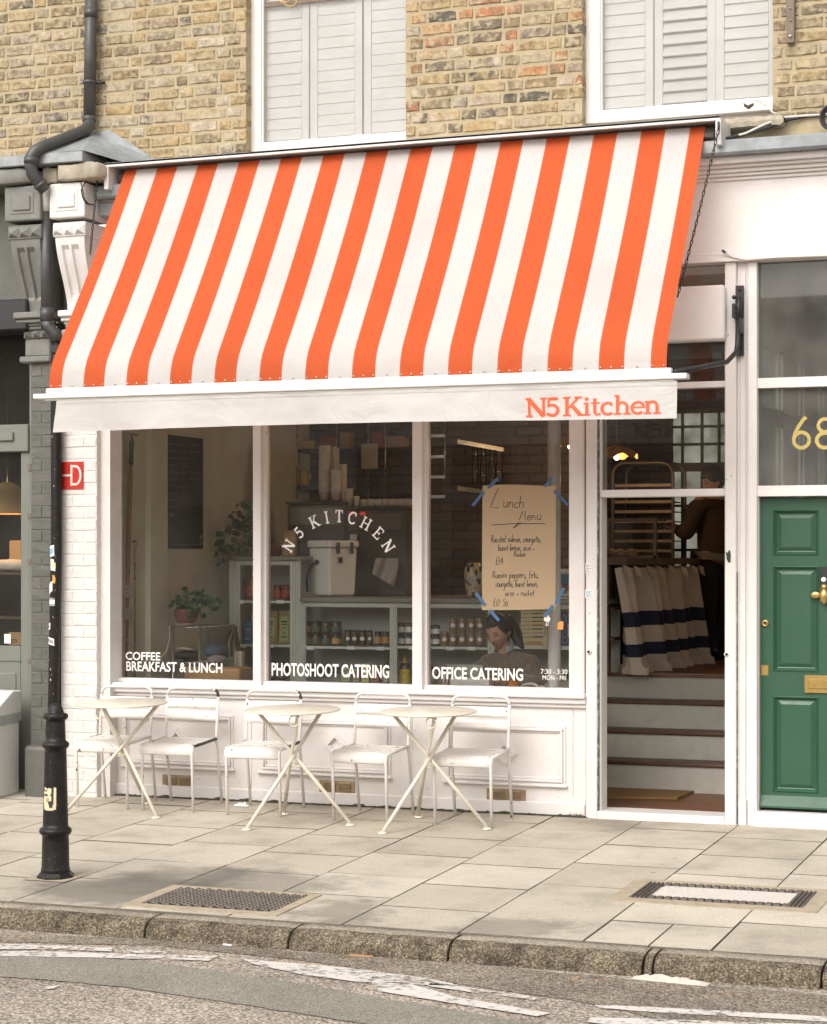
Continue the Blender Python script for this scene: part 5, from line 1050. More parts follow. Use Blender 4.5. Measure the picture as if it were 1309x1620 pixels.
m = MB(); p = pp(89.5, 552, -.255); m.box((p.x - .05, -.258, p.z - .03), (p.x + .05, -.20, p.z + .03)); m.build('pipe_bracket', 'black_metal', pipe, bevel=.006)
def curved_sticker(name, px, py, w_, h, mat, parent, marks=None, tilt=0, ax=None, r=.0412):
    c_ = pp(px, py, -.21); cx = ax if ax is not None else pp(89 - max(0, (py - 860)) * .017, py, -.21).x; m = MB()
    def fn(u, v):
        s_ = (u - .5) * w_; a = (c_.x - cx + s_) / r; a = max(-1.5, min(1.5, a)); return Vector((cx + r * math.sin(a), -.21 - r * math.cos(a), c_.z + (v - .5) * h + tilt * (u - .5)))
    m.grid(fn, 6, 2); o = m.build(name, mat, parent)
    if marks:
        k = MB(); old = r
        def f2(u, v): 
            s_ = (u - .5) * w_ * .7; a = (c_.x - cx + s_) / r; a = max(-1.5, min(1.5, a)); return Vector((cx + (r + .0006) * math.sin(a), -.21 - (r + .0006) * math.cos(a), c_.z + (v - .5) * h * .5 + tilt * (u - .5)))
        k.grid(f2, 6, 2); k.build('print', marks, o)
    return o
for (x, y, w_, h, mt, mk_, tl) in ((85.5, 872, .058, .078, 'paper_white', 'blue_print', .012), (90, 894, .055, .080, 'paper_white', 'sticker_cream', -.01), (92, 916, .04, .058, 'yellow_print', 'orange_print', 0), (84, 930, .04, .07, 'paper_white', None, .03), (87, 952, .062, .058, 'grey_print', 'paper_white', 0), (81.5, 991, .03, .045, 'paper_white', 'grey_print', .01), (84.5, 1014, .07, .05, 'paper_white', 'grey_print', -.018)):
    curved_sticker('sticker', x, y, w_, h, mt, pipe, mk_, tl)
m = MB()
for k in range(46):
    yy = R.uniform(430, 1110); xx = R.uniform(-.03, .03); c_ = pp(74 if yy < 505 else 88, yy, -.2); rr = R.uniform(.002, .007)
    Yc, rad_ = (-.245, .0425) if yy < 505 else (-.21, .041); cx = (pp(74, yy, -.245) if yy < 505 else pp(89 - max(0, yy - 860) * .017, yy, -.21)).x
    a = xx / rad_; m.add([(cx + rad_ * math.sin(a + q) , Yc - rad_ * math.cos(a + q) - .0006, c_.z + e) for q, e in ((0, -rr * 1.6), (rr / rad_ * .6, 0), (0, rr * 1.5), (-rr / rad_ * .7, rr * .2))], [(0, 1, 2, 3)])
tag(m.build('paint_fleck', 'sticker_cream', pipe), kind='stuff')

# ================================================================== SIGN, CABLES
a, b = at(90, 731, -.158), at(132, 774, -.158); hs_ = thing('hydrant_sign', (b.x, -.158, b.z), 'red enamel sign with a pale letter D on the white brick pilaster', 'sign')
m = MB(); m.box((a.x, -.160, b.z), (b.x, -.154, a.z)); m.build('plate', 'red_enamel', hs_, bevel=.002)
H_ = a.z - b.z; m = MB(); xr = at(130, 750, -.16).x; xl = at(112, 750, -.16).x; w_ = xr - xl; zb_ = b.z + .13 * H_; hh = .76 * H_
ink(m, [([(0.08 * w_, 0), (0.08 * w_, hh)], .17 * w_), ([(0.02 * w_, hh * .93)] + [(w_ * .45, hh * .93)] + [(w_ * .45 + w_ * .42 * math.cos(rad(t)), hh * .5 + hh * .43 * math.sin(rad(t))) for t in range(80, -81, -16)] + [(w_ * .45, hh * .07), (0.02 * w_, hh * .07)], .17 * w_), ([(at(90, 750, -.16).x - xl, hh * .5), (.05 * w_, hh * .5)], .15 * w_)], lambda u, v, l=0: (xl + u, -.1612 - l, zb_ + v)); m.build('lettering', 'sticker_pale', hs_)
cb = thing('cable_run', at(1309, 187, .0), 'black and white cables looping along the lead gutter at right', 'cable')
m = MB(); m.tube([at(1112, 226, -.2), at(1150, 219, -.15), at(1180, 212, -.10), at(1215, 202, -.05), at(1245, 190, .05), at(1280, 183, .07), at(1330, 178, .07)], .011, 6); m.build('black_cable', 'wire_black', cb)
m = MB(); m.tube([at(1108, 228, -.2), at(1140, 222, -.15), at(1180, 211, -.11), at(1212, 196, -.06), at(1240, 186, .05), at(1275, 183, .06), at(1320, 180, .06)], .008, 6); m.tube([at(1197, 158, .15), at(1216, 168, .0), at(1222, 178, -.04), at(1240, 184, .03)], .007, 6); m.build('white_cable', 'wire_white', cb)
m = MB(); c_ = at(1317, 187, .03)
for k in range(4): m.tube([c_ + Vector(((.050 + .006 * k) * math.cos(t * .35), -.02 - .006 * k, (.062 + .005 * k) * math.sin(t * .35))) for t in range(18)], .007, 6, closed=True)
m.build('cable_coil', 'wire_black', cb)
cb2 = thing('door_cable', at(1250, 408, -.06), 'thin white cable clipped under the fascia above the green door', 'cable')
m = MB(); m.tube([at(1146, 399, -.075), at(1158, 405, -.075), at(1170, 409, -.07), at(1190, 409, -.07), at(1210, 408, -.07), at(1260, 406, -.07), at(1330, 401, -.07)], .006, 6); m.tube([at(1147, 400, -.08), at(1160, 407, -.085), at(1180, 411, -.085), at(1230, 407, -.08), at(1330, 404, -.08)], .0045, 6); m.build('white_cable', 'wire_white', cb2)
m = MB(); m.tube([at(1143, 396, -.075), at(1149, 401, -.075)], .009, 6); m.build('cable_end', 'wire_black', cb2)
cb3 = thing('pilaster_cable', at(140, 320, -.2), 'thin black cables looping beside the white console bracket', 'cable')
m = MB(); m.tube([at(166, 248, -.05), at(150, 275, -.25), at(134, 290, -.37), at(129, 300, -.38), at(131, 312, -.38), at(137, 322, -.36), at(148, 324, -.28)], .005, 5); m.tube([at(128, 288, -.38), at(131, 300, -.385), at(134, 315, -.38), at(141, 324, -.35)], .004, 5); m.tube([at(138, 216, .02), at(160, 226, .02), at(185, 240, -.02), at(200, 247, -.02)], .008, 5); m.build('black_cable', 'wire_black', cb3)

# ================================================================== BOLLARD, BIN
BO = Vector((-5.872, -2.945, pz(-2.945))); bo = thing('bollard', BO, 'black cast iron bollard with a torn cream sticker near the kerb', 'bollard')
sc = 1 / 284.7
def z_(py): return BO.z + (1388 - py) * sc
m = MB(); n = 8
prof = [(.108, 0), (.106, .012), (.086, .034)]
for i in range(len(prof) - 1): pass
m.lathe([(r, z) for r, z in prof], BO, 8, True, False); pl_ = m.build('base_plate', 'black_iron', bo, bevel=.004)
m = MB(); m.lathe([(.084, .02), (.080, .05), (.077, .06), (.074, .20), (.073, .235), (.078, .238), (.087, .246), (.091, .258), (.088, .270), (.080, .278), (.072, .282), (.070, .30), (.0605, .69), (.060, .715), (.064, .718), (.073, .726), (.076, .736), (.073, .748), (.064, .755), (.057, .758), (.0555, .78), (.0535, .865), (.053, .875), (.058, .877), (.067, .884), (.070, .894), (.067, .906), (.058, .912), (.046, .913), (.044, .925), (.040, .938), (.031, .955), (.018, .966), (.004, .970)], BO, 32); m.build('post', 'black_iron', bo)
def onpost(u, v, l=0):
    r = .070 + (.0605 - .070) * ((v - .30) / .39) + .0012 + l; a = u / r - .10; return (BO.x + r * math.sin(a), BO.y - r * math.cos(a), BO.z + v)
stv = [(-.034, .505), (-.02, .505), (-.008, .498), (.004, .503), (.018, .50), (.034, .507), (.046, .505), (.047, .43), (.046, .385), (.02, .378), (-.006, .378), (-.03, .383), (-.036, .41), (-.042, .43), (-.036, .45), (-.04, .47), (-.03, .49)]
m = MB(); cxy = [onpost(0.004, .44)] + [onpost(u, v) for u, v in stv]
nn2 = 10; vs = []
for r_ in range(5):
    f_ = (r_ + 1) / 5
    vs += [onpost(.004 + (u - .004) * f_, .44 + (v - .44) * f_) for u, v in stv]
K = len(stv); fs = [(0, 1 + k, 1 + (k + 1) % K) for k in range(K)]
for r_ in range(4): fs += [(1 + r_ * K + k, 1 + (r_ + 1) * K + k, 1 + (r_ + 1) * K + (k + 1) % K, 1 + r_ * K + (k + 1) % K) for k in range(K)]
m.add([cxy[0]] + vs, fs); sk = m.build('torn_sticker', 'sticker_cream', bo)
m = MB(); ink(m, [([(.026, .505), (.026, .47), (.026, .41)], .012), ([(-.034, .463), (-.01, .463), (.02, .465)], .012), ([(-.012, .445), (-.012, .425)], .003), ([(-.004, .446), (.003, .44), (-.003, .432), (.005, .425)], .004), ([(.008, .43), (.02, .395)], .02), ([(-.03, .495), (-.02, .485), (-.006, .49)], .006)], lambda u, v, l=0: onpost(u, v, .0008 + l)); m.build('print', 'ink', sk)
m = MB()
cpos = [(BO.x + sx_ * .135 + R.uniform(-.01, .01), BO.y + sy_ * .13) for sx_, sy_ in ((-1, -1), (1, -1), (1.05, 1), (-.95, 1))]
m.add([(x, y, pz(y) + .0035) for x, y in cpos], [(0, 1, 2, 3)]); m.build('cement_bed', 'cement_warm', bo)
# white litter bin at the left edge
bn = thing('litter_bin', at(0, 1260, -.42), 'white plastic bin with sloping lid and grey liner beside the grey plinth', 'bin')
bx0, bx1 = -9.1, at(32, 1200, -.12).x; bz0 = pz(-.5); bzf = at(20, 1180, -.5).z
m = MB(); m.prism([(bx0, -.5, bz0), (bx0, -.5, at(10, 1141, -.5).z), (bx0, -.12, at(10, 1150, -.5).z + .10), (bx0, -.12, bz0)], (bx1 - bx0, 0, 0)); m.build('bin_body', 'bin_white', bn, bevel=.02, seg=2)
m = MB(); zA = at(10, 1138, -.52).z; zB = at(28, 1095, -.3).z; m.prism([(bx0 - .01, -.52, zA), (bx0 - .01, -.50, zA + .02), (bx0 - .01, -.22, zB), (bx0 - .01, -.10, zB), (bx0 - .01, -.10, zA)], (bx1 - bx0 + .014, 0, 0)); m.build('bin_lid', 'bin_white', bn, bevel=.012, seg=2)
m = MB(); m.grid(lambda u, v: Vector((bx0 + (bx1 + .012 - bx0) * u, -.508 - .012 * abs(noise.noise(Vector((u * 22, v * 3, 2)))), zA - .012 - .06 * v + .012 * math.sin(u * 9) * v)), 40, 4); m.grid(lambda u, v: Vector((bx1 + .006 + .010 * abs(noise.noise(Vector((u * 12, v * 3, 7)))), -.51 + .40 * u, zA - .006 + .03 * u - .065 * v)), 14, 4); m.build('bin_liner', 'bin_bag', bn)

# ================================================================== TABLES AND CHAIRS
TILT = math.atan(FALL)
def make_table(label):
    t = thing('cafe_table', (0, 0, 0), label, 'table', 'round tables outside the cafe')
    m = MB(); m.lathe([(.0, .728), (.300, .728), (.309, .731), (.310, .737), (.305, .741), (.0, .741)], (0, 0, 0), 56, False); m.build('table_top', 'table_cream', t)
    for k in range(3):
        a = rad(-121 + 120 * k + 2); foot = Vector((.385 * math.cos(a), .385 * math.sin(a), .012)); top = Vector((-.255 * math.cos(a) * 1.0, -.255 * math.sin(a), .728)); off = Vector((-math.sin(a), math.cos(a), 0)) * .013
        m = MB(); m.tube([foot + off * .4, (foot * .55 + top * .45) + off, top + off * .4], .0125, 10); lg = m.build('leg', 'table_cream', t)
        m = MB(); m.lathe([(.0, .0), (.029, .0), (.030, .006), (.020, .012), (.0, .014)], (foot.x, foot.y, 0), 16, False); m.build('foot', 'table_cream', lg)
    m = MB(); m.tube([(.030 * math.cos(q * .35), .030 * math.sin(q * .35), .395 + .004 * math.sin(q)) for q in range(18)], .006, 6, closed=True); m.tube([(.030 * math.cos(q * .35), .030 * math.sin(q * .35), .383 + .003 * math.cos(q)) for q in range(18)], .006, 6, closed=True); m.build('knot', 'table_cream', t)
    a = rad(-66); c_ = Vector((.27 * math.cos(a), .27 * math.sin(a), .690)); m = MB(); m.tube([c_ + Vector((.034 * math.sin(q * math.pi / 9), 0, .034 * math.cos(q * math.pi / 9))) for q in range(18)], .005, 6, closed=True); m.build('ring', 'table_cream', t)
    return t
T0 = make_table('round cream metal table, right of the three, under the lunch menu')
def place(o, x, y, rz): o.location = (x, y, pz(y)); o.rotation_euler = Matrix.Rotation(TILT, 3, 'X').__matmul__(Matrix.Rotation(rz, 3, 'Z')).to_euler()
place(T0, -4.49, -.69, 0)
Tb = dup(T0); Tb['label'] = 'round cream metal table in the middle, below the arched window lettering'; fe = [gnd(393, 1310), gnd(540, 1308), gnd(469, 1287.7)]; c_ = sum(fe, Vector()) / 3; place(Tb, c_.x, c_.y - .02, rad(2))
Tc = dup(T0); Tc['label'] = 'round cream metal table nearest the black bollard'; fe = [gnd(118, 1290), gnd(252.6, 1292.6), gnd(231, 1273)]; c_ = sum(fe, Vector()) / 3; place(Tc, c_.x - .03, c_.y, rad(-28))

def make_chair(label):
    t = thing('cafe_chair', (0, 0, 0), label, 'chair', 'white metal chairs outside the cafe')
    W = .195; r = .0105
    for s in (-1, 1):
        m = MB(); m.tube([(s * W, .235, .0), (s * W, .165, .46), (s * W, .185, .60), (s * W, .20, .74)], r, 10); m.build('back_leg', 'chair_white', t)
        m = MB(); m.tube([(s * (W - .006), -.185, .0), (s * (W - .006), -.195, .40), (s * (W - .006), -.192, .425), (s * (W - .006), -.175, .440)], r, 10); m.build('front_leg', 'chair_white', t)
        m = MB(); m.tube([(s * W, -.18, .442), (s * W, -.05, .445), (s * W, .165, .455)], .011, 8); m.build('seat_rail', 'chair_white', t)
    m = MB(); pts = [(-W, .20, .74)] + [(-W + .05 - .05 * math.cos(a), .20 + .006 * math.sin(a), .745 + .05 * math.sin(a)) for a in (.5, 1.0, 1.57)] + [(W - .05 + .05 * math.sin(a), .206, .745 + .05 * math.cos(a)) for a in (0, .57, 1.07)] + [(W, .20, .74)]
    m.tube(pts, r, 10); m.build('back_top', 'chair_white', t)
    for z0, z1 in ((.655, .725), (.575, .640)):
        m = MB(); m.grid(lambda u, v: Vector(((-W + .006) + (2 * W - .012) * u, .175 + (z0 + (z1 - z0) * v - .575) * .13 + .020 * math.sin(math.pi * u), z0 + (z1 - z0) * v)), 14, 3); m.build('back_slat', 'chair_white', t, solid=.003)
    for y0, y1 in ((-.140, -.082), (-.056, .000), (.026, .082), (.108, .160)):
        m = MB(); m.box((-W + .004, y0, .446 + (y0 + .2) * .02), (W - .004, y1, .451 + (y0 + .2) * .02)); m.build('seat_slat', 'chair_white', t, bevel=.003)
    m = MB(); m.grid(lambda u, v: Vector((-W - .006 + (2 * W + .012) * u, -.150 - .052 * math.sin(v * 1.9), .452 - .062 * (1 - math.cos(v * 1.75)))), 4, 10); m.build('seat_front', 'chair_white', t, solid=.003)
    return t
CH = [('white metal chair behind the table nearest the bollard, feet by the pilaster', [(121, 1277), (202, 1279), (175, 1260), (257, 1261)]), ('white metal chair with a bare dark seat edge between the first two tables', [(225, 1281), (308, 1285), (261, 1266), (360, 1270)]),
      ('white metal chair with black chipped seat corners behind the middle table', [(356, 1289), (444, 1292.6), (387, 1272), (483, 1276)]), ('clean white metal chair standing just left of the right table', [(527, 1298), (617, 1302), (570, 1281), (665, 1287)]),
      ('white metal chair with rust flaked top rail behind the right table', [(684, 1306), (781.5, 1309), (701, 1288), (808, 1291)])]
C0 = make_chair(CH[0][0])
chairs = []
for i, (lab, ft) in enumerate(CH):
    o = C0 if i == 0 else dup(C0); o['label'] = lab; q = [gnd(*f) for f in ft]; c_ = (q[0] + q[1]) / 2
    place(o, c_.x + .0, c_.y + .185, rad([2, 0, 3, -2, 1][i])); chairs.append(o)
def bare(o, nm, pred):
    """bare worn metal: own copy of the mesh of one part, second material on chosen faces"""
    for ch in o.children:
        if ch.name.split('.')[0] == nm:
            ch.data = ch.data.copy(); ch.data.materials.append(MATS['chair_bare'])
            for p in ch.data.polygons:
                if pred(p.center): p.material_index = 1
bare(chairs[1], 'seat_rail', lambda c: c.x > 0); bare(chairs[1], 'seat_front', lambda c: c.x > .188); bare(chairs[1], 'back_top', lambda c: c.x > .17 and c.z < .79)
bare(chairs[2], 'seat_front', lambda c: abs(c.x) > .155 and R.random() < .8); bare(chairs[2], 'back_top', lambda c: c.x > .18); bare(chairs[2], 'seat_rail', lambda c: c.x > 0 and c.y > -.1)
for k_, o_ in enumerate(chairs):                      # finer flakes
    pass
bare(chairs[4], 'back_top', lambda c: .02 < c.x < .14 and c.z > .80 and R.random() < .75); bare(chairs[0], 'back_top', lambda c: .02 < c.x < .15 and c.z > .80 and R.random() < .6)
bare(chairs[4], 'front_leg', lambda c: c.z < .04 and c.x > 0)

# ================================================================== LITTER
def crumple(name, c_, sx_, sy_, sz_, mat, label, cat, seed=1, rz=0):
    m = MB(); M_ = Matrix.Rotation(rz, 3, 'Z')
    m.grid(lambda u, v: c_ + M_ @ Vector(((u - .5) * sx_ + .02 * noise.noise(Vector((u * 5, v * 5, seed))), (v - .5) * sy_ + .015 * noise.noise(Vector((u * 5, v * 5, seed + 9))), sz_ * (.12 + abs(noise.noise(Vector((u * 4.2, v * 4.2, seed + 3)))) * 1.6) * (1 - (2 * u - 1) ** 4) * (1 - (2 * v - 1) ** 4) + .004)), 16, 10, False)
    return m.build(name, mat, None, label=label, cat=cat)
g = gnd(382, 1276); crumple('paper_tissue', g, .10, .05, .03, 'paper_white', 'small crumpled white tissue on the paving under the middle chair', 'tissue', 3)
g = road(1062, 1552); crumple('flattened_wrapper', g + Vector((0, -.02, 0)), .36, .075, .022, 'litter_white', 'long crumpled pale paper wrapper lying against the kerb', 'wrapper', 5, rad(-6))
g = road(572, 1513); m = MB(); m.box((g.x - .06, g.y - .006, g.z + .001), (g.x + .06, g.y + .006, g.z + .007)); m.build('lolly_stick', 'litter_stick', None, label='brown wooden stick lying in the gutter', cat='stick')
g = road(360, 1496.5); m = MB(); m.tube([g + Vector((-.025, .004, .005)), g + Vector((.025, -.004, .005))], .005, 8); m.build('cigarette_end', 'paper_white', None, label='white cigarette end in the gutter below the drain grating', cat='cigarette')
m = MB()
for k in range(240):
    px_ = R.uniform(0, 1309); py_ = 1476 + px_ * .080 + R.uniform(-3, 14); g = road(px_, py_); r_ = R.uniform(.003, .009)
    m.add([g + Vector((R.uniform(-r_, r_), R.uniform(-r_, r_), .003 + (r_ * .9 if q == 3 else 0))) for q in range(4)], [(0, 1, 2), (0, 1, 3), (1, 2, 3), (2, 0, 3)])
m.build('gutter_grit', 'litter_stick', None, kind='stuff', label='grit and bits of leaf along the gutter')
m = MB()
for k in range(70):
    px_ = R.uniform(900, 928) if k < 30 else R.uniform(160, 930); g = at(px_, 1266 + (px_ - 160) * .04, -.02); g.z = .0
    h_ = R.uniform(.01, .035) if k < 30 else R.uniform(.003, .010); a_ = R.uniform(0, 6.28); d_ = Vector((math.cos(a_), math.sin(a_) - .5, 0)) * R.uniform(.01, .03)
    m.add([g + Vector((-.003, 0, 0)), g + Vector((.003, 0, 0)), g + d_ + Vector((0, 0, h_))], [(0, 1, 2)])
mo = MB(); mo.grid(lambda u, v: Vector((-7.19 + 3.56 * u, -.019 - .028 * (1 - v) - .008 * noise.noise(Vector((u * 60, 1, 0))), .0005 + v * (.006 + .022 * max(0, noise.noise(Vector((u * 34, 5, 2)))) + .012 * max(0, noise.noise(Vector((u * 120, 3, 2))))))), 220, 1, False)
mo.build('moss', 'moss', None, kind='stuff', label='dark moss along the foot of the white wall')
m.build('weeds', 'leaf_dry', None, kind='stuff', label='dry weeds and moss along the foot of the white wall')
# ================================================================== INSIDE THE SHOP
LWX, LOW, FL = -7.20, -0.02, 0.82              # left wall, low floor by the window, raised floor behind
KY, RY = 3.6, 5.4                              # kitchen wall, rear wall
def sbox(name, a, b, mat, **k): return struct(MB().box(a, b).build(name, mat, **k))
sbox('floor', (LWX, .10, LOW - .06), (-2.70, 1.78, LOW), 'pale_floor')
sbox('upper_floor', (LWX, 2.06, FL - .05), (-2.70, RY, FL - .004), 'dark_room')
fb = root_struct('floorboards'); yb = 2.03
k = 0
while yb < 4.9:
    MB().box((-4.3, yb, FL - .02), (-2.70, yb + .082 + R.uniform(-.004, .004), FL + R.uniform(0, .002))).build('plank', 'floor_wood', fb, bevel=.003); yb += .088
sbox('wall_left', (LWX - .05, .84, -.1), (LWX, KY, 3.7), 'taupe_wall'); sbox('wall_left', (LWX - .05, .125, -.1), (LWX, .57, 3.7), 'cream_wall')
sbox('wall_pier', (LWX - .05, .57, -.1), (LWX + .045, .84, 3.7), 'cream_wall')
kx1 = at(955, 700, KY).x
sbox('wall_kitchen', (LWX - .05, KY, -.1), (kx1, KY + .1, 3.7), 'inner_brick'); sbox('wall_rear', (kx1 - 2.5, RY, -.1), (-2.6, RY + .1, 3.7), 'inner_brick'); sbox('wall_right', (-2.70, .14, -.1), (-2.66, RY, 3.7), 'taupe_wall')
sbox('ceiling', (LWX, .13, 3.52), (-2.66, RY, 3.6), 'dark_ceiling')
sbox('wall_stair', (-4.20, .66, -.1), (-4.15, 1.74, .80), 'cream_wall')
co = at(877, 900, .66); struct(MB().lathe([(.045, LOW), (.045, 3.52)], (co.x, .66, 0), 20).build('column', 'white_clean'))
# stairs
stp = root_struct('stairs'); sx0_, sx1_ = -4.14, -2.70
YS = [1.30, 1.55, 1.80, 2.05]; ZS = [.03, .240, .438, .637, FL]
MB().box((sx0_, .0, -.05), (sx1_, 1.32, .03)).build('lobby_floor', 'floor_wood', stp)
for i in range(4):
    MB().box((sx0_, YS[i], ZS[i] - .02), (sx1_, YS[i] + .02, ZS[i + 1] - .026)).build('riser', 'riser_paint', stp)
    if i < 3: MB().box((sx0_, YS[i] - .02, ZS[i + 1] - .026), (sx1_, YS[i + 1] + .01, ZS[i + 1])).build('tread', 'tread_wood', stp, bevel=.008, seg=2)
MB().box((sx0_, YS[3] - .012, FL - .026), (sx1_, YS[3] + .03, FL + .003)).build('nosing', 'riser_paint', stp, bevel=.004)
q = [gnd(x, y, 0, .032) for x, y in ((946, 1247), (1106, 1251), (1072, 1265), (946, 1263))]
m = MB(); m.add([(p.x, p.y, .032) for p in q] + [(p.x, p.y, .047) for p in q], [(4, 7, 6, 5), (0, 1, 5, 4), (1, 2, 6, 5), (2, 3, 7, 6), (3, 0, 4, 7)]); m.build('doormat', 'mat_coir', None, label='brown coir doormat inside the open doorway at the foot of the steps', cat='doormat')
# rear window
ra, rb = at(1066, 655, RY - .02), at(1150, 905, RY - .02); rw = thing('rear_window', ((ra.x + rb.x) / 2, RY - .02, rb.z), 'frosted window with thin glazing bars at the back of the shop', 'window')
MB().box((ra.x, RY - .03, rb.z), (rb.x + .05, RY - .01, ra.z)).build('pane', 'frosted_daylight', rw)
for pxx in (1080, 1111, 1138): p = at(pxx, 700, RY - .05); MB().box((p.x - .012, RY - .06, rb.z), (p.x + .012, RY - .025, ra.z)).build('glazing_bar', 'black_metal', rw)
for pyy in (675, 703, 739, 775, 800, 835, 870): p = at(1100, pyy, RY - .05); h_ = .04 if pyy == 739 else .012; MB().box((ra.x, RY - .062, p.z - h_), (rb.x + .05, RY - .03, p.z + h_)).build('glazing_bar', 'case_wood' if pyy == 739 else 'black_metal', rw)

# ---- shelf unit between the window seats and the kitchen
UY = 1.75; su = thing('shelf_unit', (-5.3, UY, LOW), 'pale sage shelf unit full of jars behind the cafe window', 'shelf unit')
U = lambda x, y, Y=UY: at(x, y, Y)
ztopL, ztopR = U(420, 880).z, U(700, 946).z; xL0, xL1, xR1 = max(U(363, 900).x, LWX + .002), U(475, 900).x, -4.0
MB().box((xL0, UY + .40, LOW), (xR1, UY + .43, ztopR - .03)).build('back_panel', 'counter_back', su); MB().box((xL0, UY + .402, ztopR - .03), (xL1, UY + .43, ztopL - .03)).build('back_panel', 'counter_back', su)
MB().box((xL0 - .01, UY - .03, ztopL - .035), (xL1 + .02, UY + .5, ztopL)).build('worktop', 'worktop', su, bevel=.006); MB().box((xL1 + .022, UY - .03, ztopR - .04), (xR1, UY + 1.2, ztopR)).build('worktop', 'worktop', su, bevel=.006)
def stile(x0, x1, z0, z1, nm='stile'):
    m = MB(); w_ = x1 - x0; m.box((x0, UY, z0), (x1, UY + .03, z1))
    for q in (.18, .42, .66): m.box((x0 + w_ * q, UY - .006, z0), (x0 + w_ * (q + .14), UY + .001, z1))
    m.build(nm, 'counter_sage', su)
def rail(x0, x1, z0, z1):
    m = MB(); m.box((x0, UY + .001, z0), (x1, UY + .031, z1)); h_ = z1 - z0
    for q in (.2, .6): m.box((x0, UY - .006, z0 + h_ * q), (x1, UY + .002, z0 + h_ * (q + .2)))
    m.build('rail', 'counter_sage', su)
stile(xL0, U(380, 900).x, LOW, ztopL - .035); stile(U(459, 900).x, xL1, LOW, ztopL - .035); rail(U(380, 900).x, U(459, 900).x, U(400, 894).z, ztopL - .035)
stile(xL1 + .003, U(478, 1000).x + .03, LOW, ztopR - .04); stile(U(617, 1000).x, U(628, 1000).x, LOW, U(620, 961).z); rail(xL1, xR1, U(600, 961).z, ztopR - .04); stile(U(772, 1000).x, U(782, 1000).x, LOW, U(620, 961).z)
for (x0, x1, y) in ((380, 459, 950), (380, 459, 1019), (478, 617, 1022), (628, 772, 1022), (782, 920, 1022), (380, 459, 1078), (478, 920, 1080)):
    a = U(x0, y); b = min(U(x1, y).x, xR1); MB().box((a.x, UY + .01, a.z - .018), (b, UY + .40, a.z)).build('shelf', 'counter_sage', su)
tgm = None
for (x, y) in ((380, 952), (443, 952), (384, 1022), (427, 1022), (491, 1025), (555, 1025), (602, 1026), (676, 1027), (712, 1026), (746, 1026), (652, 1025), (895, 1025), (892, 948)):
    p = U(x, y, UY - .002); MB().box((p.x - .03, UY + .002, p.z - .014), (p.x + .03, UY + .006, p.z + .014)).build('price_tag', 'paper_white', su)
def jar(x0, x1, yt, yb_, Y, body, lid, lab, label, cat='jar', group=None, labmode='band', neck=.92):
    a = at(x0, yb_, Y); b = at(x1, yt, Y); r = (b.x - a.x) / 2; h_ = b.z - a.z; c_ = Vector(((a.x + b.x) / 2, Y, a.z))
    m = MB(); m.lathe([(r * .9, 0), (r, h_ * .06), (r, h_ * .76), (r * neck, h_ * .84), (r * neck, h_ * .88)], c_, 14)
    o = m.build('jar', body, None, label=label, cat=cat, group=group)
    m = MB(); m.lathe([(r * (neck + .03), h_ * .86), (r * (neck + .03), h_)], c_, 14); m.build('lid', lid, o, bevel=.002)
    if lab:
        m = MB()
        if labmode == 'band': m.grid(lambda u, v: c_ + Vector((r * 1.012 * math.sin(-1.5 + 3.0 * u + .25), -r * 1.012 * math.cos(-1.5 + 3.0 * u + .25), h_ * (.16 + .48 * v))), 12, 1)
        else: m.grid(lambda u, v: c_ + Vector((r * 1.015 * math.sin(.28 + .95 * v * math.cos(u * 6.283) * .62), -r * 1.015 * math.cos(.28 + .95 * v * math.cos(u * 6.283) * .62), h_ * .45 + r * .52 * v * math.sin(u * 6.283))), 14, 2)
        m.build('label', lab, o)
    return o
JY = UY + .12
def row(xs, yt, yb_, Y, body, lid, lab, what, group, **kw):
    for i, (x0, x1) in enumerate(xs): jar(x0, x1, yt, yb_, Y, body, lid, lab[i % len(lab)] if isinstance(lab, list) else lab, '%s, %s from the left' % (what, ORD[i]), group=group, **kw)
row([(372, 389), (391, 408)], 915, 949, JY, 'jar_red', 'lid_red', 'label_red', 'tall red labelled jar on the upper shelf of the left bay', 'tall red jars')
row([(434, 446), (447, 459)], 925, 949, JY, 'jar_red', 'lid_red', 'label_red', 'short red labelled jar beside the left stile of the bay', 'short red jars')
xs4 = [(480, 493), (493, 508), (509, 524), (525, 540)]
row(xs4, 1003, 1021, JY, 'jar_brown', 'lid_dark', ['label_tan', 'label_green', 'label_green', 'label_tan'], 'squat brown jar in the lower layer at the left shelf', 'squat brown jars lower layer')
row(xs4, 983, 1002.5, JY, 'jar_brown', 'lid_dark', ['label_tan', 'label_green', 'label_green', 'label_green'], 'squat brown jar stacked on the upper layer at the left shelf', 'squat brown jars upper layer')
row([(546, 556), (556, 567), (568, 580), (581, 590)], 997, 1021, JY, 'jar_herb', 'lid_dark', 'paper_white', 'dark jar of dried herbs with round white label', 'herb jars', labmode='round')
row([(593, 604), (605, 616)], 999, 1021, JY, 'jar_dark', 'lid_dark', 'label_tan', 'small dark jar with oval label beside the shelf post', 'small dark jars')
row([(629.5, 641), (642, 653)], 985, 1003, JY, 'jar_dark', 'lid_dark', 'paper_white', 'white labelled jar stacked on top, right of the shelf post', 'white labelled jars top')
row([(629.5, 641), (642, 653)], 1003.5, 1021, JY, 'jar_dark', 'lid_dark', 'paper_white', 'white labelled jar standing on the shelf right of the post', 'white labelled jars bottom')
row([(672, 684), (685, 697)], 989, 1005, JY, 'jar_dark', 'lid_dark', 'paper_white', 'white labelled jar on top beside the nut jars', 'white jars by the nuts top')
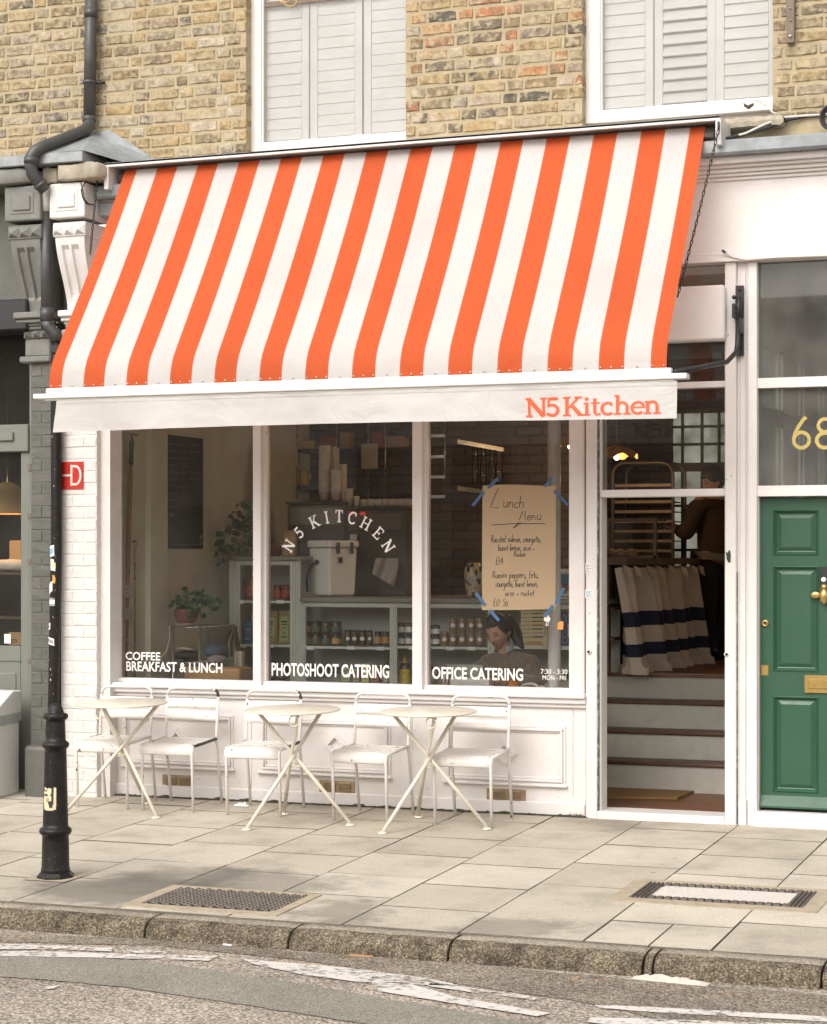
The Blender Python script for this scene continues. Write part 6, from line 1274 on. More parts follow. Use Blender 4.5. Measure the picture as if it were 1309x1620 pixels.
row([(672, 684), (685, 697)], 1005.5, 1021, JY, 'jar_dark', 'lid_dark', 'paper_white', 'white labelled jar at the bottom beside the nut jars', 'white jars by the nuts bottom')
row([(711, 723.5), (725, 738), (740, 752), (753.5, 766)], 977, 999, JY, 'jar_nut', 'jar_nut', 'paper_white', 'jar of nuts stacked in the top row beside the woman', 'nut jars top row', labmode='round')
row([(698, 710), (711, 723.5), (725, 738), (740, 752), (753.5, 766)], 999.5, 1021, JY, 'jar_nut', 'jar_nut', 'paper_white', 'jar of nuts in the bottom row beside the woman', 'nut jars bottom row', labmode='round')
row([(384, 396), (398, 410), (424, 436), (438, 451)], 1046, 1077, JY, 'jar_brown', 'lid_dark', ['label_red', 'label_tan', 'cloth_lilac', 'cloth_lilac'], 'dark jar on the bottom shelf of the left bay', 'bottom shelf jars')
def packet(x0, x1, yt, yb_, Y, mat, lab, label, cat='packet', group=None, print_='ink'):
    a, b = at(x0, yb_, Y), at(x1, yt, Y); d = .05; m = MB()
    m.add([(a.x, Y, a.z), (b.x, Y, a.z), (b.x, Y + d, a.z), (a.x, Y + d, a.z), (a.x + .004, Y + .018, b.z), (b.x - .004, Y + .018, b.z), (b.x - .004, Y + .026, b.z), (a.x + .004, Y + .026, b.z)], [(0, 3, 2, 1), (4, 5, 6, 7), (0, 1, 5, 4), (1, 2, 6, 5), (2, 3, 7, 6), (3, 0, 4, 7)])
    o = m.build('packet', mat, None, bevel=.006, label=label, cat=cat, group=group)
    h_ = b.z - a.z; w_ = b.x - a.x; m = MB(); f = lambda u, v, l=0: (a.x + u * w_, Y + .018 * v - .003 - l, a.z + v * h_)
    m.add([f(.16, .08), f(.84, .08), f(.84, .74), f(.70, .82), f(.3, .82), f(.16, .74)], [(0, 1, 2, 3, 4, 5)]); lb_ = m.build('label', lab, o)
    m = MB(); ink(m, [([(.26, v), (.74, v)], t) for v, t in ((.66, .05), (.58, .03), (.2, .04))] + [(arc(.5, .4, .2, .10, 0, 330, 8), .025)], lambda u, v, l=0: f(u, v, .001 + l)); m.build('print', print_, lb_)
packet(411, 439, 967, 1018, JY, 'bag_kraft', 'bag_green', 'brown paper bag of coffee with green label, behind the first mullion', group='coffee bags'); packet(440, 459, 966, 1018, JY, 'bag_kraft', 'bag_green', 'brown paper bag of coffee with green label, next to the bay post', group='coffee bags')
packet(383, 400, 983, 1018, JY, 'bag_blue', 'bag_blue', 'bright blue packet on the middle shelf of the left bay', print_='label_tan'); packet(368, 384, 984, 1018, JY + .02, 'bag_blue', 'yellow_print', 'blue and yellow packet behind the hanging straps')
for i, (x0, x1, mt, lb_, nm) in enumerate(((537, 556, 'label_green', 'bag_green', 'dark green packet'), (557, 570, 'bag_blue', 'label_tan', 'blue packet'), (571, 584, 'bag_green', 'bottle_yellow', 'light green packet'), (585, 600, 'label_green', 'label_red', 'green packet with red label'))): packet(x0, x1, 1050 + 4 * (i % 2), 1080, JY, mt, lb_, nm + ' behind the photoshoot lettering')
def bottle(x0, x1, yt, yb_, Y, body, cap, lab, label):
    a, b = at(x0, yb_, Y), at(x1, yt, Y); r = (b.x - a.x) / 2; h_ = b.z - a.z; c_ = Vector(((a.x + b.x) / 2, Y, a.z)); m = MB(); m.lathe([(r, 0), (r, h_ * .62), (r * .8, h_ * .70), (r * .45, h_ * .74)], c_, 14); o = m.build('bottle', body, None, label=label, cat='bottle')
    m = MB(); m.lathe([(r * .55, h_ * .72), (r * .5, h_ * .78), (r * .14, h_ * .95), (r * .12, h_)], c_, 12); m.build('cap', cap, o)
    m = MB(); m.grid(lambda u, v: c_ + Vector((r * 1.012 * math.sin(-1.4 + 2.9 * u + .3), -r * 1.012 * math.cos(-1.4 + 2.9 * u + .3), h_ * (.08 + .46 * v))), 12, 1); l_ = m.build('label', lab, o)
    m = MB(); ink(m, [([(q, .42), (q + .12, .42)], .09) for q in (-.3, -.02)] + [([(-.4, .26), (.4, .26)], .05)], lambda u, v, l=0: c_ + Vector((r * 1.02 * math.sin(u + .3), -(r * 1.02 + l) * math.cos(u + .3), h_ * v))); m.build('print', 'print_red', l_)
bottle(632, 650, 1036, 1084, JY, 'jar_dark', 'yellow_glaze', 'bottle_yellow', 'squeezy sauce bottle with yellow label and yellow nozzle, left of the mullion'); bottle(671, 686, 1040, 1084, JY, 'jar_dark', 'label_green', 'bottle_yellow', 'sauce bottle with yellow label right of the second mullion'); bottle(606, 618, 1041, 1082, JY, 'jar_dark', 'lid_dark', 'bottle_label', 'dark bottle with cream label beside the shelf post')
# books, framed photo
def book(x0, x1, yt, yb_, Y, mat, label, draw, cat='book'):
    a, b = at(x0, yb_, Y), at(x1, yt, Y); o = MB().box((a.x, Y, a.z), (b.x, Y + .02, b.z)).build('book', mat, None, bevel=.002, label=label, cat=cat)
    draw(o, lambda u, v, l=0: (a.x + u * (b.x - a.x), Y - .0012 - l, a.z + v * (b.z - a.z)))
def pens(o, f):
    for i in range(8):
        v = .94 - i * .098; m = MB(); ink(m, [([(.02, v - .01), (.45, v)], .012)], f); m.build('print', 'print_brown', o)
        m = MB(); ink(m, [([(.45, v), (.85, v + .004)], .035)], f); m.build('print', ['print_brown', 'print_brown', 'cloth_blue', 'print_red', 'print_red', 'cloth_blue', 'grey_print', 'cloth_blue'][i], o)
    m = MB(); ink(m, [([(.05, .22), (.9, .23)], .01), ([(.2, .12), (.8, .12)], .03), ([(.1, .07), (.86, .07)], .03), ([(.92, .3), (.93, .62)], .035)], f); m.build('print', 'print_red', o)
book(824, 866, 961, 1023, UY + .05, 'book_cream', 'cream book with rows of pens on its cover behind the woman', pens)
def navy(o, f):
    m = MB(); hand(m, 'co', .12, .72, .2, f, .03, 0); ink(m, [(arc(.3, .2, .16, .1, 0, 360, 10), .025), (arc(.62, .2, .14, .1, 0, 360, 10), .025), ([(.12, .1), (.12, .42)], .03)], f); m.build('print', 'chalk', o)
    m = MB(); m.add([f(.5, .3, .001), f(1, .3, .001), f(1, .68, .001), f(.5, .68, .001)], [(0, 1, 2, 3)]); m.build('picture', 'book_cream', o)
book(888, 909, 970, 1023, UY + .04, 'book_navy', 'navy blue book with pale looping letters right of the column', navy)
def photo(o, f):
    for u0, v0, u1, v1, mt in ((.06, .1, .92, .84, 'counter_back'), (.1, .42, .88, .8, 'bag_blue'), (.16, .2, .88, .46, 'label_red')):
        m = MB(); m.add([f(u0, v0, .001 if mt == 'counter_back' else .002), f(u1, v0, .001 if mt == 'counter_back' else .002), f(u1, v1, .002), f(u0, v1, .002)], [(0, 1, 2, 3)]); m.build('picture', mt, o)
book(886, 906, 900, 943, UY + .3, 'paper_white', 'white bordered food photograph on the counter right of the column', photo, 'picture')
# ---- things on the counter
c0, c1 = at(473, 943, 1.86), at(557, 866, 1.86); cx_ = (c0.x + c1.x) / 2; ck = thing('cooler_box', (cx_, 2.02, c0.z), 'white cool box with dark handle and latches on the counter', 'cool box')
Mr = Matrix.Rotation(rad(-33), 3, 'Z'); cw, cd, chh = .29, .27, c1.z - c0.z
def tapered(z0, z1, w0, d0, w1, d1):
    vs = [Vector((x * w0, y * d0, z0)) for x, y in ((-.5, -.5), (.5, -.5), (.5, .5), (-.5, .5))] + [Vector((x * w1, y * d1, z1)) for x, y in ((-.5, -.5), (.5, -.5), (.5, .5), (-.5, .5))]
    return [Mr @ v_ + Vector((cx_, 2.02, c0.z)) for v_ in vs]
Fb = [(0, 3, 2, 1), (4, 5, 6, 7), (0, 1, 5, 4), (1, 2, 6, 5), (2, 3, 7, 6), (3, 0, 4, 7)]
m = MB(); m.add(tapered(.004, chh - .005, cw * .9, cd * .9, cw, cd), Fb); m.build('cooler_body', 'plastic_white', ck, bevel=.018, seg=3)
m = MB(); m.add(tapered(chh, chh + .055, cw + .022, cd + .022, cw + .022, cd + .022), Fb); m.build('cooler_lid', 'plastic_white', ck, bevel=.014, seg=3)
def ckp(x, y, z): return Mr @ Vector((x, y, z)) + Vector((cx_, 2.02, c0.z))
m = MB(); m.tube([ckp(-.02, -cd / 2 - .012, chh * .68), ckp(-.06, -cd / 2 - .02, chh * .66), ckp(-.11, -cd / 2 - .022, chh * .52), ckp(-.145, -cd / 2 - .02, chh * .32), ckp(-.148, -cd / 2 - .012, .03)], .010, 8); m.ball(ckp(-.02, -cd / 2 - .006, chh * .70), .020); m.build('handle', 'black_metal', ck)
for yy in (-.06, .07):
    m = MB(); m.obox(ckp(cw / 2 + .012, yy, chh - .005), (.022, .028, .09), Mr); m.build('latch', 'black_metal', ck, bevel=.005)
m = MB(); m.obox(ckp(cw / 2 + .001, -.03, chh - .10), (.006, .04, .045), Mr); m.build('badge', 'black_metal', ck)
vs_ = at(750, 944, 1.95); r_ = .062; m = MB(); m.lathe([(r_ * .85, 0), (r_ * .9, .02), (r_ * .85, .03), (r_ * 1.05, .06), (r_ * 1.2, .14), (r_ * 1.12, .22), (r_ * .85, .255), (r_ * .7, .262), (r_ * .66, .255)], vs_, 24); m.build('vase', 'vase_glaze', None, label='patterned yellow and green ceramic vase half hidden by the lunch menu', cat='vase')
MY = 2.35
for x0, x1, yt, yb_, mt, nm in ((455, 546, 797, 930, 'machine_steel', 'espresso_machine'), (546, 642, 805, 930, 'machine_dark', 'coffee_grinder')):
    a, b = at(x0, yb_, MY), at(x1, yt, MY); a.z = ztopR
    mc = thing(nm, ((a.x + b.x) / 2, MY + .2, a.z), ('brown steel espresso machine under the stacks of paper cups' if x0 == 455 else 'black coffee machine with red digits behind the arched lettering'), 'coffee machine')
    MB().box((a.x, MY, a.z), (b.x, MY + .42, b.z)).build('machine_body', mt, mc, bevel=.01); MB().box((a.x + .03, MY - .012, b.z - .17), (b.x - .03, MY + .01, b.z - .03)).build('front_panel', 'worktop' if x0 == 455 else 'machine_steel', mc, bevel=.004); MB().box((a.x + .05, MY - .03, b.z - .30), (a.x + .12, MY + .01, b.z - .20)).build('group_head', 'steel', mc, bevel=.006); MB().box((a.x - .01, MY - .015, b.z), (b.x + .01, MY + .45, b.z + .018)).build('cup_tray', 'machine_dark', mc, bevel=.004)
    if x0 == 546:
        for xx, dg in ((553, '200'), (571, '000')):
            p = at(xx, 815, MY - .002); sans('display_digits', dg, .045, .028, lambda u, v, l, p=p: (p.x + u, MY - .014 - l, p.z + v), 'led_red', mc, 0.0)
CUPZ = at(500, 795, MY).z + .02
def cups(x0, x1, yt, label, Y, yb_=None):
    a, b = at(x0, 795, Y), at(x1, yt, Y); zb = CUPZ if x1 < 548 else at(560, 805, MY).z + .02; r = (b.x - a.x) / 2; c_ = Vector(((a.x + b.x) / 2, Y, zb)); h_ = b.z - zb; n = max(1, int((h_ - .07) / .0125)); prof = [(r * .70, 0)]
    for i in range(n + 1): z = .07 + i * .0125; prof += [(r * .96, z - .003), (r, z - .002), (r, z + .001), (r * .95, z + .002)]
    prof += [(r * .9, prof[-1][1] - .004)]; m = MB(); m.lathe(prof, c_, 16); m.build('cup_stack', 'cup_paper', None, label=label, cat='paper cups', group='stacks of paper cups')
cups(505, 523, 703, 'tallest stack of paper cups on the espresso machine, at the left', MY + .10); cups(523, 533, 704, 'thin tall stack of paper cups just behind the tallest one', MY + .22); cups(527, 537, 709, 'tall stack of cups behind the short thick stack', MY + .3)
cups(524, 540, 742, 'short thick stack of paper cups in front of the taller ones', MY + .06); cups(538, 549, 734, 'medium stack of paper cups right of the thick stack', MY + .12); cups(548, 559, 773, 'low stack of paper cups on the black machine', MY + .08); cups(560, 569, 785, 'lowest stack of paper cups, at the right end', MY + .06)
for i in range(8):
    x = 577 + i * 11.5; c_ = at(x, 802, MY + .12); c_.z = at(560, 805, MY).z + .02; m = MB(); m.lathe([(.024, .06), (.034, .056), (.038, .03), (.036, .002), (.033, .002)], c_, 12); o = m.build('mug', 'cup_paper', None, label='upturned brown cup on the black machine, %s from the left' % ORD[i], cat='cup', group='upturned cups on the machine')
    m = MB(); m.tube([c_ + Vector((.034 + .014 * math.sin(t), -.01, .03 + .016 * math.cos(t))) for t in (0, .8, 1.57, 2.3, 3.14)], .004, 5); m.build('handle', 'cup_paper', o)
# kitchen wall shelves and what stands there
for i, (x0, x1, y, nm) in enumerate(((421, 545, 768, 'dark shelf with the yellow mug on the kitchen wall'), (421, 660, 712, 'upper dark shelf of boxes on the kitchen wall'), (545, 662, 778, 'dark shelf of glasses right of the paper cups'))):
    a, b = at(x0, y, KY - .3), at(x1, y, KY - .3); MB().box((a.x, KY - .3, a.z - .03), (b.x, KY, a.z)).build('wall_shelf', 'machine_dark', None, label=nm, cat='shelf')
c_ = at(481, 767, KY - .2); c_.z += .002; m = MB(); m.lathe([(.040, 0), (.042, .005), (.042, .125), (.038, .125), (.038, .02)], c_, 18); o = m.build('mug', 'yellow_glaze', None, label='tall yellow mug on the dark kitchen shelf', cat='mug')
m = MB(); m.tube([c_ + Vector((.040 + .03 * math.sin(t), -.01, .065 + .036 * math.cos(t))) for t in (0, .6, 1.2, 1.8, 2.4, 3.14)], .006, 6); m.build('handle', 'yellow_glaze', o)
for i, (x0, x1, yt, yb_, mt, nm) in enumerate(((440, 452, 688, 711, 'label_tan', 'tan'), (453, 466, 740, 767, 'label_red', 'reddish'), (474, 498, 697, 711, 'bottle_yellow', 'flat yellow'), (508, 532, 690, 711, 'label_red', 'wide red'), (538, 553, 684, 711, 'label_tan', 'upright tan'), (588, 606, 682, 711, 'label_red', 'red and yellow'), (612, 640, 690, 711, 'cardboard', 'brown card'))):
    a, b = at(x0, yb_, KY - .2), at(x1, yt, KY - .2); MB().box((a.x, KY - .2, a.z + .002), (b.x, KY - .08, b.z)).build('carton', mt, None, bevel=.003, label='%s box on the dark kitchen shelves' % nm, cat='box')
a, b = at(571, 742, KY - .42), at(597, 702, KY - .42); MB().box((a.x, KY - .42, a.z), (b.x, KY - .40, b.z)).build('chopping_board', 'cloth_cream', None, bevel=.008, label='pale chopping board hanging above the cups', cat='chopping board')
for i, x in enumerate((470, 533, 583, 610)):
    a, b = at(x, 790, KY - .35), at(x, 640, KY - .35); MB().tube([a, b], .007, 6).build('steel_rod', 'steel', None, label='slim steel rod hanging in the kitchen, %s from the left' % ORD[i], cat='rod', group='hanging rods')
a = at(596, 884, 2.2); tw = MB(); tw.grid(lambda u, v: at(595 + 36 * u - (6 * v * (1 - u)) - 8 * v * v * u, 883 + 40 * v * (.62 + .5 * u), 2.2 - .03 * math.sin(u * 9 + v) - .02 * v), 14, 10); tw.build('tea_towel', 'towel_grey', None, label='grey tea towel hanging right of the cool box', cat='towel')
fc = MB(); fc.tube([at(628, 900, 2.5), at(628, 850, 2.5), at(632, 828, 2.5), at(642, 820, 2.5), at(652, 828, 2.5), at(655, 850, 2.5)], .009, 8); fc.build('tap', 'steel', None, label='curved steel tap behind the arched lettering', cat='tap')
c_ = at(459, 880, 1.95); c_.z = ztopL; m = MB(); m.add([c_ + Vector(p) for p in ((-.06, -.04, 0), (.06, -.04, 0), (.06, .04, 0), (-.06, .04, 0), (-.045, -.01, .20), (.045, -.015, .21), (.05, .03, .20), (-.05, .03, .21))], Fb); m.build('paper_bag', 'cardboard', None, bevel=.008, label='brown paper bag on the counter behind the letter N', cat='bag')
# wire rack and lit shelves seen in the right pane
wr = thing('wire_rack', at(690, 790, 3.2), 'narrow steel wire rack high on the kitchen wall by the second mullion', 'rack')
for x in (680, 704): MB().tube([at(x, 640, 3.2), at(x, 788, 3.2)], .006, 6).build('upright', 'steel', wr)
for y in (690, 723, 755, 786): a, b = at(668, y, 3.2), at(705, y, 3.2); MB().box((a.x, 3.19, a.z - .012), (b.x, 3.21, a.z + .012)).build('rung', 'steel', wr)
for (p, q, y0, y1, nm) in ((724, 797, 695, 708, 'upper steel shelf on the brick kitchen wall'), (724, 768, 769, 775, 'lower steel shelf on the kitchen wall behind the menu')):
    a, b = at(p, y0, 3.15), at(q, y1, 3.4); m = MB(); m.prism([a, b, b + Vector((0, 0, -.035)), a + Vector((0, 0, -.035))], (0, .22, 0)); m.build('steel_shelf', 'steel', None, label=nm, cat='shelf')
for i, x in enumerate((752, 765, 779, 790)):
    c_ = at(x, 765, 3.45); m = MB(); m.lathe([(.028, 0), (.03, .01), (.03, .16), (.022, .20), (.022, .26), (.03, .30)], c_, 10); m.build('glass_jar', 'case_glass', None, label='tall clear glass on the kitchen wall above the menu, %s from the left' % ORD[i], cat='glass', group='tall glasses')

# ---- left wall: board, poles, sockets
Y0, Y1_ = .885, 1.50; wx = LWX + .012; zb0, zb1 = at(300, 868, 1.15).z, at(300, 690, 1.15).z
bd = thing('chalkboard', (wx, (Y0 + Y1_) / 2, zb0), 'tall black chalkboard menu on the left inner wall', 'chalkboard'); MB().box((LWX + .001, Y0, zb0), (wx, Y1_, zb1)).build('board', 'board_black', bd, bevel=.003)
cf = lambda u, v, l=0: (wx + .0012 + l, Y0 + u * (Y1_ - Y0), zb0 + v * (zb1 - zb0)); r2 = random.Random(5); m = MB()
W_ = lambda u, v, l=0: cf(u, v / 1.42, l)
for i in range(11):
    v = 1.30 - i * .088
    scribble(m, .07, .07 + r2.uniform(.18, .32), v, .028, W_, .006, r2)
    if i < 9: scribble(m, .42, .50, v, .03, W_, .006, r2)
    if i < 6 and i != 3: scribble(m, .62, .62 + r2.uniform(.15, .28), v + .02, .022, W_, .005, r2)
hand(m, 'Mocha', .07, .40, .03, W_, .006, 0, r2, .9); scribble(m, .12, .85, .045, .02, W_, .005, r2); m.build('chalk_writing', 'chalk', bd)
m = MB(); lx, lz = .93, .06
ink(m, [([(lx - .03, lz), (lx - .02, lz + .09)], .012), ([(lx + .03, lz), (lx + .02, lz + .09)], .012), ([(lx - .02, lz + .10), (lx + .02, lz + .10)], .03), ([(lx - .03, lz), (lx + .03, lz)], .012)], W_); m.build('chalk_drawing', 'chalk', bd)
pw = thing('awning_pole', at(198, 1078, .30), 'long wooden pole with a black iron hook leaning in the window corner', 'pole')
m = MB(); m.tube([at(198, 1080, .28), at(208, 712, .30)], .016, 10); m.build('shaft', 'pole_wood', pw); m = MB(); m.tube([at(207.5, 735, .295), at(208.5, 700, .30), at(209, 694, .30)], [.018, .018, .012], 10); m.build('ferrule', 'black_metal', pw)
m = MB(); m.tube([at(209, 697, .30), at(209, 688, .30), at(212, 686, .30), at(217, 689, .30), at(219, 686, .30)], .006, 6); m.tube([at(209, 690, .30), at(204, 685, .30)], .005, 6); m.build('hook', 'black_metal', pw)
m = MB(); q = at(208, 722, .281); m.box((q.x - .012, q.y - .005, q.z - .05), (q.x + .012, q.y + .01, q.z + .05)); m.build('label', 'ink', pw)
rd = thing('hooked_rod', at(214, 1078, .34), 'thin grey metal rod with a crook end beside the wooden pole', 'rod'); m = MB(); m.tube([at(213.5, 1080, .34), at(213.5, 868, .34), at(216.5, 860, .34), at(215, 855.5, .34), at(210, 857, .34)], .007, 8); m.build('rod_shaft', 'steel', rd); m = MB(); m.tube([at(213.5, 917, .34), at(213.5, 912, .34)], .0085, 8); m.build('red_band', 'red_enamel', rd)
for (y, nm, ym) in ((935, 'white wall socket on the cream wall behind the wooden pole', 0), (971, 'white adaptor box below the wall socket behind the pole', 1)):
    Ya = .16; a = at(185, y + 10, Ya); b = at(185, y - 10, Ya); o = MB().box((LWX, Ya, a.z), (LWX + .04, Ya + .15, b.z)).build('wall_socket', 'socket_white', None, bevel=.006, label=nm, cat='socket')
    if not ym:
        m = MB(); m.ball((LWX + .041, Ya + .07, (a.z + b.z) / 2 + .012), .006, .006, .006, 6, 4); m.ball((LWX + .041, Ya + .07, (a.z + b.z) / 2 - .012), .006, .006, .006, 6, 4); m.build('socket_hole', 'ink', o)
m = MB(); m.tube([at(187, 981, .2), at(192, 1000, .22), at(210, 1025, .3), at(230, 1042, .4), at(250, 1046, .45), at(264, 1030, .5), at(269, 1010, .55), at(268, 990, .57)], .004, 5); m.build('wall_cable', 'wire_white', None, label='thin pale cable drooping from the adaptor to the rack', cat='cable')
# ---- rack with plant, towels, bags
RX0, RX1, RYa, RYb = at(274, 1000, .62).x, at(316, 1000, .62).x, .62, 1.20; rz = at(290, 993, .62).z
rk = thing('steel_rack', ((RX0 + RX1) / 2, .9, LOW), 'small chrome wire rack in the window holding the potted plant', 'rack')
for x in (RX0, RX1):
    for y in (RYa, RYb): MB().tube([(x, y, LOW), (x, y, rz + .01)], .010, 8).build('post', 'steel', rk)
for z in (rz, rz - .26):
    for x in (RX0, RX1): MB().tube([(x, RYa, z), (x, RYb, z)], .005, 6).build('shelf_edge', 'steel', rk)
    for y in (RYa, RYb): MB().tube([(RX0, y, z), (RX1, y, z)], .005, 6).build('shelf_edge', 'steel', rk)
    for k in range(22): y = RYa + .02 + k * (RYb - RYa - .03) / 21; MB().tube([(RX0, y, z + .006), (RX1, y, z + .006), (RX1, y, z - .03)], .0025, 4).build('shelf_wire', 'steel', rk)
def leafmesh(nm, r, mat):
    m = MB(); n = 14; vs = [(0, 0, 0)] + [(r * (1 + .13 * math.cos(5 * 2 * math.pi * k / n)) * math.cos(2 * math.pi * k / n), r * (1 + .13 * math.cos(5 * 2 * math.pi * k / n)) * math.sin(2 * math.pi * k / n), .20 * r * (1 + .6 * math.sin(3 * 2 * math.pi * k / n))) for k in range(n)]
    me = bpy.data.meshes.new(nm); me.from_pydata(vs, [], [(0, 1 + k, 1 + (k + 1) % n) for k in range(n)]); me.materials.append(MATS[mat]); return me
LFM = [leafmesh('leaf', .026, 'leaf_green'), leafmesh('leaf', .03, 'leaf_dark'), leafmesh('leaf', .021, 'leaf_green')]
def leaves(root, pts, base, stem, r_, hang=None):
    sm = MB()
    for i, p in enumerate(pts):
        o = bpy.data.objects.new('leaf', LFM[i % 3]); COL.objects.link(o); o.parent = root; o.location = p - ORG[root.name]
        n_ = (Vector((r_.uniform(-.8, .8), -1.0 + r_.uniform(-.3, .5), r_.uniform(.1, 1.2)))).normalized(); o.rotation_mode = 'QUATERNION'; o.rotation_quaternion = n_.to_track_quat('Z', 'Y'); s_ = r_.uniform(.75, 1.25); o.scale = (s_, s_, s_)
        if i % 2 == 0:
            b_ = base + Vector((r_.uniform(-.04, .04), r_.uniform(-.03, .03), 0)); md = (b_ + p) / 2 + Vector((0, 0, .03)); sm.tube([b_, md, p], .0025, 4, False)
    sm.build('stem', stem, root)
pb = at(295, 989, .85); pb.z = rz + .012; pt = thing('potted_plant', pb, 'leafy green plant in a terracotta pot on top of the chrome rack', 'plant')
m = MB(); m.lathe([(.062, .012), (.085, .05), (.092, .085), (.093, .118), (.085, .118), (.08, .10)], pb, 24); m.build('pot', 'terracotta', pt); m = MB(); m.lathe([(.06, 0), (.075, .004), (.08, .012), (.06, .012)], pb, 20); m.build('saucer', 'cloth_cream', pt)
rp = random.Random(3); pts = []
while len(pts) < 75:
    x, y = rp.uniform(268, 348), rp.uniform(928, 978)
    e = ((x - 309) / 40) ** 2 + ((y - 953) / 24) ** 2
    if e < 1 and not (x > 325 and y < 940) and not (x < 290 and y < 945): pts.append(at(x, y, .85 + rp.uniform(-.14, .14)))
leaves(pt, pts, pb + Vector((0, 0, .11)), 'leaf_dark', rp)
tb_ = at(429, 879, 1.98); tb_.z = ztopL; tp = thing('trailing_plant', tb_, 'dark trailing plant in a wide terracotta bowl spilling over the counter edge', 'plant')
m = MB(); m.lathe([(.07, 0), (.11, .03), (.135, .075), (.14, .10), (.13, .10), (.12, .08)], tb_, 24); m.build('bowl', 'terracotta', tp); pts = []
while len(pts) < 110:
    x, y = rp.uniform(336, 428), rp.uniform(788, 896)
    in_ = ((x - 392) / 36) ** 2 + ((y - 838) / 44) ** 2 < 1 or ((x - 350) / 14) ** 2 + ((y - 868) / 28) ** 2 < 1
    if in_: pts.append(at(x, y, 1.9 + rp.uniform(-.22, .12) - (.16 if x < 366 else 0)))
leaves(tp, pts, tb_ + Vector((-.03, 0, .09)), 'leaf_dark', rp)
def cloth_roll(nm, mat, c_, rx, ry, rz_, label, seed):
    m = MB(); m.ball(c_, rx, ry, rz_, 18, 10); m.v = [tuple(Vector(p) + Vector((noise.noise(Vector(p) * 14 + Vector((seed,) * 3)), noise.noise(Vector(p) * 14 + Vector((seed + 7,) * 3)), noise.noise(Vector(p) * 14 + Vector((seed + 3,) * 3)))) * .012) for p in m.v]; m.build(nm, mat, None, label=label, cat='folded cloth')
zs2 = rz - .26 + .012
c_ = at(296, 1045, .8); cloth_roll('folded_cloth', 'cloth_green', Vector((c_.x, .8, zs2 + .035)), .10, .14, .035, 'dark green folded cloths on the lower wire shelf', 1); cloth_roll('folded_cloth', 'cloth_cream', Vector((c_.x + .01, .74, zs2 + .085)), .07, .05, .016, 'cream ribbon tied cloth on top of the green ones', 2)
c_ = at(338, 1035, 1.0); cloth_roll('folded_cloth', 'cloth_blue', Vector((c_.x, 1.02, zs2 + .06)), .085, .12, .055, 'rolled slate blue cloth at the end of the wire rack', 3); c_ = at(345, 1053, .95); cloth_roll('folded_cloth', 'cloth_lilac', Vector((c_.x, .92, zs2 + .0)), .07, .10, .04, 'pale lilac folded cloth below the blue one', 4)
a, b = at(290, 1085, .40), at(380, 1057, .40); bs = MB(); bs.box((a.x, .40, a.z), (b.x, .62, b.z)); bs.build('cardboard_tray', 'pole_wood', None, bevel=.02, seg=3, label='honey coloured wooden tray standing on the window ledge at left', cat='tray')
hs2 = thing('hanging_straps', at(368, 1035, 1.3), 'bundle of dark apron straps hanging at the end of the rack', 'straps')
for k in range(9):
    x0 = 358 + k * 1.6; m = MB(); m.tube([at(x0 + 8 - k * .6, 987 + abs(k - 4), 1.25), at(x0 + 6 - .3 * k, 1000, 1.24), at(x0 - 3 + k * 1.2, 1018, 1.23), at(x0 - 5 + k * 2.0, 1036 + 3 * (k % 3), 1.23)], [.004, .009, .012, .010], 5); m.build('strap', 'cloth_strap' if k not in (3, 6) else 'cloth_cream', hs2)
tt = MB(); tt.grid(lambda u, v: at(373 + 14 * u, 1030 + 50 * v, 1.1 + .03 * math.sin(u * 8)), 8, 6); tt.build('tote_bag', 'cloth_cream', None, solid=.01, label='cream cloth bag hanging beside the straps behind the mullion', cat='bag')

# ---- window bar with laptop and woman
bar = thing('window_bar', (-4.6, .4, LOW), 'white bar table standing behind the right window pane', 'table'); bxa, bxb = at(672, 1090, .3).x, -3.74
MB().box((bxa, .14, .775), (bxb, .62, .80)).build('bar_top', 'white_clean', bar); 
for x in (bxa + .05, bxb - .08): MB().box((x, .2, LOW), (x + .05, .25, .775)).build('leg', 'white_clean', bar)
la, lb2 = at(710, 1090, .36), at(771, 1051, .40); lp_ = thing('laptop', ((la.x + lb2.x) / 2, .4, .80), 'grey laptop seen from behind on the bar in front of the woman', 'laptop')
m = MB(); m.prism([(la.x, .36, .812), (la.x, .366, .812), (la.x, .306, lb2.z), (la.x, .30, lb2.z)], (lb2.x - la.x, 0, 0)); m.build('screen', 'laptop_grey', lp_, bevel=.003); MB().box((la.x, .36, .801), (lb2.x, .56, .812)).build('keyboard_base', 'laptop_grey', lp_, bevel=.003)
a, b = at(712, 1090, .22), at(774, 1073.5, .22); MB().box((a.x, .22, .801), (b.x, .27, b.z)).build('paper_box', 'paper_white', None, bevel=.003, label='low white box standing in front of the laptop', cat='box')
oc = at(812, 1083, .2); m = MB(); m.ball((oc.x, .2, .801 + .035), .036, .036, .035, 20, 12); of = m.build('orange', 'orange_fruit', None, label='single orange on the bar under the office catering lettering', cat='orange')
m = MB(); q = at(838, 1086, .24); m.tube([q + Vector((.055 * math.cos(t * .5) - .0, .02 * math.sin(t * .5), .022 + .02 * math.sin(t * .5) - q.z + .80)) for t in range(13)], .010, 8, closed=True); m.tube([Vector((q.x + .05, .24, .812)), Vector((q.x + .10, .22, .812)), Vector((q.x + .12, .26, .811))], .009, 8); m.build('white_cable', 'plastic_white', None, label='white looped cable lying beside the orange', cat='cable')
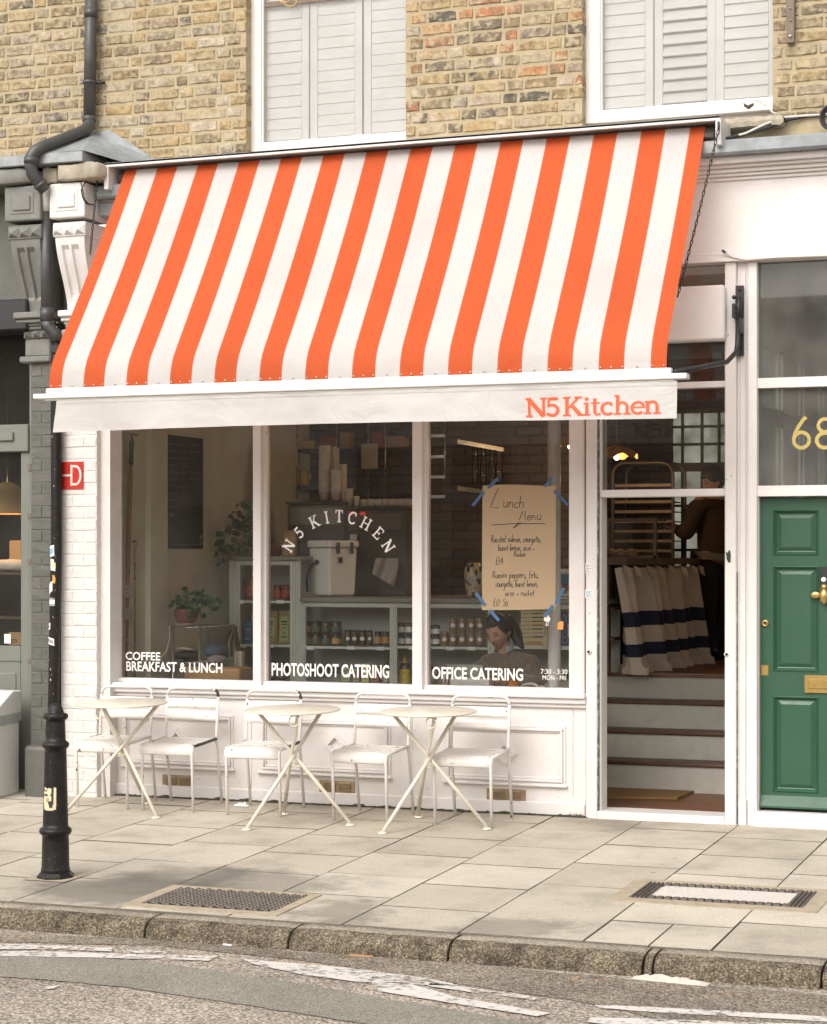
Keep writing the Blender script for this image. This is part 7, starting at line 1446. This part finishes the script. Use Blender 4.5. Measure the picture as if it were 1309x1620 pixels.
pt0, pt1 = at(676, 1088, .3), at(690, 1061, .3); pc = thing('pencil_pot', ((pt0.x + pt1.x) / 2, .3, .80), 'cream pot of pencils on the bar beside the second mullion', 'pot'); m = MB(); m.lathe([(.036, 0), (.04, pt1.z - .80), (.036, pt1.z - .80), (.034, .02)], (pc.location.x, .3, .801), 18); m.build('pot', 'cloth_cream', pc)
for k in range(5): m = MB(); m.tube([(pc.location.x + (k - 2) * .008, .3, .82), (pc.location.x + (k - 2) * .014, .3 + .01 * (k % 2), pt1.z + .05 - .012 * abs(k - 1))], .004, 6); m.build('pencil', ['pole_wood', 'paper_white', 'label_red', 'bag_blue', 'pole_wood'][k], pc)
a, b = at(698, 1088, .3), at(711, 1066, .3); m = MB(); m.lathe([(.03, 0), (.034, b.z - .80), (.03, b.z - .80)], ((a.x + b.x) / 2, .3, .801), 16); sp_ = m.build('striped_cup', 'paper_white', None, label='red striped paper cup left of the laptop', cat='cup')
for k in range(8):
    t_ = k * .785; m = MB(); c_ = Vector(((a.x + b.x) / 2, .3, .801)); m.grid(lambda u, v: c_ + Vector(((.0308 + .004 * v) * math.sin(t_ + .3 * u + .5 * v), -(.0308 + .004 * v) * math.cos(t_ + .3 * u + .5 * v), .004 + (b.z - .81) * v)), 3, 5); m.build('stripe', 'label_red', sp_)
def skin_obj(name, vs, es, mat, parent, sub=2):
    org = origin_of(parent); me = bpy.data.meshes.new(name); me.from_pydata([tuple(Vector(v[:3]) - org) for v in vs], es, []); me.materials.append(MATS[mat]); o = bpy.data.objects.new(name, me); COL.objects.link(o); o.parent = parent
    sk_ = o.modifiers.new('skin', 'SKIN'); sk_.use_smooth_shade = True
    for i, v in enumerate(vs):
        d = me.skin_vertices[0].data[i]; r_ = v[3]; d.radius = r_ if isinstance(r_, tuple) else (r_, r_); d.use_root = (i == 0)
    s_ = o.modifiers.new('sub', 'SUBSURF'); s_.levels = sub; s_.render_levels = sub; return o
def g2(a, s_): return math.exp(-(a / s_) ** 2)
def head_geo(mb, M_, k=1.0):
    """head facing -Y: sockets, brow, nose, lips, chin; M_ is a 4x4 placing it"""
    def fn(u, v):
        th_ = (u - .25) * 2 * math.pi; ph = (v - .5) * math.pi; d = Vector((math.cos(ph) * math.cos(th_ - math.pi / 2 + math.pi / 2), math.cos(ph) * math.sin(th_), math.sin(ph)))
        x, y, z = d.x * .076, d.y * .093, d.z * .118
        if z < -.02: t = (-.02 - z) / .1; x *= 1 - .34 * t; y = y * (1 - .12 * t) - (.012 * t if y < 0 else -.0) + (-.018 * t if y > 0 else 0)
        if y > 0: y *= 1.06
        if y < -.02:
            ax_ = abs(x); fr = min(1, (-y - .02) / .04)
            dy = -.024 * g2(x, .0115) * (g2(z + .018, .012) * 1.0 + g2(z - .004, .022) * .55) - .004 * g2(ax_ - .03, .025) * g2(z - .030, .012) + .011 * g2(ax_ - .032, .015) * g2(z - .008, .013) - .004 * g2(ax_ - .036, .02) * g2(z + .025, .02) - .007 * g2(x, .022) * (g2(z + .047, .006) + g2(z + .060, .007)) + .004 * g2(x, .03) * g2(z + .0535, .003) - .008 * g2(x, .02) * g2(z + .092, .014)
            y += dy * fr
        return M_ @ (Vector((x, y, z)) * k)
    n0 = len(mb.f); mb.cur = 0; nu, nv = 56, 48; mb.grid(fn, nu, nv, True, True)
    inv = M_.inverted()
    for i in range(n0, len(mb.f)):
        c_ = sum((inv @ Vector(mb.v[j]) for j in mb.f[i]), Vector()) / len(mb.f[i]) / k
        if c_.y < -.05:
            if abs(c_.x) < .024 - abs(c_.z + .054) * .8 and abs(c_.z + .054) < .011: mb.m[i] = 1
            elif .013 < abs(c_.x) < .048 and abs(c_.z - (.031 - .25 * max(0, abs(c_.x) - .032))) < .0042: mb.m[i] = 2
            elif .018 < abs(c_.x) < .046 and abs(c_.z - .004) < .003: mb.m[i] = 2
    for s_ in (-1, 1):
        mm = MB(); mm.ball((0, 0, 0), .010, .019, .030, 10, 8)
        mb.add([M_ @ ((Vector(p) + Vector((s_ * .076, .012, -.005))) * k) for p in mm.v], mm.f, True)
def hair_geo(mb, M_, k=1.0, line=.058):
    """swept-back hair: a shell that dips under the skin below a smooth hairline"""
    def fn(u, v):
        th_ = u * 2 * math.pi; ph = (v - .5) * math.pi; d_ = Vector((math.cos(ph) * math.cos(th_), math.cos(ph) * math.sin(th_), math.sin(ph)))
        z, y, x = d_.z * .120, d_.y * .098, abs(d_.x) * .078
        lim = line - 2.2 * max(0, x - .045) if y < -.02 else (line - .05 - 1.1 * (y + .02) if y < .05 else -.085)
        t = max(0, min(1, (z - lim) / .016)); t = t * t * (3 - 2 * t)
        r_ = (.86 + .24 * t) + t * (.012 * noise.noise(d_ * 7) + .008 * math.sin(th_ * 34 + d_.z * 9))
        return M_ @ (Vector((d_.x * .078 * r_, d_.y * .098 * r_ + .003, d_.z * .120 * r_)) * k)
    mb.grid(fn, 72, 60, True, True)
HC = at(789, 999, .82); wo_ = thing('person', (HC.x + .03, .95, LOW), 'seated person in a fuzzy brown jumper looking down behind the laptop', 'person')
HM = Matrix.Translation(HC) @ Matrix.Rotation(rad(-14), 4, 'Z') @ Matrix.Rotation(rad(27), 4, 'X') @ Matrix.Rotation(rad(-4), 4, 'Y') @ Matrix.Scale(1.06, 4)
X0 = HC.x + .055
SH = .985
vs = [(X0, .98, .48, .11), (X0, .97, .66, .10), (X0, .93, .84, .10), (X0 - .0, .90, .955, .085), (X0 - .02, .88, 1.02, .058), (X0 - .035, .85, 1.085, .052), (HC.x + .012, .835, 1.13, .05),
      (X0 - .15, .89, .925, .055), (X0 - .235, .76, .79, .05), (X0 - .17, .58, .84, .046), (X0 - .11, .48, .845, .034),
      (X0 + .15, .90, .925, .055), (X0 + .235, .78, .79, .05), (X0 + .13, .60, .835, .046), (X0 + .05, .50, .84, .034)]
es = [(0, 1), (1, 2), (2, 3), (3, 4), (4, 5), (5, 6), (3, 7), (7, 8), (8, 9), (9, 10), (3, 11), (11, 12), (12, 13), (13, 14)]
# thighs and shins under the bar, hands with five fingers on the keyboard
def add_chain(vs, es, start, pts):
    p = start
    for q in pts: vs.append(q); es.append((p, len(vs) - 1)); p = len(vs) - 1
    return p
for s_ in (-1, 1): add_chain(vs, es, 0, [(X0 + s_ * .11, .86, .47, .095), (X0 + s_ * .13, .50, .46, .07), (X0 + s_ * .13, .52, .20, .052), (X0 + s_ * .13, .55, LOW + .06, .04), (X0 + s_ * .13, .44, LOW + .03, .034)])
for w0, s_ in ((10, 1), (14, -1)):
    wx_, wy_, wz_ = vs[w0][:3]; pm = add_chain(vs, es, w0, [(wx_ + s_ * .005, wy_ - .055, wz_, (.030, .014))])
    for k, (dx, L_) in enumerate(((-.024, .058), (-.008, .068), (.008, .066), (.024, .052))): add_chain(vs, es, pm, [(wx_ + s_ * .005 + dx, wy_ - .075, wz_ + .004, .0095), (wx_ + s_ * .005 + dx * 1.1, wy_ - .075 - L_ * .6, wz_ + .002, .008), (wx_ + s_ * .005 + dx * 1.15, wy_ - .075 - L_, wz_ - .014, .0068)])
    add_chain(vs, es, w0, [(wx_ + s_ * .03, wy_ - .035, wz_ - .004, .011), (wx_ + s_ * .043, wy_ - .065, wz_ - .008, .009)])
skin_obj('body', vs, es, 'skin', wo_)
m = MB(); head_geo(m, HM); m.build('head', ['skin', 'lips', 'brow'], wo_)
m = MB(); hair_geo(m, HM); hb = HM @ Vector((.0, .10, .03)); m.tube([HM @ Vector((.01, .06, .06)), HM @ Vector((.02, .10, .03)), hb + Vector((.055, .02, -.045)), hb + Vector((.085, .0, -.10)), hb + Vector((.115, -.02, -.15)), hb + Vector((.15, -.04, -.19))], [.035, .050, .046, .042, .032, .012], 14); m.v = [tuple(Vector(p) + noise.noise_vector(Vector(p) * 22) * .010) for p in m.v]; m.build('hair', 'hair', wo_)
sv = [(X0, .98, .50, .16), (X0, .97, .66, .155), (X0, .93, .83, .155), (X0, .90, .945, .12), (X0 - .015, .885, 1.005, .08), (X0 - .155, .89, .925, .088), (X0 - .235, .76, .79, .082), (X0 - .175, .58, .84, .060), (X0 - .125, .50, .845, .046), (X0 + .155, .90, .925, .09), (X0 + .235, .78, .79, .082), (X0 + .135, .60, .835, .060), (X0 + .065, .52, .84, .046)]
skin_obj('sweater', sv, [(0, 1), (1, 2), (2, 3), (3, 4), (3, 5), (5, 6), (6, 7), (7, 8), (3, 9), (9, 10), (10, 11), (11, 12)], 'sweater', wo_)
m = MB(); nkc = Vector((X0 - .03, .868, 1.045))
m.grid(lambda u, v: nkc + Vector(((.066 + .012 * v) * math.cos(5.2 + u * .95), (.064 + .018 * v) * math.sin(5.2 + u * .95), .016 + .026 * u - .045 * v)), 12, 3); m.build('collar', 'collar', wo_, solid=.004)
st_ = thing('stool', (X0, 1.0, LOW), 'wooden stool under the seated person', 'stool'); m = MB(); m.lathe([(.16, .36), (.17, .37), (.17, .395), (.15, .40)], (X0, 1.0, LOW), 20); m.build('seat', 'pole_wood', st_)
for k in range(4): a_ = .785 + k * 1.571; m = MB(); m.tube([(X0 + .12 * math.cos(a_), 1.0 + .12 * math.sin(a_), LOW + .36), (X0 + .17 * math.cos(a_), 1.0 + .17 * math.sin(a_), LOW)], .014, 8); m.build('leg', 'pole_wood', st_)
# ---- second person standing deep in the shop
PB = gnd(1128, 1040, 0, FL); PB = Vector((at(1130, 800, 4.0).x, 4.0, FL)); p2 = thing('person', PB, 'standing person in dark jumper and apron holding a cup in the dim doorway', 'person')
hx, hy, hz = PB; top = at(1128, 735, 4.0).z; HH = top - FL; q = HH / 1.68
H2 = Matrix.Translation((hx + .0, hy - .02, FL + 1.55 * q)) @ Matrix.Rotation(rad(-55), 4, 'Z') @ Matrix.Rotation(rad(28), 4, 'X')
def P2(x, y, z, r_): return (hx + x, hy + y, FL + z * q, r_)
vs = [P2(0, 0, .92, .07), P2(0, 0, 1.10, .08), P2(0, 0, 1.28, .10), P2(0, 0, 1.38, .08), P2(0, -.01, 1.46, .05), P2(0, -.02, 1.52, .05),
      P2(-.10, -.16, 1.35, .066), P2(-.19, -.20, 1.08, .055), P2(-.30, -.10, 1.14, .04), P2(.10, .16, 1.35, .066), P2(.02, .24, 1.08, .055), P2(-.20, .10, 1.14, .04)]
es = [(0, 1), (1, 2), (2, 3), (3, 4), (4, 5), (3, 6), (6, 7), (7, 8), (3, 9), (9, 10), (10, 11)]
for s_ in (-1, 1): add_chain(vs, es, 0, [P2(.04 * s_, .09 * s_, .84, .095), P2(.04 * s_, .10 * s_, .48, .065), P2(.05 * s_, .10 * s_, .09, .042), P2(.05 * s_ - .12, .10 * s_, .035, .036)])
for w0 in (8, 11):
    wx_, wy_, wz_ = vs[w0][:3]; pm = add_chain(vs, es, w0, [(wx_ - .05, wy_, wz_ + .01, (.03, .016))])
    for k, dz in enumerate((-.024, -.008, .008, .024)): add_chain(vs, es, pm, [(wx_ - .085, wy_ + .01, wz_ + .01 + dz, .0095), (wx_ - .115, wy_ + .03, wz_ + .008 + dz, .008), (wx_ - .11, wy_ + .05, wz_ + .006 + dz, .007)])
    add_chain(vs, es, w0, [(wx_ - .04, wy_ + .02, wz_ + .035, .011), (wx_ - .07, wy_ + .035, wz_ + .04, .009)])
skin_obj('body', vs, es, 'skin', p2); m = MB(); head_geo(m, H2, q); m.build('head', ['skin', 'lips', 'brow'], p2); m = MB(); hair_geo(m, H2, q * 1.04, .04); m.build('hair', 'hair', p2)
sv = [P2(0, 0, .80, .165), P2(0, 0, 1.10, .15), P2(0, 0, 1.27, .16), P2(0, 0, 1.39, .115), P2(-.10, -.16, 1.35, .085), P2(-.19, -.20, 1.08, .078), P2(-.28, -.11, 1.13, .055), P2(.10, .16, 1.35, .085), P2(.02, .24, 1.08, .078), P2(-.17, .11, 1.13, .055)]
skin_obj('jumper', sv, [(0, 1), (1, 2), (2, 3), (3, 4), (4, 5), (5, 6), (3, 7), (7, 8), (8, 9)], 'sweater_dark', p2)
tv = [P2(0, 0, .93, (.17, .13))]; te = []
for s_ in (-1, 1): add_chain(tv, te, 0, [P2(.04 * s_, .09 * s_, .82, .115), P2(.04 * s_, .10 * s_, .48, .09), P2(.05 * s_, .10 * s_, .12, .07), P2(.05 * s_, .10 * s_, .05, .06), P2(.05 * s_ - .13, .10 * s_, .045, .05)])
skin_obj('trousers', tv, te, 'trousers_dark', p2)
m = MB(); m.grid(lambda u, v: Vector((hx - .19 - .02 * v + .06 * (2 * u - 1) ** 2, hy + (u - .5) * .42, FL + (.95 - .55 * v) * q)), 10, 8); m.build('apron', 'trousers_dark', p2, solid=.006)
m = MB(); m.grid(lambda u, v: Vector((hx + .185 * math.cos(u * 6.283), hy + .16 * math.sin(u * 6.283), FL + (.93 - .06 * v) * q - .02 * math.cos(u * 6.283))), 24, 2); m.build('shirt_hem', 'hem_grey', p2)
m = MB(); m.lathe([(.03, 0), (.038, .09), (.034, .09), (.028, .01)], Vector((hx - .40, hy + .01, FL + 1.10 * q)), 14); m.build('cup', 'cup_paper', None, label='paper cup held by the standing person in the dim doorway', cat='cup')

# ---- counter with curtain, display case, baking trolley
A = gnd(985, 1066, 0, FL); B = gnd(1106, 1046, 0, FL); dAB = (B - A).normalized(); nrm = Vector((dAB.y, -dAB.x, 0)); nrm = nrm if nrm.y < 0 or nrm.x > 0 else -nrm
ctz = at(1000, 883, A.y).z
ct = thing('serving_counter', (A.x - .3, A.y, FL), 'wooden serving counter with a curtain hung below, beyond the steps', 'counter')
A2 = Vector((at(952, 900, A.y - .1).x, A.y - .1, FL))
m = MB(); e = nrm * .06; b2 = B + nrm * -.6
m.add([(A2.x - .3, A2.y, ctz - .05), (A.x + e.x, A2.y, ctz - .05), (B.x + e.x, B.y + e.y, ctz - .05), (B.x - .9, B.y, ctz - .05), (A2.x - .3, A2.y, ctz), (A.x + e.x, A2.y, ctz), (B.x + e.x, B.y + e.y, ctz), (B.x - .9, B.y, ctz)], Fb); m.build('counter_top', 'case_wood', ct)
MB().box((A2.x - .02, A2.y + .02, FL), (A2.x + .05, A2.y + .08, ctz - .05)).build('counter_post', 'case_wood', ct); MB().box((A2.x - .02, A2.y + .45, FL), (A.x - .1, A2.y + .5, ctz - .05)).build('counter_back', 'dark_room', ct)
for z in (.25, .48): MB().box((A2.x - .3, A2.y + .05, FL + z), (A.x - .05, A2.y + .4, FL + z + .02)).build('counter_shelf', 'case_wood', ct)
ch_ = ctz - .075 - FL; Lc = (B - A).length
cuv = thing('striped_curtain', A, 'gathered cream curtain with two navy bands hanging below the counter', 'curtain')
bd_ = [(0, .60, 'curtain_cream'), (.60, .70, 'curtain_navy'), (.70, .815, 'curtain_cream'), (.815, .905, 'curtain_navy')]
def cur(u, v):
    lean = .06 * v * u; s_ = u * Lc - .24 * (1 - u) + .12 * v * (1 - u)
    am = (.030 + .055 * v) * (1 if v < .93 else 1.35); fold = math.sin(u * 74 + 1.6 * math.sin(u * 17)) * am + .05 * math.sin(u * 23 + v)
    top_ = .02 * (noise.noise(Vector((u * 30, 0, 0)))) * (1 - v)
    return A + dAB * s_ + nrm * (fold + .02 + .05 * v) + Vector((0, 0, ch_ * (1 - v) + top_ + .012 * noise.noise(Vector((u * 11, 2, 0))) * (v if v < .95 else 0)))
for v0, v1, mt in ((0, .415, 'curtain_cream'), (.415, .555, 'curtain_navy'), (.555, .715, 'curtain_cream'), (.715, .835, 'curtain_navy'), (.835, 1.0, 'curtain_cream')):
    m = MB(); m.grid(lambda u, v: cur(u, v0 + (v1 - v0) * v), 220, 8); m.build('curtain_band' if mt == 'curtain_navy' else 'curtain_cloth', mt, cuv)
for k in range(15):
    u = .01 + k * .068; p = cur(u, 0) + nrm * .02; s_ = .045; m = MB(); m.add([p + Vector((0, 0, .015)), p + dAB * s_ + nrm * .03 + Vector((0, 0, .0)), p + dAB * s_ * .5 + nrm * .05 + Vector((0, 0, -.075)), p + dAB * -s_ * .8 + nrm * .03 + Vector((0, 0, -.05))], [(0, 1, 2, 3)]); m.build('pleat', 'curtain_cream', cuv, solid=.004)
dcz = ctz; dcY = A.y + .05; dc = thing('display_case', at(990, 880, dcY), 'glass display case with dark wooden frame on the serving counter', 'display case')
for x in (962, 1036): p = at(x, 880, dcY); MB().box((p.x - .012, dcY, dcz), (p.x + .012, dcY + .025, at(x, 820, dcY).z)).build('case_post', 'case_wood', dc)
a, b = at(940, 822, dcY), at(1040, 817, dcY); MB().box((a.x, dcY - .001, a.z - .012), (b.x, dcY + .30, a.z + .008)).build('case_top', 'case_wood', dc); MB().box((a.x, dcY + .01, dcz), (b.x, dcY + .014, a.z - .012)).build('case_glass', 'case_glass', dc); MB().box((a.x, dcY, dcz), (b.x, dcY + .02, dcz + .02)).build('case_rail', 'case_wood', dc)
for i, (x, y) in enumerate(((968, 868), (982, 870), (1000, 869))):
    p = at(x, 878, dcY + .15); p.z = dcz; m = MB(); m.ball(p + Vector((0, 0, .035)), .045, .045, .036, 14, 8); m.build('bun', 'shade_paper', None, label='brown bun inside the display case, %s from the left' % ORD[i], cat='bun', group='buns in the display case')
tY = 3.75; tro = thing('baking_trolley', at(1020, 1000, tY), 'tall steel baking trolley with arched top rails behind the counter', 'trolley'); tro.location.z = FL; ORG[tro.name].z = FL
for (x0, x1, Yt, yt) in ((970, 1065, tY, 733), (992, 1084, tY + .35, 735)):
    a, b, t_ = at(x0, 1000, Yt), at(x1, 1000, Yt), at(x0, yt, Yt).z; rr = .10
    pts = [(a.x, Yt, FL), (a.x, Yt, t_ - rr)] + [(a.x + rr - rr * math.cos(k * .314), Yt, t_ - rr + rr * math.sin(k * .314)) for k in range(1, 6)] + [(b.x - rr + rr * math.sin(k * .314), Yt, t_ - rr + rr * math.cos(k * .314)) for k in range(0, 5)] + [(b.x, Yt, t_ - rr), (b.x, Yt, FL)]
    m = MB(); m.tube(pts, .014, 8); m.build('arch_frame', 'trolley_steel', tro)
a, b = at(970, 768, tY), at(1065, 768, tY)
for k in range(9):
    y = 768 if k == 0 else 794 + (k - 1) * 15.5; z = at(1000, y, tY).z
    MB().box((a.x, tY, z - .012), (b.x, tY + .03, z + .012)).build('tray_rail', 'trolley_steel', tro); 
    if k: MB().box((a.x + .02, tY + .03, z - .004), (b.x - .02, tY + .40, z + .004)).build('tray', 'machine_dark', tro)
# pendant lamps
def pendant(x, y, Y, label, s_=1.0, e_=4.0):
    c_ = at(x, y, Y); pd = thing('pendant_lamp', c_, label, 'lamp', 'pendant lamps')
    m = MB(); R0_, R1_ = .03 * s_, .165 * s_
    m.grid(lambda u, v: c_ + Vector(((R0_ + (R1_ - R0_) * v) * math.cos(u * 6.283), (R0_ + (R1_ - R0_) * v) * math.sin(u * 6.283), .085 * s_ * (1 - v) ** .7 + .02 * s_ * v * math.cos(u * 6 * 6.283))), 72, 8, True, True); m.build('lamp_shade', 'shade_pleat', pd)
    m = MB(); m.ball(c_ + Vector((0, 0, -.002)), .023 * s_, .023 * s_, .027 * s_); m.build('lamp_bulb', 'bulb', pd); m = MB(); m.tube([c_ + Vector((0, 0, .03)), c_ + Vector((0, 0, .10))], .018, 8); m.build('lamp_holder', 'machine_dark', pd); m = MB(); m.tube([c_ + Vector((0, 0, .09)), Vector((c_.x, c_.y, 3.52))], .004, 5); m.build('lamp_cord', 'wire_black', pd)
    l = bpy.data.lights.new('lamp_light', 'POINT'); l.energy = e_; l.color = (1.0, .62, .30); l.shadow_soft_size = .05; lo = bpy.data.objects.new('lamp_light', l); COL.objects.link(lo); lo.parent = pd; lo.location = (0, 0, -.06)
pendant(976, 722, 2.7, 'wavy edged pendant lamp with glowing bulb above the doorway'); pendant(903, 705, 2.6, 'amber lit pendant lamp at the right edge of the window')

# ================================================================== ON THE GLASS
GF = GY - .0008
def glass(name, txt, x0, x1, y0, y1, label_thing, align='LEFT', off=.03, line=.95):
    a, b = at(x0, y1, GF), at(x1, y0, GF); return sans(name, txt, b.x - a.x, b.z - a.z, lambda u, v, l: (a.x + u, GF - l, a.z + v), 'letter_white', label_thing, off, align=align, line=line)
panes = [o for o in sw.children if o.name.split('.')[0] == 'pane']
glass('lettering', 'COFFEE', 199, 254, 1032, 1044, sw, off=.02); glass('lettering', 'BREAKFAST & LUNCH', 200, 352, 1049, 1061.5, sw, off=.02); glass('lettering', 'PHOTOSHOOT CATERING', 430, 616, 1052, 1069, sw, off=.025); glass('lettering', 'OFFICE CATERING', 684, 828, 1057.5, 1074, sw, off=.025)
glass('lettering', '7:30 - 3:30', 856, 898, 1059, 1066, sw, off=.01); glass('lettering', 'MON - FRI', 858.5, 896, 1069, 1075.5, sw, off=.01)
c_ = at(535, 917, GF); R_ = at(535, 826, GF).z - c_.z; cap = .083
m = MB()
for ch, ang in (('N', -58), ('5', -42), ('K', -24), ('I', -11.2), ('T', 1), ('C', 14), ('H', 28), ('E', 43), ('N', 58)):
    wd = SLAB[ch][0] * .9; t_ = rad(ang)
    ink(m, fat(SLAB[ch][1], 1.12), lambda u, v, l=0, t_=t_, wd=wd: (c_.x + math.sin(t_) * (R_ + v * cap) + math.cos(t_) * (u - wd / 2) * cap * .92, GF - .0004 - l, c_.z + math.cos(t_) * (R_ + v * cap) - math.sin(t_) * (u - wd / 2) * cap * .92))
m.build('lettering', 'letter_white', sw)
# lunch menu taped on the glass
m0, m1 = at(763, 965, GF - .004), at(879, 767, GF - .004); mw, mh = m1.x - m0.x, m1.z - m0.z; MYp = GF - .006
me_ = thing('lunch_menu', (m0.x + mw / 2, MYp, m0.z), 'handwritten Lunch Menu on brown paper taped to the window', 'menu')
def mp(u, v, l=0): return (m0.x + u * mw + .004 * v, MYp - .003 * math.sin(u * 4 + v * 3) - .004 * (1 - v) ** 2 * math.sin(u * 7) - l, m0.z + v * mh + (.012 * u * u * (1 - v)) + .006 * v * math.sin(u * 5))
m = MB(); m.grid(lambda u, v: Vector(mp(u, v)), 16, 24); m.build('paper_sheet', 'kraft_menu', me_)
asp = mh / mw; hp_ = lambda u, v, l=0: mp(u, v / asp, l + .0012); r3 = random.Random(11); m = MB(); wd = .0085
hand(m, 'L', .10, asp - .30, .098, hp_, wd, .12, r3); hand(m, 'unch', .28, asp - .30, .075, hp_, wd, .15, r3, 1.0); m.build('handwriting', 'ink', me_)
m = MB(); hand(m, 'Menu', .50, asp - .455, .066, hp_, wd, .15, r3, 1.05); m.build('handwriting', 'ink', me_)
m = MB(); ink(m, [([(.13, asp - .52), (.45, asp - .505), (.86, asp - .50)], wd), ([(.42, asp - .565), (.505, asp - .485)], wd), ([(.44, asp - .56), (.525, asp - .49)], wd)], hp_); m.build('underline', 'ink', me_)
for t_, x, y, s_, sq in (('Roasted salmon, courgette,', .12, 1.19 - .43, .046, .66), ('burnt lemon, orzo +', .22, .0, .042, .72), ('Rocket', .43, .0, .032, .9), ('£14', .18, 0, .05, .85), ('Ramiro peppers, feta,', .14, 0, .046, .76), ('courgette, burnt lemon,', .19, 0, .042, .70), ('orzo + rocket', .32, 0, .042, .85), ('£12 50', .15, 0, .05, .82)):
    yy = {'Roas': .745, 'burn': .855, 'Rock': .935, '£14': 1.035, 'Rami': 1.21, 'cour': 1.325, 'orzo': 1.445, '£12 ': 1.575}[t_[:4]]; m = MB(); hand(m, t_, x, asp - yy, s_, hp_, wd * .9, .12, r3, sq); m.build('handwriting', 'ink', me_)
for x0, y0, x1, y1 in ((772, 772, 788, 757), (748, 800, 766, 778), (862, 770, 874, 756), (877, 776, 899, 799), (768, 958, 753, 938), (775, 965, 790, 982), (880, 955, 892, 930), (862, 975, 875, 958)):
    p, q = at(x0, y0, MYp - .006), at(x1, y1, MYp - .006); p2_ = p; m = MB(); ex = .0; ink(m, [([(0, 0), (1, 0)], 1)], lambda u, v, l=0: p.lerp(q, u) + Vector((-(q - p).z, 0, (q - p).x)).normalized() * v * .021 + Vector((0, -.001 * u, 0))); m.build('tape_strip', 'tape_blue', me_)
a = at(866, 979, GF); m = MB(); cc_ = [(0, .030), (.012, .026), (.013, .016), (.022, .004), (.020, -.010), (.012, -.018), (.010, -.045), (.002, -.048), (-.012, -.046), (-.006, -.020), (-.018, -.014), (-.024, -.002), (-.016, .012), (-.010, .024)]
m.add([(a.x + u, GF - .0006, a.z + v) for u, v in cc_], [tuple(range(len(cc_)))]); bs_ = m.build('bird_sticker', 'letter_white', None, label='white bird shaped sticker on the glass below the menu corner', cat='sticker')
m = MB(); ink(m, [([(.0, -.02), (-.001, -.040), (-.006, -.042)], .004), ([(.006, -.02), (.005, -.040), (.0, -.042)], .004)], lambda u, v, l=0: (a.x + u, GF - .0012 - l, a.z + v)); m.build('print', 'ink', bs_)
a = at(887, 989, GF); m = MB(); pz_ = [(-.021, -.028), (.018, -.03), (.022, .018), (.010, .028), (-.008, .022), (-.018, .014)]; m.add([(a.x + u, GF - .0006, a.z + v) for u, v in pz_], [tuple(range(6))]); m.build('peach_sticker', 'orange_print', None, label='small torn peach sticker on the glass over the white column', cat='sticker')

# ================================================================== ACROSS THE STREET (seen only as reflections)
op = root_struct('opposite_terrace')
MB().box((-40, -24.4, -.2), (40, -24.0, 4.4)).build('terrace_wall', 'far_brick', op)
for x0, x1, h_ in ((-34, -17, 8.0), (-10.5, -3.0, 6.4), (6, 20, 7.0)): MB().box((x0, -24.35, 4.4), (x1, -24.02, h_)).build('terrace_wall', 'far_brick', op)  # taller blocks added to keep bright sky out of the upper panes' reflections
for k in range(9): MB().box((-28 + k * 6.4, -24.3, 4.4), (-26.2 + k * 6.4, -24.0, 5.3 + .4 * (k % 3))).build('chimney_stack', 'far_brick', op)
for k in range(17):
    for z0, z1 in ((.9, 2.7), (3.0, 4.2)): x = -26 + k * 3.2; MB().box((x, -24.0, z0), (x + 1.2, -23.96, z1)).build('terrace_window', 'shutter_white' if k % 3 == 0 else 'machine_dark', op)
